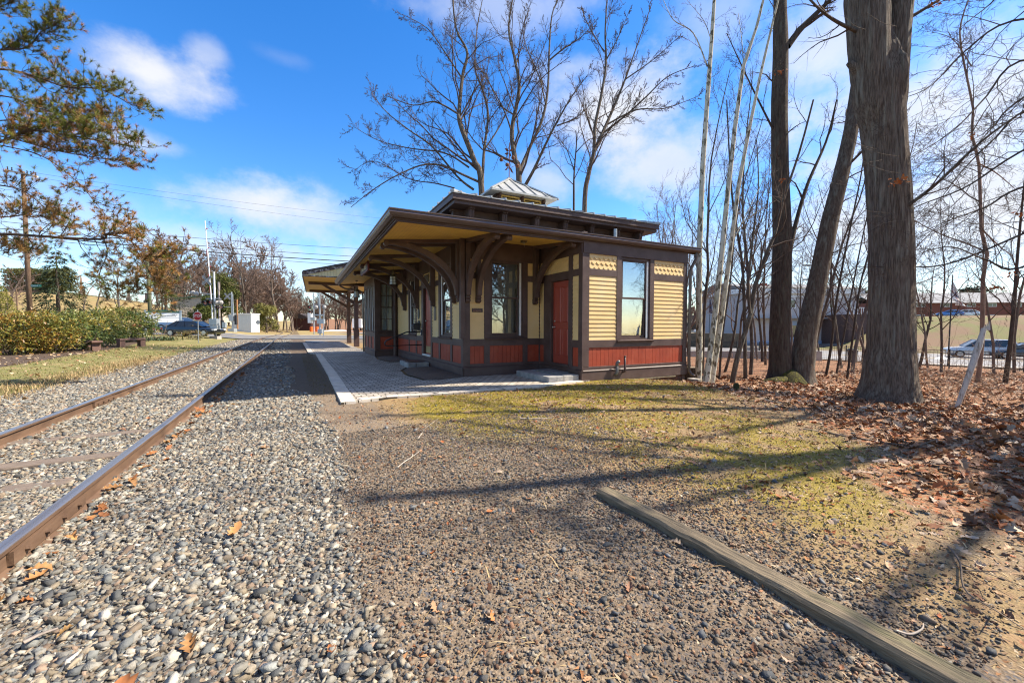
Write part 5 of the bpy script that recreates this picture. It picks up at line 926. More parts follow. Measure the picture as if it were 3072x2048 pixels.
d = 8.6; t_ = thing('broken_trunk', 'peeling whitish broken trunk leaning right among the brush', 'broken trunk', tuple(dn(2880, d, 0)))
mb = MB(); b_ = dn(2880, d, 0); P = [b_-b_, at(2905, 1130, d)-b_, at(2935, 1040, d)-b_, at(2952, 985, d)-b_]; mb.tube(P, [.04, .05, .058, .04], 9); mb.build('trunk', BIRCH, t_)
for k_ in range(4): mb = MB(); p = at(2952+k_*5, 990, d)-b_; mb.tube([p, p+np.array([.01*k_, 0, .1+.03*k_])], [.02, .003], 4); mb.build('splinter', BIRCH, t_)
# fallen branches
BR = M('dead_branch', (.20, .15, .11), (.12, .09, .065), sc=9, rough=.95, bump=.4); BRP = M('bleached_branch', (.52, .46, .38), (.36, .30, .24), sc=9, rough=.9)
def onground(u, v, dz=.015):
    dr_ = cF+cR*(u-1536)/FPX-cU*(v-1024)/FPX; s = 1.4/max(.02, -dr_[2])
    for _ in range(12): s = s+((CH+dr_[2]*s)-z1(dr_[0]*s, dr_[1]*s))/max(.02, -dr_[2])
    p = dr_*s; return np.array([p[0], p[1], z1(p[0], p[1])+dz])
def branch(label, px, r, mat=BR, twigs=2, seed=0, lift=0):
    rr = np.random.default_rng(seed+500); P = [onground(*p, dz=r*.7+lift*math.sin(i/(len(px)-1)*math.pi)) for i, p in enumerate(px)]; o = P[0]; T = Tree(seed+300); Q, R = T.guide([p-o for p in P], r, r*.45, 16)
    T.twig = []
    for k_ in range(twigs):
        i = int(rr.integers(3, 13)); dv = unit(np.array([rr.normal(), rr.normal(), .25])); L = rr.uniform(.1, .28); T.trunk.append((np.array([Q[i]+dv*L*t_ for t_ in (0, .5, 1)]), np.array([r*.5, r*.35, r*.2])))
    tt = T.mesh(T.trunk, 'fallen_branch', mat, None); tt.location = tuple(map(float, o)); tag(tt, label, 'branch', 'fallen branches on the ground')
branch('long grey branch lying at the edge of the leaf litter', [(2410, 1290), (2500, 1305), (2620, 1325), (2760, 1345), (2900, 1335)], .022, BR, 3, 1)
branch('crooked thin branch among the leaves at the lower right', [(2845, 1640), (2880, 1700), (2895, 1790), (2990, 1850), (3072, 1890)], .009, BR, 3, 2, .03)
branch('thin curved branch at the upper right leaf edge', [(2880, 1220), (2950, 1250), (3000, 1290), (3060, 1340)], .011, BR, 2, 3, .05)
branch('straight bleached stick on the moss', [(1560, 1256), (1600, 1257), (1660, 1254)], .012, BRP, 0, 4)
branch('dark stick pointing at the depot on the moss edge', [(1352, 1236), (1375, 1250), (1400, 1262)], .014, B_DARK, 0, 5)
branch('forked pale twig on the grit near the path', [(1255, 1315), (1272, 1290), (1275, 1275), (1262, 1262)], .007, BRP, 2, 6)
branch('short pale twig on the grit in front of the moss', [(1190, 1405), (1215, 1385), (1235, 1372), (1238, 1362)], .008, BRP, 1, 7)
branch('long thin straw coloured twig across the grit', [(1250, 1585), (1320, 1572), (1370, 1545), (1440, 1518)], .006, BR, 1, 8)
branch('dark dry twig lying on the paver path corner', [(1295, 1160), (1340, 1155), (1368, 1162), (1378, 1140)], .007, B_DARK, 4, 9, .05)
branch('weathered grey stick lying among the ballast at the lower left', [(70, 1935), (120, 1910), (175, 1890)], .015, M('silvery_wood', (.30, .25, .21), (.20, .16, .13), sc=9, st=(4, 1, 1), rough=.9), 0, 10)
branch('thin branch on the moss in front of the small stump', [(2220, 1192), (2290, 1200), (2350, 1212)], .012, BRP, 2, 11)
branch('pale branched twig at the moss edge below the oak', [(2435, 1205), (2450, 1225), (2470, 1240), (2500, 1252)], .010, BRP, 3, 12, .04)
branch('curled twig lying against the timber', [(2690, 1895), (2730, 1905), (2765, 1890), (2770, 1872)], .008, BRP, 0, 13)
# ------------------------------------------------------------------ loose ground cover (each a mass nobody could count)
def infront(x, y, z, mx=140):      # keep what the lens could plausibly see, with a generous margin
    d = x*math.sin(YAW)+y*math.cos(YAW); r = x*cR[0]+y*cR[1]; return (d > .7)*(np.abs(r) < 1.255*d+.8+.05*d)*(d < 200)
def scatter(n, x0, x1, y0, y1, dens, seed):
    r = np.random.default_rng(seed); x = r.uniform(x0, x1, n); y = r.uniform(y0, y1, n); k = infront(x, y, 0)*(r.random(n) < dens(x, y)); x, y = x[k], y[k]
    bld = (x > 3.85)*(y > 9.75)+(x > 6.05)*(y > 7.7)*(x < 9.85)+((x > .72)*(x < 6.2)*(y > 7.55)*(y < 40)); k = ~bld.astype(bool); return x[k], y[k]
ICO_V = None
def ico():
    t = (1+5**.5)/2; v = np.array([(-1, t, 0), (1, t, 0), (-1, -t, 0), (1, -t, 0), (0, -1, t), (0, 1, t), (0, -1, -t), (0, 1, -t), (t, 0, -1), (t, 0, 1), (-t, 0, -1), (-t, 0, 1)], float); v /= np.linalg.norm(v[0])
    f = np.array([(0, 11, 5), (0, 5, 1), (0, 1, 7), (0, 7, 10), (0, 10, 11), (1, 5, 9), (5, 11, 4), (11, 10, 2), (10, 7, 6), (7, 1, 8), (3, 9, 4), (3, 4, 2), (3, 2, 6), (3, 6, 8), (3, 8, 9), (4, 9, 5), (2, 4, 11), (6, 2, 10), (8, 6, 7), (9, 8, 1)]); return v, f
def rotm(r, n, tilt):
    a = r.uniform(0, 2*math.pi, n); b = r.normal(0, tilt, n); c = r.normal(0, tilt, n); ca, sa, cb, sb, cc, sc = np.cos(a), np.sin(a), np.cos(b), np.sin(b), np.cos(c), np.sin(c); z = np.zeros(n); o = np.ones(n)
    Rz = np.array([[ca, -sa, z], [sa, ca, z], [z, z, o]]).transpose(2, 0, 1); Rx = np.array([[o, z, z], [z, cb, -sb], [z, sb, cb]]).transpose(2, 0, 1); Ry = np.array([[cc, z, sc], [z, o, z], [-sc, z, cc]]).transpose(2, 0, 1); return Rz@Rx@Ry
HEX = (np.array([(x, y, z) for z in (-1, 1) for y in (-1, 1) for x in (-1, 1)], float)*.8, np.array([(0, 2, 3), (0, 3, 1), (4, 5, 7), (4, 7, 6), (0, 1, 5), (0, 5, 4), (2, 6, 7), (2, 7, 3), (0, 4, 6), (0, 6, 2), (1, 3, 7), (1, 7, 5)]))
def stones(name, x, y, size, pal, seed, mat, flat=(.75, .5), jit=.28, smooth=False, sink=.25, tilt=.35):
    r = np.random.default_rng(seed); n = len(x)
    if smooth: v, f = ico(); V = v[None]*(1+r.uniform(-jit, jit, (n, 12, 1)))
    else: v, f = HEX; V = v[None]*(1+r.uniform(-.38, .26, (n, 8, 3))); V[:, :, 0] += r.normal(0, .3, (n, 1))*V[:, :, 2]; V[:, :, 1] += r.normal(0, .3, (n, 1))*V[:, :, 0]
    m_ = len(v); k_ = len(f); sx = size(r, n)
    sc = np.stack([sx, sx*r.uniform(flat[0]-.2, flat[0]+.2, n), sx*r.uniform(flat[1]-.17, flat[1]+.17, n)], -1); V = V*sc[:, None, :]; V = np.einsum('nij,nkj->nki', rotm(r, n, tilt), V)
    z = gz(x, y)+sc[:, 2]*(1-2*sink)*.6+r.uniform(-.2, .35, n)*sx*.5; V += np.stack([x, y, z], -1)[:, None, :]
    F = (f[None]+np.arange(n)[:, None, None]*m_).reshape(-1, 3); c = np.array(pal)[r.integers(0, len(pal), n)]*r.uniform(.5, 1.05, (n, 1)); C = np.repeat(c, k_, 0)
    return tag(npmesh(name, V.reshape(-1, 3), F, mat, col=C, smooth=smooth), kind='stuff')
STM = M('ballast_stone', (.95, .95, .95), (.72, .72, .72), sc=45, det=5, rough=.85, bump=.35, bsc=120, attr='Col', spec=.25)
PAL = [(.29, .275, .24), (.33, .31, .26), (.25, .255, .235), (.19, .195, .185), (.40, .34, .25), (.37, .305, .215), (.29, .225, .16), (.46, .42, .34), (.24, .195, .145), (.55, .51, .43), (.30, .305, .28), (.14, .14, .135), (.42, .36, .27), (.34, .245, .175)]
zb = lambda k: (lambda x, y: zones(x, y)[k])
lg = lambda mu, s, a, b: (lambda r, n: np.clip(np.exp(r.normal(math.log(mu), s, n)), a, b))
x, y = scatter(125000, -5, 1.2, .6, 6.5, zb('bal'), 1); stones('gravel', x, y, lg(.0118, .42, .006, .036), PAL, 1, STM, flat=(.68, .42))
x, y = scatter(80000, -6, 1.2, 6.5, 15, zb('bal'), 2); stones('gravel', x, y, lg(.0185, .35, .010, .045), PAL, 2, STM, flat=(.7, .45))
x, y = scatter(22000, -7, 1.2, 15, 46, zb('bal'), 3); stones('gravel', x, y, lg(.036, .3, .02, .065), PAL, 3, STM, flat=(.75, .4))
# grit, chips and acorns on the trodden path
path = lambda x, y: (1-zones(x, y)['bal'])*(1-.85*zones(x, y)['lit'])*sm((7.6-y)/1.5)*sm((3.3-x+.25*y)/1.2)*(1-.5*zones(x, y)['moss'])
PALD = [(.09, .09, .09), (.13, .125, .12), (.17, .16, .145), (.20, .15, .11), (.26, .20, .14), (.15, .11, .08), (.23, .13, .08), (.33, .28, .21)]
x, y = scatter(130000, 0, 5, .5, 5.5, path, 4); stones('grit', x, y, lg(.0048, .45, .0025, .016), PALD, 4, STM, flat=(.8, .6))
x, y = scatter(8000, .2, 9, .2, 7.4, lambda x, y: path(x, y)*.5+.14*sm((x-2)/1), 5); stones('chips', x, y, lg(.012, .4, .006, .032), [(.12, .125, .13), (.16, .165, .17), (.22, .22, .215), (.30, .27, .22), (.26, .2, .15)], 5, STM, flat=(.75, .42))
ACM = M('acorn', (.95, .95, .95), (.8, .8, .8), sc=40, rough=.5, attr='Col', spec=.4)
x, y = scatter(11000, .2, 9, .2, 7.2, lambda x, y: (path(x, y)*.55+.12*sm((x-1.5)/1))*(vnoise(x*1.7, y*1.7, 77) > .4), 6); stones('acorns', x, y, lg(.0088, .16, .006, .012), [(.34, .19, .095), (.42, .26, .14), (.28, .14, .07), (.22, .11, .06), (.46, .31, .19)], 6, ACM, flat=(.95, .9), jit=.04, smooth=True, sink=.1)
# oak leaves
LFM = M('dry_leaf', (1, 1, 1), (.75, .75, .75), sc=25, rough=.7, attr='Col', spec=.3)
def leaves(name, x, y, ls, seed, pal, lift=.012, tilt=.35):
    r = np.random.default_rng(seed); n = len(x); half = [(0.0, .03), (.16, .16), (.24, .10), (.36, .30), (.46, .15), (.6, .34), (.7, .15), (.84, .20), (1.0, .0)]
    pts = [(a, 0., 0.) for a, _ in half]; m_ = len(half); up_ = [(a, b, 0) for a, b in half[1:-1]]; lo_ = [(a, -b, 0) for a, b in half[1:-1]]; v = np.array(pts+up_+lo_, float); v[:, 0] -= .5
    f = []
    for i in range(m_-1):
        u = lambda j: m_+j-1 if 0 < j < m_-1 else j
        l_ = lambda j: m_+(m_-2)+j-1 if 0 < j < m_-1 else j
        if i == 0: f += [(0, 1, u(1)), (0, l_(1), 1)]
        elif i == m_-2: f += [(i, m_-1, u(i)), (i, l_(i), m_-1)]
        else: f += [(i, i+1, u(i+1)), (i, u(i+1), u(i)), (i, l_(i+1), i+1), (i, l_(i), l_(i+1))]
    f = np.array(f); L = ls(r, n); V = np.repeat(v[None], n, 0); curl = r.uniform(-.9, 1.3, n)[:, None]; cup = r.uniform(-.5, 1.6, n)[:, None]
    V[:, :, 2] = curl*V[:, :, 0]**2*.8+cup*np.abs(V[:, :, 1])*.75+r.normal(0, .03, (n, len(v))); V *= L[:, None, None]; V = np.einsum('nij,nkj->nki', rotm(r, n, tilt), V)
    V[:, :, 2] -= V[:, :, 2].min(1, keepdims=True)*.7; V += np.stack([x, y, gz(x, y)+r.uniform(.0, lift, n)], -1)[:, None, :]
    F = (f[None]+np.arange(n)[:, None, None]*len(v)).reshape(-1, 3); c = np.array(pal)[r.integers(0, len(pal), n)]*r.uniform(.5, 1.0, (n, 1)); return tag(npmesh(name, V.reshape(-1, 3), F, LFM, col=np.repeat(c, len(f), 0)), kind='stuff')
LP = [(.42, .23, .12), (.50, .31, .18), (.36, .16, .075), (.55, .38, .25), (.40, .12, .035), (.30, .15, .085), (.47, .20, .07), (.24, .13, .08), (.58, .43, .30)]
x, y = scatter(14000, 2.4, 14, .2, 7.5, zb('lit'), 7); leaves('fallen_leaves', x, y, lg(.085, .28, .04, .15), 7, LP, .03)
x, y = scatter(20000, 6, 32, 1, 24, lambda x, y: zones(x, y)['lit']*sm((np.hypot(x, y)-6)/3), 8); leaves('fallen_leaves', x, y, lg(.13, .25, .07, .2), 8, LP, .05)
x, y = scatter(30000, .4, 10.5, .2, 8.8, lambda x, y: (1-zones(x, y)['bal'])*(1-zones(x, y)['lit'])*(.12+.6*sm((x-2)/2)), 9); leaves('leaf_scraps', x, y, lg(.028, .45, .01, .08), 9, LP, .006)
x, y = scatter(420, -5, 1, .9, 12, lambda x, y: zones(x, y)['bal']*(vnoise(x*.8, y*.8, 4) > .55)*.5, 10); leaves('fallen_leaves', x, y, lg(.075, .3, .04, .13), 10, [(.50, .26, .10), (.55, .34, .18), (.40, .16, .07), (.6, .36, .15)], .02)
x = np.concatenate([-1.36+np.abs(np.random.default_rng(3).normal(.08, .05, 110)), [-.55, -.40, -.62, -.7, -.2, .12, -.35]]); y = np.concatenate([np.random.default_rng(4).uniform(1.8, 14, 110), [1.9, 2.1, 1.75, 1.6, 1.7, 1.8, 3.1]]); leaves('fallen_leaves', x, y, lg(.09, .25, .05, .14), 11, [(.50, .25, .09), (.44, .18, .06), (.36, .14, .05)], .03)
x, y = scatter(2600, -16, -4.6, 6, 34, lambda x, y: zones(x, y)['lawn']*.8, 12); leaves('fallen_leaves', x, y, lg(.09, .3, .05, .16), 12, [(.55, .38, .2), (.46, .26, .13), (.6, .45, .28)], .03)
# grass, straw and moss
GRM = M('grass_blade', (1, 1, 1), (.85, .85, .85), sc=9, rough=.8, attr='Col', spec=.15)
def blades(name, x, y, hs, wd, seed, pal, lean=.6, flat=0., bend=.5):
    r = np.random.default_rng(seed); n = len(x); h = hs(r, n); a = r.uniform(0, 2*math.pi, n); ln = np.abs(r.normal(0, lean, n))+flat; ca, sa = np.cos(a), np.sin(a); w_ = wd*r.uniform(.6, 1.4, n); p0 = np.stack([x, y, gz(x, y)-.002], -1)
    d1 = np.stack([ca*np.sin(ln), sa*np.sin(ln), np.cos(ln)], -1); l2 = np.minimum(ln+bend*r.uniform(.4, 1.4, n), 1.62); d2 = np.stack([ca*np.sin(l2), sa*np.sin(l2), np.cos(l2)], -1); s_ = np.stack([-sa, ca, np.zeros(n)], -1)*w_[:, None]
    m_ = p0+d1*h[:, None]*.5; t_ = m_+d2*h[:, None]*.5; t_[:, 2] = np.maximum(t_[:, 2], p0[:, 2]+.006); V = np.stack([p0-s_, p0+s_, m_+s_*.7, m_-s_*.7, t_], 1).reshape(-1, 3); o = np.arange(n)[:, None]*5
    F = np.concatenate([o+np.array([[0, 1, 2]]), o+np.array([[0, 2, 3]]), o+np.array([[3, 2, 4]])], 1).reshape(-1, 3); c = np.array(pal)[r.integers(0, len(pal), n)]*r.uniform(.6, 1.0, (n, 1)); return tag(npmesh(name, V, F, GRM, col=np.repeat(c, 3, 0)), kind='stuff')
STR = [(.44, .32, .16), (.50, .38, .21), (.36, .25, .12), (.30, .20, .10)]; GRN = [(.12, .16, .03), (.16, .18, .045), (.28, .23, .09), (.32, .25, .11), (.09, .13, .025), (.18, .18, .05)]
x, y = scatter(60000, -22, -4.5, 5, 34, lambda x, y: zones(x, y)['lawn']*(1-zones(x, y)['mul'])*(.4+.6*(vnoise(x*.9, y*.9, 5) > .35)), 13); blades('grass', x, y, lg(.05, .3, .02, .1), .006, 13, GRN)
x, y = scatter(20000, -7.5, -4.4, 5, 22, lambda x, y: sm((x+5.9)/.7)*sm((-4.5-x)/.3+.5), 14); blades('dry_grass', x, y, lg(.10, .35, .04, .2), .005, 14, STR, lean=.5)
x, y = scatter(85000, .5, 11, .2, 8.6, lambda x, y: (1-zones(x, y)['bal'])*(1-.7*zones(x, y)['lit'])*(.12+.88*zones(x, y)['dry'])*(.35+.65*(vnoise(x*1.3, y*1.3, 15) > .45)), 15); blades('straw', x, y, lg(.055, .5, .015, .16), 0.003, 15, STR+[(.45, .33, .17), (.3, .2, .1)], lean=.5, flat=.95, bend=.5)
MOS = [(.40, .32, .045), (.32, .27, .045), (.48, .38, .07), (.26, .22, .05), (.20, .18, .04), (.42, .32, .12)]
x, y = scatter(150000, .35, 11.5, .2, 8.9, lambda x, y: (1-zones(x, y)['bal'])*(1-.6*zones(x, y)['lit'])*(.22+.78*sm((x-1.2)/2))*(1-.5*zones(x, y)['moss'])*(.35+.65*(vnoise(x*2.1, y*2.1, 55) > .4)), 19); blades('leaf_bits', x, y, lg(.026, .45, .008, .07), .0062, 19, [(.46, .31, .18), (.36, .22, .12), (.27, .17, .10), (.55, .42, .27), (.20, .13, .085), (.40, .20, .09), (.14, .11, .08)], lean=.25, flat=1.25, bend=.4)
x, y = scatter(170000, .8, 11.5, .2, 8.9, lambda x, y: zones(x, y)['moss'], 16); blades('moss', x, y, lg(.017, .3, .008, .034), .0045, 16, MOS, lean=.7, bend=.3)
x, y = scatter(9000, .3, .95, 8, 22, lambda x, y: zones(x, y)['strip']*.6, 17); blades('moss', x, y, lg(.018, .3, .008, .03), .006, 17, [(.22, .19, .05), (.28, .2, .09), (.17, .12, .07)], lean=.9)
x, y = scatter(5000, -24, -7, 6, 44, lambda x, y: zones(x, y)['mul']*.25, 18); blades('bark_chips', x, y, lg(.08, .4, .03, .16), .014, 18, [(.16, .11, .08), (.10, .07, .05), (.3, .22, .15)], lean=.3, flat=1.2)
# dry brush along the wood edge
def brush(name, n, seed, fn, L, r0, mat, kind='stuff'):
    T = Tree(seed); rr = np.random.default_rng(seed)
    for i in range(n):
        p = fn(rr); P, R = T.limb((p[0], p[1], z1(p[0], p[1])-.03), (rr.normal(0, .5), rr.normal(0, .5), 1.), L*rr.uniform(.5, 1.25), r0*rr.uniform(.6, 1.3), .2, -.02, 7, .25); T.trunk.append((P, R)); T.sprout(P, R, 1, 2, 4, .35, (.4, 1.), .2, .0, .2, minr=r0*.4)
    T.trunk += T.twig; return tag(T.mesh(T.trunk, name, mat, None), kind=kind)
BRU = M('dry_brush', (.33, .23, .15), (.22, .15, .10), sc=2, rough=.9); BRU2 = M('reddish_brush', (.26, .15, .10), (.19, .11, .08), sc=2, rough=.9)
def near_oak(r): u, d = r.uniform(2730, 3120), r.uniform(8.2, 15); x, y, z = gat(u, d); return x, y
def mid_right(r): u, d = r.uniform(2430, 2680), r.uniform(13, 24); x, y, z = gat(u, d); return x, y
def mid_left(r): u, d = r.uniform(2150, 2400), r.uniform(14.5, 27); x, y, z = gat(u, d); return x, y
brush('brush', 85, 201, near_oak, 1.25, .006, BRU); brush('brush', 60, 202, mid_right, 1.1, .009, BRU); brush('brush', 60, 203, mid_left, .95, .010, BRU2)
brush('brush', 40, 204, lambda r: gat(r.uniform(2750, 3110), r.uniform(16, 25))[:2], 2.6, .011, BRU)
x = np.array([1.6, 2.9, 3.6]); 
# ------------------------------------------------------------------ shrubs and evergreens as leaf masses on stems
def leafmass(name, parent, C, A, n, ls, seed, pal, mat, droop=.25, fill=.55, wd=.3, noise_s=1.3, whorl=1):
    r = np.random.default_rng(seed); C = np.array(C, float); A = np.array(A, float); N0 = n; d = r.normal(0, 1, (N0, 3)); d /= np.linalg.norm(d, axis=1, keepdims=True); rad_ = r.uniform(fill, 1., N0)**.6
    bump = .82+.36*fbm(d[:, 0]*noise_s*2+5, d[:, 1]*noise_s*2+d[:, 2]*noise_s*2.7+5, 3, seed); p = C+d*A*(rad_*bump)[:, None]
    if whorl > 1: p = np.repeat(p, whorl, 0); d = np.repeat(d, whorl, 0); n = len(p)
    o_ = d*.6+r.normal(0, .65, (n, 3)); o_[:, 2] += .25-droop; o_ /= np.linalg.norm(o_, axis=1, keepdims=True); s_ = np.cross(o_, r.normal(0, 1, (n, 3))+np.array([0, 0, 1.5])); s_ /= np.linalg.norm(s_, axis=1, keepdims=True)+1e-9; nn = np.cross(o_, s_); L = ls(r, n)[:, None]; W_ = L*wd
    V = np.stack([p, p+o_*L*.5+s_*W_*.5-nn*L*.04, p+o_*L*1.0-nn*L*.12, p+o_*L*.5-s_*W_*.5-nn*L*.04], 1).reshape(-1, 3); F = (np.arange(n)[:, None]*4+np.array([[0, 1, 2, 3]]))
    g = fbm(p[:, 0]*.9+9, p[:, 1]*.9+p[:, 2]*1.3, 3, seed+3); idx = np.clip((g*len(pal)*1.3-len(pal)*.15+r.normal(0, .8, n)).astype(int), 0, len(pal)-1); c = np.array(pal)[idx]*r.uniform(.7, 1.3, (n, 1)); return npmesh(name, V, F, mat, parent, col=c)
LEAFM = M('evergreen_leaf', (1, 1, 1), (.85, .85, .85), sc=12, rough=.45, attr='Col', spec=.4); DULL = M('needle_leaf', (1, 1, 1), (.85, .85, .85), sc=12, rough=.7, attr='Col', spec=.2)
RH = [(.04, .075, .015), (.06, .10, .02), (.10, .13, .025), (.17, .17, .03), (.25, .19, .03), (.24, .12, .02)]
def shrub(name, label, u, d, w_, h, n, seed, pal, ls=.12, wd=.3, dp=1., mat=LEAFM, cat='shrub', whorl=5, group=None, zc=.5):
    x, y, z = gat(u, d); t_ = thing(name, label, cat, (x, y, z), 0, group); leafmass('foliage', t_, (0, 0, h*zc), (w_/2, w_/2*dp, h*.54), n, lg(ls, .25, ls*.5, ls*1.7), seed, pal, mat, wd=wd, whorl=whorl, fill=.35)
    T = Tree(seed)
    for i in range(9): P, R = T.limb((T.r.normal(0, w_*.12), T.r.normal(0, w_*.1), -.05), (T.r.normal(0, .6), T.r.normal(0, .6), 1), h*.8, .02, .2, .05, 7, .3); T.trunk.append((P, R))
    T.mesh(T.trunk, 'stem', B_TWIG, t_); return t_
g_ = 'rhododendron bushes forming the hedge'
shrub('rhododendron', 'orange tinged rhododendron at the left edge of the hedge', 30, 17.6, 2.9, 1.75, 1500, 31, RH[2:]+RH[3:], group=g_); shrub('rhododendron', 'reddish brown and green rhododendron second along the hedge', 130, 18.6, 2.8, 1.9, 1500, 32, RH[1:], group=g_); shrub('rhododendron', 'green rhododendron in the middle of the hedge behind the short bench', 205, 20.3, 2.9, 1.95, 1500, 33, RH[:5], group=g_); shrub('rhododendron', 'large rounded green rhododendron at the right end of the hedge', 352, 27.5, 4.4, 2.3, 2600, 34, RH[:5], group=g_, ls=.14); shrub('rhododendron', 'yellow green rhododendron joining the large rounded one in the hedge', 280, 23.5, 3.0, 1.95, 1500, 35, RH[1:5], group=g_, ls=.13)
x, y, z = gat(4, 21); t_ = thing('golden_conifer', 'conical golden green dwarf conifer at the left edge', 'shrub', (x, y, z))
for k_ in range(9): leafmass('foliage', t_, (0, 0, .25+k_*.33), (1.35-k_*.135, 1.35-k_*.135, .36), 2000-k_*150, lg(.06, .2, .03, .1), 50+k_, [(.13, .14, .02), (.20, .19, .03), (.27, .24, .04), (.09, .11, .02)], DULL, wd=.45, fill=.7)
mb = MB(); mb.tube([(0, 0, -.1), (0, 0, 2.8)], [.09, .02], 7); mb.build('trunk', B_DARK, t_)
shrub('low_shrub', 'low yellowish leafed shrub with bare twigs in front of the black sedan', 578, 33.5, 2.3, .75, 420, 36, [(.16, .13, .03), (.24, .18, .04), (.10, .10, .03), (.22, .12, .05)], ls=.09, whorl=3, dp=.5)
shrub('low_shrub', 'thin bare twiggy brown bush at the tail of the black sedan', 512, 33, 1.2, .7, 60, 37, [(.24, .16, .09), (.30, .22, .13)], ls=.07, whorl=2)
x, y, z = gat(478, 30); t_ = thing('spiky_plant', 'dark green spiky leafed plant with dried flower stalks beside the low shrub', 'plant', (x, y, z)); r_ = np.random.default_rng(9); xx = r_.normal(0, .55, 260); yy = r_.normal(0, .35, 260)
V, F = [], []
for i in range(260):
    a = r_.uniform(0, 6.28); L = r_.uniform(.3, .6); p = np.array([xx[i], yy[i], 0]); dv = np.array([math.cos(a), math.sin(a), r_.uniform(.5, 1.6)]); dv /= np.linalg.norm(dv); s_ = np.array([-math.sin(a), math.cos(a), 0])*.02; o_ = len(V); V += [p-s_, p+s_, p+dv*L*.6+s_, p+dv*L*.6-s_, p+dv*L+np.array([0, 0, -.12])]; F += [(o_, o_+1, o_+2), (o_, o_+2, o_+3), (o_+3, o_+2, o_+4)]
npmesh('foliage', np.array(V), np.array(F), M('spiky_leaf', (.05, .085, .04), (.09, .12, .05), rough=.5), t_)
mb = MB()
for (a, b_, h) in ((-.5, .1, 1.3), (-.1, 0, 1.0), (.45, .2, 1.45), (.2, -.1, .9), (-.2, .2, 1.2)): mb.tube([(a*.3, b_, 0), (a, b_, h)], [.012, .008], 4)
mb.build('dried_stalk', BRU, t_)
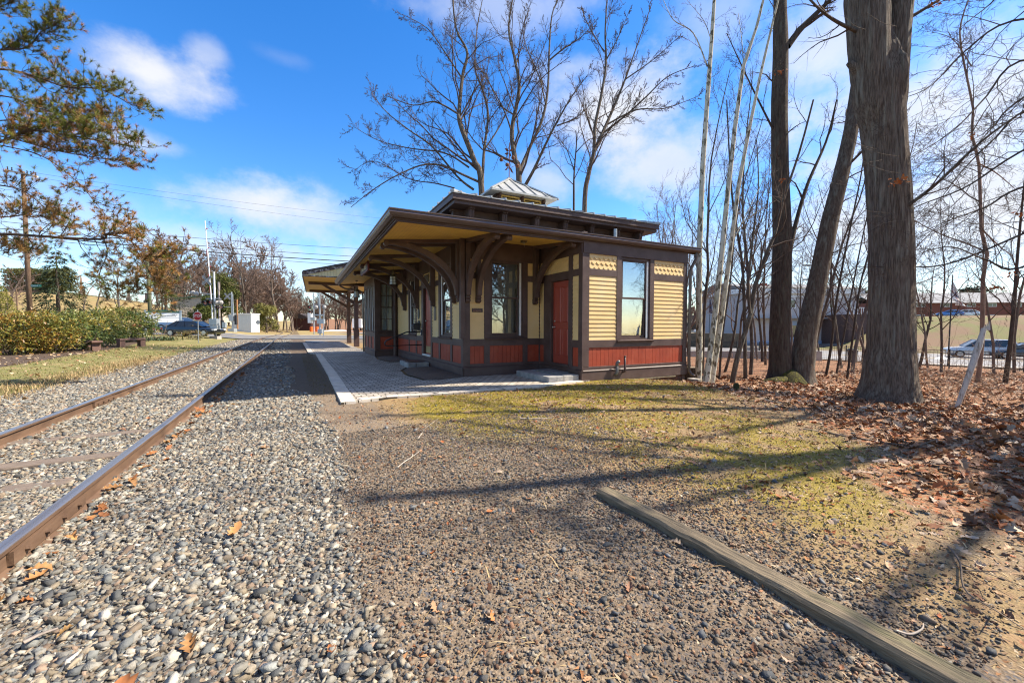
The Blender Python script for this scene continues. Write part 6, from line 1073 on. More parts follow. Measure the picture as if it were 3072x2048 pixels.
# ------------------------------------------------------------------ pine at the left, its trunk outside the frame
def pine():
    d = 11.; T = Tree(300); b_ = dn(-420, d); T.guide([b_, at(-430, 500, d), at(-420, 100, d), at(-400, -500, d)], .24, .08); L = []
    spec = [([(-420, 480), (-200, 470), (0, 425), (90, 392), (200, 405), (310, 425), (400, 440)], .06), ([(-410, 250), (-150, 160), (0, 150), (80, 142), (125, 95), (170, 75)], .045), ([(-410, 330), (-150, 220), (0, 208), (100, 228), (200, 262), (300, 268), (395, 315)], .045), ([(-420, 440), (-100, 425), (0, 436), (130, 470), (235, 548), (280, 600), (330, 660)], .03), ([(-430, 740), (-200, 712), (0, 703), (110, 708), (300, 718), (322, 702), (390, 722), (450, 770), (520, 755)], .055), ([(-430, 600), (-150, 545), (0, 556), (80, 578), (150, 640), (205, 690)], .035), ([(-430, 770), (-100, 755), (0, 752), (60, 744), (140, 752)], .028), ([(-430, 680), (-200, 655), (0, 652), (80, 645), (160, 652)], .03), ([(-400, 120), (-150, 40), (0, 20), (50, -10)], .04), ([(-410, 300), (-100, 290), (20, 290), (130, 330), (230, 350), (330, 350)], .035), ([(310, 712), (322, 760), (300, 830), (360, 870), (420, 880)], .018), ([(395, 725), (440, 800), (480, 850)], .016), ([(-420, 380), (-100, 370), (40, 360), (160, 370), (250, 395), (340, 390)], .03), ([(-420, 420), (-100, 400), (30, 415), (160, 450), (270, 470), (370, 480)], .03)]
    tufts = []
    for i, (px, r0) in enumerate(spec):
        dd = d+(-.9, .5, -.4, .3, -1.2, .2, .4, -.2, .6, .9, -1.2, -1.2, 1., -.7)[i]
        Q, R = T.guide([at(u, v, dd) for u, v in px], r0, r0*.25, 30); tot = np.linalg.norm(np.diff(Q, axis=0), axis=1).sum()
        low = i in (3, 4, 5, 6, 7, 10, 11); nk = (34 if low else 40) if i != 4 else 52 if i not in (10, 11) else 8
        for k_ in range(nk):
            t = .36+.64*(k_+T.r.random())/nk if i not in (10, 11) else .2+.8*(k_+T.r.random())/nk; x = t*29; j = min(int(x), 28); p = Q[j]; ax = unit(Q[j+1]-Q[j]); dv = unit(ax*T.r.uniform(.6, 1.1)+T.r.normal(0, .55, 3)*np.array([1, 1, .55])+np.array([0, 0, -.05 if low else .08])); P, RR = T.limb(p, dv, T.r.uniform(.35, .95), max(.007, R[j]*.4), .2, .12, 8, .45); T.twig.append((P, RR)); tufts.append((P[-1], unit(P[-1]-P[-2]), i))
            for q in range(5 if not low else 3):
                jj = T.r.integers(1, 7); P2, R2 = T.limb(P[jj], unit(dv*.7+T.r.normal(0, .6, 3)+np.array([0, 0, .1])), T.r.uniform(.12, .36), .0055, .22, .3, 5, .6); T.twig.append((P2, R2)); tufts.append((P2[-1], unit(P2[-1]-P2[-2]), i))
                if T.r.random() < .6: tufts.append((P2[2], unit(P2[2]-P2[1]), i))
    root = T.finish('old pine with crooked limbs and browning needle tufts reaching in from the left edge', 'pine_tree', bm=bark('pine_bark', (.16, .11, .085), (.08, .055, .042)), tm=M('pine_twig', (.12, .075, .05), (.08, .05, .035), rough=.9))
    r = T.r; P = np.array([t[0] for t in tufts])-T.o; D = np.array([t[1] for t in tufts]); n = len(P); k = 42; P = np.repeat(P, k, 0); DD = np.repeat(D, k, 0); dn_ = DD*.85+r.normal(0, .55, (n*k, 3)); dn_ /= np.linalg.norm(dn_, axis=1, keepdims=True); s_ = np.cross(dn_, r.normal(0, 1, (n*k, 3))); s_ /= np.linalg.norm(s_, axis=1, keepdims=True); Ln = r.uniform(.08, .15, (n*k, 1)); P = P-DD*r.uniform(0, .07, (n*k, 1))
    V = np.stack([P-s_*.0034, P+s_*.0034, P+dn_*Ln+np.array([0, 0, -.008])], 1).reshape(-1, 3); F = np.arange(n*k*3).reshape(-1, 3); gi = np.array([1 if (t[2] in (0, 1, 2, 8, 9) and r.random() < .72) or r.random() < .3 else 0 for t in tufts])
    c1 = np.array([(.14, .16, .025), (.20, .20, .035), (.11, .125, .022)]); c2 = np.array([(.36, .18, .05), (.26, .13, .04), (.42, .24, .08), (.22, .13, .055)]); c = np.where(gi[:, None] > 0, c1[r.integers(0, 3, n)], c2[r.integers(0, 4, n)]); npmesh('needles', V, F, DULL, root, col=np.repeat(c, k, 0)*r.uniform(.7, 1.3, (n*k, 1)))
pine()
# ------------------------------------------------------------------ distant trees
def farbare(u, d, h, seed, label, group=None, stems=1, mat=None, tmat=None, spread=.3, tw=.02, nb=11):
    T = Tree(seed); b_ = dn(u, d)
    for s in range(stems):
        P, R = T.limb(b_, (T.r.normal(0, .12), T.r.normal(0, .1), 1), h*T.r.uniform(.85, 1), .012*h+.04, .07, .04, 12, .15); T.trunk.append((P, R)); T.sprout(P, R, 1, 3, nb, .42, (.45, 1.0), .22, .05, .18, minr=tw, rs=.55)
    return T.finish(label, bm=mat or B_FAR, tm=tmat or B_FART, group=group)
farbare(372, 62, 12.5, 401, 'thick trunked bare tree standing on the crest of the mown hill', tw=.028, mat=B_GREY, tmat=B_GREY)
farbare(458, 62, 12, 402, 'bare tree with twisted limbs right of the green pole on the hill', tw=.028, mat=B_GREY, tmat=B_GREY)
farbare(250, 75, 9, 403, 'thin leafless tree among the grave markers on the hill', tw=.03, nb=6, spread=.2); farbare(290, 80, 9, 404, 'second thin leafless tree on the hilltop right of the grave markers', tw=.03, nb=6)
farbare(15, 42, 9, 405, 'bare tree behind the hedge at the left edge', tw=.02)
wl = 'bare brown tree in the wood behind the rail crossing'
for i, (u, d, h) in enumerate(((745, 84, 20), (835, 88, 19), (690, 92, 19), (625, 96, 17), (790, 100, 18), (905, 125, 13), (565, 88, 13), (520, 84, 11.5), (490, 80, 10))): farbare(u, d, h, 410+i, wl if i > 1 else ['tallest spreading bare tree with pale trunk behind the signal cabin', 'bare tree with long limbs reaching right over the track bend'][i], 'bare trees of the wood behind the crossing' if i > 1 else None, tw=.03, nb=13, mat=B_FAR if i else B_GREY)
protos = [farbare(1010, 128, 12, 430, 'bare tree in the brown wood beyond the car park', 'bare trees beyond the car park', tw=.05), farbare(960, 132, 11, 431, 'bare tree in the brown wood beyond the car park', 'bare trees beyond the car park', tw=.05, stems=2), farbare(1060, 124, 10, 432, 'bare tree in the brown wood beyond the car park', 'bare trees beyond the car park', tw=.05)]
for i in range(42):
    c = clone(protos[i % 3]); d_ = random.uniform(118, 165); x, y, z = gat(870+i*7.5+random.uniform(-9, 9), d_); c.location = (x, y, z-.2); c.rotation_euler = (0, 0, random.uniform(0, 6.28)); s_ = random.uniform(.75, 1.15)*d_/130; c.scale = (s_*.8, s_*.8, s_)
for i in range(40):
    c = clone(protos[i % 3]); d_ = random.uniform(70, 125); u_ = random.choice([random.uniform(470, 720), random.uniform(700, 880)]); x, y, z = gat(u_, d_+22); c.location = (x, y, z-.2); c.rotation_euler = (0, 0, random.uniform(0, 6.28)); s_ = random.uniform(1.1, 1.75); c.scale = (s_*.85, s_*.85, s_); tag(c, wl, None, 'bare trees of the wood behind the crossing')
for i in range(40):
    c = clone(protos[i % 3]); d_ = random.uniform(105, 170); x, y, z = gat(random.uniform(2040, 3120), d_); c.location = (x, y, z-.2); c.rotation_euler = (0, 0, random.uniform(0, 6.28)); s_ = random.uniform(.5, .85); c.scale = (s_, s_, s_); tag(c, 'far bare tree behind the houses on the right', None, 'far bare trees behind the houses')
def conifer(u, d, h, w_, n, seed, label, pal, tiers=16, name='conifer', droop=.35, r0=.35, gap=.35, base=.08):
    x, y, z = gat(u, d); t_ = thing(name, label, 'tree', (x, y, z-.1)); r = np.random.default_rng(seed); mb = MB(); mb.tube([(0, 0, -.2), (0, 0, h*.5), (0, 0, h)], [r0, r0*.6, .03], 8); mb.build('trunk', B_DARK, t_); Ps, Ds = [], []
    for k_ in range(tiers):
        zz_ = h*(base+(1-base)*k_/tiers); rad_ = w_/2*(1-k_/tiers)**.8*r.uniform(.75, 1.15)+.15; m_ = int(n/tiers*(rad_/(w_/2)+.12)); nb = 6+int(r.integers(0, 3)); ang = r.uniform(0, 6.28)+np.arange(nb)*6.28/nb; a = ang[r.integers(0, nb, m_)]+r.normal(0, gap*.4, m_); rr = rad_*r.uniform(.1, 1, m_)**.7; zq = zz_-droop*rr*.5+r.normal(0, h/tiers*.16, m_); Ps.append(np.stack([np.cos(a)*rr, np.sin(a)*rr, zq], -1)); Ds.append(np.stack([np.cos(a), np.sin(a), -droop*np.ones(m_)], -1))
    P = np.concatenate(Ps); D = np.concatenate(Ds)+r.normal(0, .35, (len(P), 3)); D /= np.linalg.norm(D, axis=1, keepdims=True); m_ = len(P); s_ = np.cross(D, r.normal(0, 1, (m_, 3))+np.array([0, 0, 2.])); s_ /= np.linalg.norm(s_, axis=1, keepdims=True); L = r.uniform(.35, .8, (m_, 1))*h/14; V = np.stack([P-s_*L*.16, P+s_*L*.16, P+D*L], 1).reshape(-1, 3); c = np.array(pal)[r.integers(0, len(pal), m_)]*r.uniform(.6, 1.3, (m_, 1)); npmesh('crown', V, np.arange(m_*3).reshape(-1, 3), DULL, t_, col=c); return t_
DKG = [(.025, .04, .016), (.035, .05, .02), (.05, .06, .025), (.02, .03, .014)]; OLG = [(.06, .08, .018), (.09, .105, .022), (.12, .125, .03), (.045, .06, .015)]
conifer(177, 70, 12.5, 9.5, 5200, 501, 'tall dark spruce on the hill behind the brown utility pole', DKG, 15, droop=.55, gap=.3, base=.16); conifer(520, 76, 9.5, 8, 2600, 502, 'dark conifer in the trees on the slope right of the green pole', DKG, 13); conifer(500, 68, 7.5, 7, 1900, 503, 'smaller dark conifer beside the twisted bare tree', DKG, 11)
def roundtree(u, d, w_, h, n, seed, label, pal, name='cedar_tree', z0=0.1, ls=.5, cat='tree', dp=1):
    x, y, z = gat(u, d); t_ = thing(name, label, cat, (x, y, z-.1)); r = np.random.default_rng(seed); T = Tree(seed); P, R = T.limb((0, 0, -.1), (0, 0, 1), h*.85, .03*h, .05, .03, 8, .2); T.trunk.append((P, R)); T.sprout(P, R, 1, 1, 12, .4, (.6, 1.1), .15, .05); T.trunk += T.twig; T.mesh(T.trunk, 'trunk', B_DARK, t_); k_ = 0; parts_ = []
    for q in range(14):
        zq = h*(z0+(.92-z0)*r.random()); rr = w_/2*math.sqrt(max(.05, 1-((zq/h-.42)/.6)**2))*r.uniform(.2, .78); a = r.uniform(0, 6.28); s_ = w_*r.uniform(.14, .25); c = np.array([rr*math.cos(a), rr*math.sin(a)*dp, zq]); d_ = r.normal(0, 1, (n//14, 3)); d_ /= np.linalg.norm(d_, axis=1, keepdims=True); parts_.append(c+d_*np.array([s_, s_, s_*.75])*r.uniform(.4, 1.05, (n//14, 1)))
    P = np.concatenate(parts_); P[:, 2] = np.maximum(P[:, 2], .1); m_ = len(P); D = r.normal(0, .7, (m_, 3))+P*np.array([1, 1, 0])/w_*1.5+np.array([0, 0, .25]); D /= np.linalg.norm(D, axis=1, keepdims=True); s_ = np.cross(D, r.normal(0, 1, (m_, 3))); s_ /= np.linalg.norm(s_, axis=1, keepdims=True); L = ls*r.uniform(.5, 1.2, (m_, 1)); V = np.stack([P-s_*L*.22, P+s_*L*.22, P+D*L], 1).reshape(-1, 3); g = fbm(P[:, 0]*.5+3, P[:, 1]*.5+P[:, 2]*.7, 3, seed); c = np.array(pal)[np.clip((g*len(pal)*1.4-.2*len(pal)+r.normal(0, .5, m_)).astype(int), 0, len(pal)-1)]*r.uniform(.65, 1.3, (m_, 1)); npmesh('crown', V, np.arange(m_*3).reshape(-1, 3), DULL, t_, col=c); return t_
roundtree(665, 78, 8.2, 10.5, 12000, 511, 'dense olive green cedar behind the crossing signals', OLG, ls=.42); roundtree(610, 76, 5, 6.5, 5000, 512, 'lower olive green cedar beside the beige metal building', OLG, ls=.4); roundtree(800, 82, 5.5, 6., 5000, 513, 'yellow green bushy evergreen right of the signal cabin', [(.11, .12, .03), (.16, .15, .04), (.2, .18, .05)], 'evergreen_bush', ls=.4); roundtree(770, 84, 5, 4, 3600, 514, 'dull green scrub evergreen behind the grey cabin', [(.10, .10, .04), (.14, .12, .05)], 'evergreen_bush', ls=.4)
x, y, z = gat(140, 98); t_ = thing('clipped_hedge', 'flat topped clipped hedge on the hill by the spruce', 'hedge', (x, y, z)); r_ = np.random.default_rng(4)
P = np.concatenate([np.stack([r_.uniform(-9, 6.5, 9000), r_.uniform(-1.5, 1.5, 9000), r_.uniform(0, 5.2, 9000)], -1)]); P = np.einsum('ij,nj->ni', np.array([[cR[0], math.sin(YAW), 0], [cR[1], math.cos(YAW), 0], [0, 0, 1]]), P); D = r_.normal(0, 1, P.shape); D /= np.linalg.norm(D, axis=1, keepdims=True); s_ = np.cross(D, r_.normal(0, 1, P.shape)); s_ /= np.linalg.norm(s_, axis=1, keepdims=True)
npmesh('foliage', np.stack([P-s_*.12, P+s_*.12, P+D*.5], 1).reshape(-1, 3), np.arange(len(P)*3).reshape(-1, 3), DULL, t_, col=np.array([(.10, .10, .025), (.15, .13, .03), (.07, .08, .02)])[r_.integers(0, 3, len(P))])
roundtree(2905, 110, 10, 9.5, 3500, 515, 'round topped pine standing behind the brick building', DKG, 'pine_tree', z0=.5, ls=.7); roundtree(2590, 105, 9, 8.5, 2500, 516, 'dark evergreen above the grey house roof', DKG, 'pine_tree', z0=.5, ls=.7)
def slopebrush(r): u, d = r.uniform(470, 640), r.uniform(58, 80); x, y, z = gat(u, d); return x, y
brush('brush', 110, 205, slopebrush, 2.2, .03, BRU2); brush('brush', 90, 206, lambda r: gat(r.uniform(700, 900), r.uniform(72, 110))[:2], 1.5, .03, BRU); brush('brush', 70, 207, lambda r: gat(r.uniform(190, 470), r.uniform(94, 106))[:2], 1.6, .03, BRU)
# ------------------------------------------------------------------ vehicles
TYRE = M('tyre', (.018, .018, .019), rough=.85); RIM = M('wheel_rim', (.45, .46, .47), rough=.35, met=.8); CGL = M('car_glass', (.02, .025, .028), rough=.06, spec=.8); LRED = M('tail_lamp', (.42, .012, .012), rough=.2, coat=.6); LCLR = M('head_lamp', (.75, .76, .77), rough=.15, spec=.8); BUMP = M('bumper_black', (.03, .03, .032), rough=.5)
def paint(name, c, met=.0): return M('car_paint_'+name, c, rough=.28, met=met, spec=.5, coat=.7)
def loft(mb, secs): 
    n = len(secs[0]); vs = [p for s in secs for p in s]; return mb.add(vs, [(i*n+j, i*n+(j+1) % n, (i+1)*n+(j+1) % n, (i+1)*n+j) for i in range(len(secs)-1) for j in range(n)]+[tuple(range(n))[::-1], tuple(range((len(secs)-1)*n, len(secs)*n))])
def car(label, u, d, hd, mat, kind='sedan', L=4.7, W_=1.82, H=1.45, dz=.0, pos=None, group=None, name='parked_car', cat='car', lifted=0):
    if pos is None: x, y, z = gat(u, d)
    else: x, y = pos; z = z1(x, y)
    t_ = thing(name, label, cat, (x, y, z+.06+dz), hd, group); w_ = W_/2; wr = .33+lifted*.05; zl = .22+lifted*.12
    belt = {'sedan': .93, 'suv': 1.05, 'pickup': 1.08, 'van': 1.2, 'hatch': .98}[kind]*H/({'sedan': 1.45, 'suv': 1.72, 'pickup': 1.85, 'van': 2.3, 'hatch': 1.5}[kind])
    hood = belt-.10; x0, x1 = -L/2, L/2
    prof = {'sedan': [(x0, .55, belt-.12, .82), (x0+.12, zl+.05, belt-.03, .92), (x0+.8, zl, belt, .99), (x0+1.6, zl, belt, 1.), (x0+2.9, zl, belt-.01, 1.), (x1-1.25, zl, hood+.03, .99), (x1-.4, zl, hood-.10, .93), (x1-.08, zl+.08, hood-.22, .82), (x1, .42, hood-.3, .72)]}.get(kind, [(x0, .5, belt-.05, .9), (x0+.1, zl+.05, belt, .96), (x0+.9, zl, belt, 1.), (x1-1.35, zl, belt-.02, 1.), (x1-.45, zl, hood-.03, .96), (x1-.08, zl+.1, hood-.16, .86), (x1, .48, hood-.25, .78)])
    def ring(xx, a, b_, s): q = w_*s; return [(xx, -q*.9, a), (xx, -q, a+.14), (xx, -q, (a+b_)/2+.04), (xx, -q*.95, b_-.05), (xx, -q*.84, b_), (xx, q*.84, b_), (xx, q*.95, b_-.05), (xx, q, (a+b_)/2+.04), (xx, q, a+.14), (xx, q*.9, a)]
    mb = MB(); loft(mb, [ring(*p) for p in prof]); body = mb.build('body', mat, t_, smooth=False, bev=.03)
    cab = {'sedan': (x0+.55, x0+1.35, x1-2.15, x1-1.22), 'suv': (x0+.1, x0+.35, x1-2.0, x1-1.2), 'hatch': (x0+.15, x0+.7, x1-1.9, x1-1.05), 'pickup': (x0+2.3, x0+2.45, x1-1.95, x1-1.3), 'van': (x0+.03, x0+.08, x1-1.2, x1-.55)}[kind]
    a, b_, c, e = cab; zt = H; wb, wt = w_*.86, w_*.68 if kind == 'sedan' else w_*.74
    def sec(xx, z, hw): return [(xx, -hw, z), (xx, hw, z)]
    vs = [(a, -wb, belt-.01), (e, -wb, belt-.01), (e, wb, belt-.01), (a, wb, belt-.01), (b_, -wt, zt-.05), (c, -wt, zt-.05), (c, wt, zt-.05), (b_, wt, zt-.05)]
    MB().add(vs, [(0, 1, 5, 4), (1, 2, 6, 5), (2, 3, 7, 6), (3, 0, 4, 7), (4, 5, 6, 7)]).build('window', CGL, t_)
    mb = MB(); loft(mb, [[(b_-.03, -wt*.98, zt-.06), (b_-.03, -wt*.7, zt-.03), (b_-.03, wt*.7, zt-.03), (b_-.03, wt*.98, zt-.06)], [((b_+c)/2-.2, -wt*1.02, zt-.055), ((b_+c)/2-.2, -wt*.75, zt), ((b_+c)/2-.2, wt*.75, zt), ((b_+c)/2-.2, wt*1.02, zt-.055)], [(c+.03, -wt*.98, zt-.06), (c+.03, -wt*.7, zt-.025), (c+.03, wt*.7, zt-.025), (c+.03, wt*.98, zt-.06)]])
    for s in (-1, 1):
        lp = [((a, s*wb*1.005, belt), (b_, s*wt*1.01, zt-.05)), ((e, s*wb*1.005, belt), (c, s*wt*1.01, zt-.05)), (((a+e)/2, s*wb*1.005, belt), ((b_+c)/2, s*wt*1.01, zt-.05))]
        if kind in ('suv', 'van', 'hatch', 'sedan'): lp.append(((a+(e-a)*.22, s*wb*1.005, belt), (b_+(c-b_)*.12, s*wt*1.01, zt-.05)))
        for p, q in lp: mb.tube([p, q], .035, 5)
    mb.build('roof', mat, t_)
    if kind == 'pickup': mb = MB(); mb.box(x0+.12, x0+2.25, -w_*.78, w_*.78, belt-.02, belt+.004); mb.build('cargo_bed', BUMP, t_)
    for sx in (x0+L*.19, x1-L*.19):
        for s in (-1, 1):
            mb = MB(); mb.disc((sx, s*(w_-.10), wr), (0, 1, 0), wr, .22, 20); wh = mb.build('wheel', TYRE, t_, bev=.02); mb = MB(); mb.disc((sx, s*(w_+.012), wr), (0, 1, 0), wr*.66, .02, 10); mb.build('rim', RIM, wh)
    for s in (-1, 1):
        mb = MB(); mb.box(x0-.012, x0+.14, min(s*w_*.55, s*w_*.93), max(s*w_*.55, s*w_*.93), belt-.30, belt-.12); mb.build('tail_light', LRED, t_, bev=.02); mb = MB(); mb.box(x1-.3, x1-.03, min(s*w_*.5, s*w_*.86), max(s*w_*.5, s*w_*.86), hood-.30, hood-.17); mb.build('headlight', LCLR, t_, bev=.02)
        mb = MB(); mb.box(c+.18, c+.34, s*w_-.02 if s > 0 else -w_-.16, w_+.16 if s > 0 else -w_+.02, belt-.0, belt+.13); mb.build('mirror', BUMP, t_, bev=.03)
    mb = MB(); mb.box(x0-.03, x0+.2, -w_*.85, w_*.85, zl+.08, zl+.26); mb.build('bumper', BUMP if kind in ('pickup', 'suv') else mat, t_, bev=.03); mb = MB(); mb.box(x0-.035, x0-.02, -.16, .16, zl+.36, zl+.48); mb.build('licence_plate', WHITE, t_)
    return t_
HR = -YAW
blk = car('black sedan passing on the road behind the low shrub', 0, 0, HR, paint('black', (.012, .012, .014)), 'sedan', 4.9, 1.85, 1.47, pos=(-8.15, 47.7))
car('silver car half hidden behind the roof of the black sedan', 545, 43.5, HR, paint('silver_grey', (.33, .35, .37), .4), 'sedan', 4.6, dz=.35)
car('red pickup parked behind the message board', 447, 52, HR+math.pi*.5+.5, paint('dark_red', (.22, .02, .015)), 'pickup', 5.2, 1.95, 1.85, name='pickup_truck', cat='pickup')
car('blue grey car behind the hedge next to the golden conifer', 62, 36, HR, paint('blue_grey', (.16, .24, .34), .3), 'sedan', dz=.25); car('dark car parked just right of the blue grey one behind the hedge', 82, 38, HR, paint('charcoal', (.05, .05, .055)), 'sedan', dz=.25); car('red car behind the blue grey car at the foot of the hill', 64, 43, HR, paint('red', (.35, .02, .02)), 'sedan', dz=.35); car('grey car whose roof shows above the middle of the hedge', 217, 38, HR, paint('grey', (.2, .21, .22), .3), 'sedan', dz=.18); car('white car whose roof peeks over the large rounded rhododendron', 300, 42, HR, paint('white_pearl', (.7, .7, .7)), 'sedan', dz=.12)
FD = math.atan2(-.89, .456)
car('silver sport utility car parked on the street behind the broken trunk', 2940, 38, FD+math.pi, paint('silver', (.5, .51, .51), .5), 'suv', 4.6, 1.86, 1.72); car('dark grey car at the right edge of the street', 3085, 36, FD+math.pi, paint('graphite', (.07, .075, .08), .3), 'sedan', 4.7, 1.82, 1.5); car('white car parked high on the bank before the brick building', 2893, 82, FD+math.pi, paint('white', (.75, .75, .75)), 'sedan', 4.7, dz=.3); car('bright blue small car tucked behind the bank wall', 2843, 68, FD+math.pi, paint('bright_blue', (.05, .2, .5)), 'hatch', 3.4, 1.5, 1.2, dz=-.1); car('white pickup far left of the sycamores', 2118, 95, HR+.2, paint('plain_white', (.72, .72, .72)), 'pickup', 5.2, 1.95, 1.85, name='pickup_truck', cat='pickup')
x, y, z = gat(1076, 118); t_ = thing('box_truck', 'white box truck in the car park behind the canopy posts', 'truck', (x, y, z+.06), HR+math.pi*.5+.2); mb = MB(); mb.box(-3.4, 1.2, -1.2, 1.2, .8, 3.3); mb.build('cargo_box', WHITE, t_, bev=.03); mb = MB(); mb.prism([(1.25, .6), (3.3, .6), (3.3, 1.5), (2.5, 1.65), (2.1, 2.5), (1.25, 2.5)], -1.05, 1.05, lambda p, q, d: (p, d, q)); mb.build('cab', WHITE, t_, bev=.05); mb = MB(); mb.prism([(2.52, 1.68), (2.16, 2.42), (2.2, 2.44), (2.56, 1.7)], -.9, .9, lambda p, q, d: (p, d, q)); mb.build('window', CGL, t_)
for sx in (-2, 2.3):
    for s in (-1, 1): mb = MB(); mb.disc((sx, s*.95, .45), (0, 1, 0), .45, .3, 16); mb.build('wheel', TYRE, t_)
# ------------------------------------------------------------------ signs, signals and street furniture on the left
tR = np.array([cR[0], cR[1], 0]); tB = -np.array([math.sin(YAW), math.cos(YAW), 0])      # across and towards the viewer
def loc3(base): return lambda a, b_, z: (a, b_, z)
REDS = M('sign_red', (.42, .02, .022), rough=.35); GREENS = M('sign_green', (.01, .16, .10), rough=.4)
STB = thing('stop_sign', 'red octagonal stop sign on a steel post facing the platform', 'sign', tuple(gat(594, 30)), -YAW)
mb = MB(); mb.box(-.025, .025, -.02, .02, -.1, 2.45); mb.build('post', GALV, STB)
oc = lambda r, z: [(r*math.cos(math.pi/8+k*math.pi/4), z+r*math.sin(math.pi/8+k*math.pi/4)) for k in range(8)]
mb = MB(); mb.prism(oc(.34, 1.98), -.03, -.024, lambda p, q, d: (p, d, q)); mb.build('border', WHITE, STB); mb = MB(); mb.prism(oc(.315, 1.98), -.036, -.0305, lambda p, q, d: (p, d, q)); mb.build('face', REDS, STB); text('STOP', .27, WHITE, STB, (0, -.038, 1.98), (1, 0, 0), (0, 0, 1), sx=.9)
t_ = thing('sign', 'grey back of a sign on a leaning post right of the signal cabin', 'sign', tuple(gat(776, 72)), -YAW); mb = MB(); mb.tube([(0.05, 0, -.1), (-.15, 0, 2.4)], .04, 6); mb.build('post', GALV, t_); mb = MB(); mb.prism(oc(.38, 1.95), -.03, -.01, lambda p, q, d: (p-.1, d, q)); mb.build('panel', GALV, t_)
LAMPB = M('signal_black', (.015, .015, .016), rough=.5); LENS = M('signal_lens_red', (.32, .012, .012), rough=.15, coat=.8); LGREY = M('signal_back', (.38, .36, .33), (.3, .28, .26), rough=.5)
def lamp(p, a, b_, z, face, r=.21, parent_sc=1):      # face -1 towards the viewer, 1 away
    mb = MB(); mb.disc((a, b_, z), (0, 1, 0), r*1.35, .02, 20); hd = mb.build('lamp', LAMPB, p)
    if face < 0:
        mb = MB(); mb.disc((a, b_-.02, z), (0, 1, 0), r*.62, .05, 16); mb.build('lens', LENS, hd); mb = MB(); n = 9; v = []
        for k in range(n): an = math.pi*(.05+.9*k/(n-1)); v += [(a+r*math.cos(an), b_, z+r*math.sin(an)), (a+r*math.cos(an), b_-.32, z+r*math.sin(an)-.04)]
        mb.add(v, [(2*k, 2*k+1, 2*k+3, 2*k+2) for k in range(n-1)]); mb.build('visor', LAMPB, hd)
    else: mb = MB(); mb.tube([(a, b_-.02, z), (a, b_-.12, z), (a, b_-.2, z)], [r*1.15, r*.9, r*.35], 16); mb.build('housing', LGREY, hd)
XB = M('crossbuck_white', (.42, .42, .41), (.36, .36, .35), rough=.6)
def crossbuck(p, a, b_, z, s=1.):
    for k, (sg, w1, w2) in enumerate(((1, 'RAIL', 'ROAD'), (-1, 'CROS', 'SING'))):
        an = sg*math.radians(42) if sg > 0 else -math.radians(48); ca, sa = math.cos(an), math.sin(an); bl = []
        mb = MB(); q = [(-.62*s, -.115*s), (.62*s, -.115*s), (.62*s, .115*s), (-.62*s, .115*s)]; mb.prism([(a+x*ca-y*sa, z+x*sa+y*ca) for x, y in q], b_-.012*(k+1), b_-.012*(k+1)+.010, lambda P_, Q_, d: (P_, d, Q_)); bd = mb.build('blade', XB, p)
        for wd, off in ((w1, -.33*s), (w2, .33*s)): text(wd, .19*s, LAMPB, bd, (a+off*ca, b_-.012*(k+1)-.002, z+off*sa), (ca, 0, sa), (-sa, 0, ca))
def box(p, n, a0, a1, b0, b1, z0, z1_, m=GALV, bev=.01): return MB().box(a0, a1, b0, b1, z0, z1_).build(n, m, p, bev=bev)
sg = thing('crossing_signal', 'tall crossing signal mast with raised gate arm and two lamp clusters beside the stop sign', 'railway signal', tuple(gat(646, 38)), -YAW); sx = 38/1224.
zz0 = gat(646, 38)[2]; zv = lambda v, d: CH+(979-v)/FPX*d; Zs = lambda v: zv(v, 38)-zz0; As = lambda u: (u-646)*sx
mb = MB(); mb.tube([(0, 0, -.1), (0, 0, Zs(818))], .085, 12); mb.build('mast', GALV, sg, smooth=True); box(sg, 'base', -.35, .35, -.3, .3, -.15, .25, CONC); mb = MB(); mb.tube([(As(645), 0, Zs(885)), (As(600), 0, Zs(882))], .05, 8); mb.tube([(As(603), 0, Zs(884)), (As(603), 0, Zs(864))], .06, 8); mb.tube([(As(620), 0, Zs(898)), (As(665), 0, Zs(898))], .045, 8); mb.build('cross_arm', GALV, sg)
for u, v, f in ((622, 911, -1), (637, 909, -1)): lamp(sg, As(u), -.15, Zs(v), f)
for u, v in ((656, 911), (667, 910)): lamp(sg, As(u), -.1, Zs(v), 1)
for u, v in ((585, 881), (595, 884)): lamp(sg, As(u), -.1, Zs(v), 1)
lamp(sg, As(653), .1, Zs(923), -1, .13); crossbuck(sg, As(628), -.16, Zs(844), .92)
mb = MB(); mb.tube([(As(641), -.12, Zs(960)), (As(639), -.12, Zs(900)), (As(634), -.12, Zs(800)), (As(626), -.12, Zs(668))], [.055, .05, .045, .03], 6); ga = mb.build('gate_arm', WHITE, sg)
for u, v, v2 in ((637.5, 885, 862), (635, 845, 826), (631, 770, 752)): mb = MB(); mb.tube([(As(u), -.12, Zs(v)), (As(u-1), -.12, Zs(v2))], .058, 6); mb.build('stripe', REDS, ga)
for u, v in ((630, 692), (634, 748), (637, 803)): mb = MB(); mb.disc((As(u)+.05, -.16, Zs(v)), (0, 1, 0), .05, .1, 10); mb.build('lamp', LENS, ga)
box(sg, 'control_box', -.42, .30, -.25, .2, Zs(977), Zs(958)); box(sg, 'gate_mechanism', -.3, .36, -.28, .28, Zs(990), Zs(978)); box(sg, 'counterweight', .55, .75, -.1, .1, Zs(987), Zs(962), LAMPB); box(sg, 'small_box', .7, 1.0, -.12, .12, Zs(985), Zs(968), GALV)
mb = MB(); mb.tube([(.3, 0, Zs(950)), (.55, 0, Zs(955)), (.65, 0, Zs(970))], .03, 6); mb.build('conduit', LAMPB, sg)
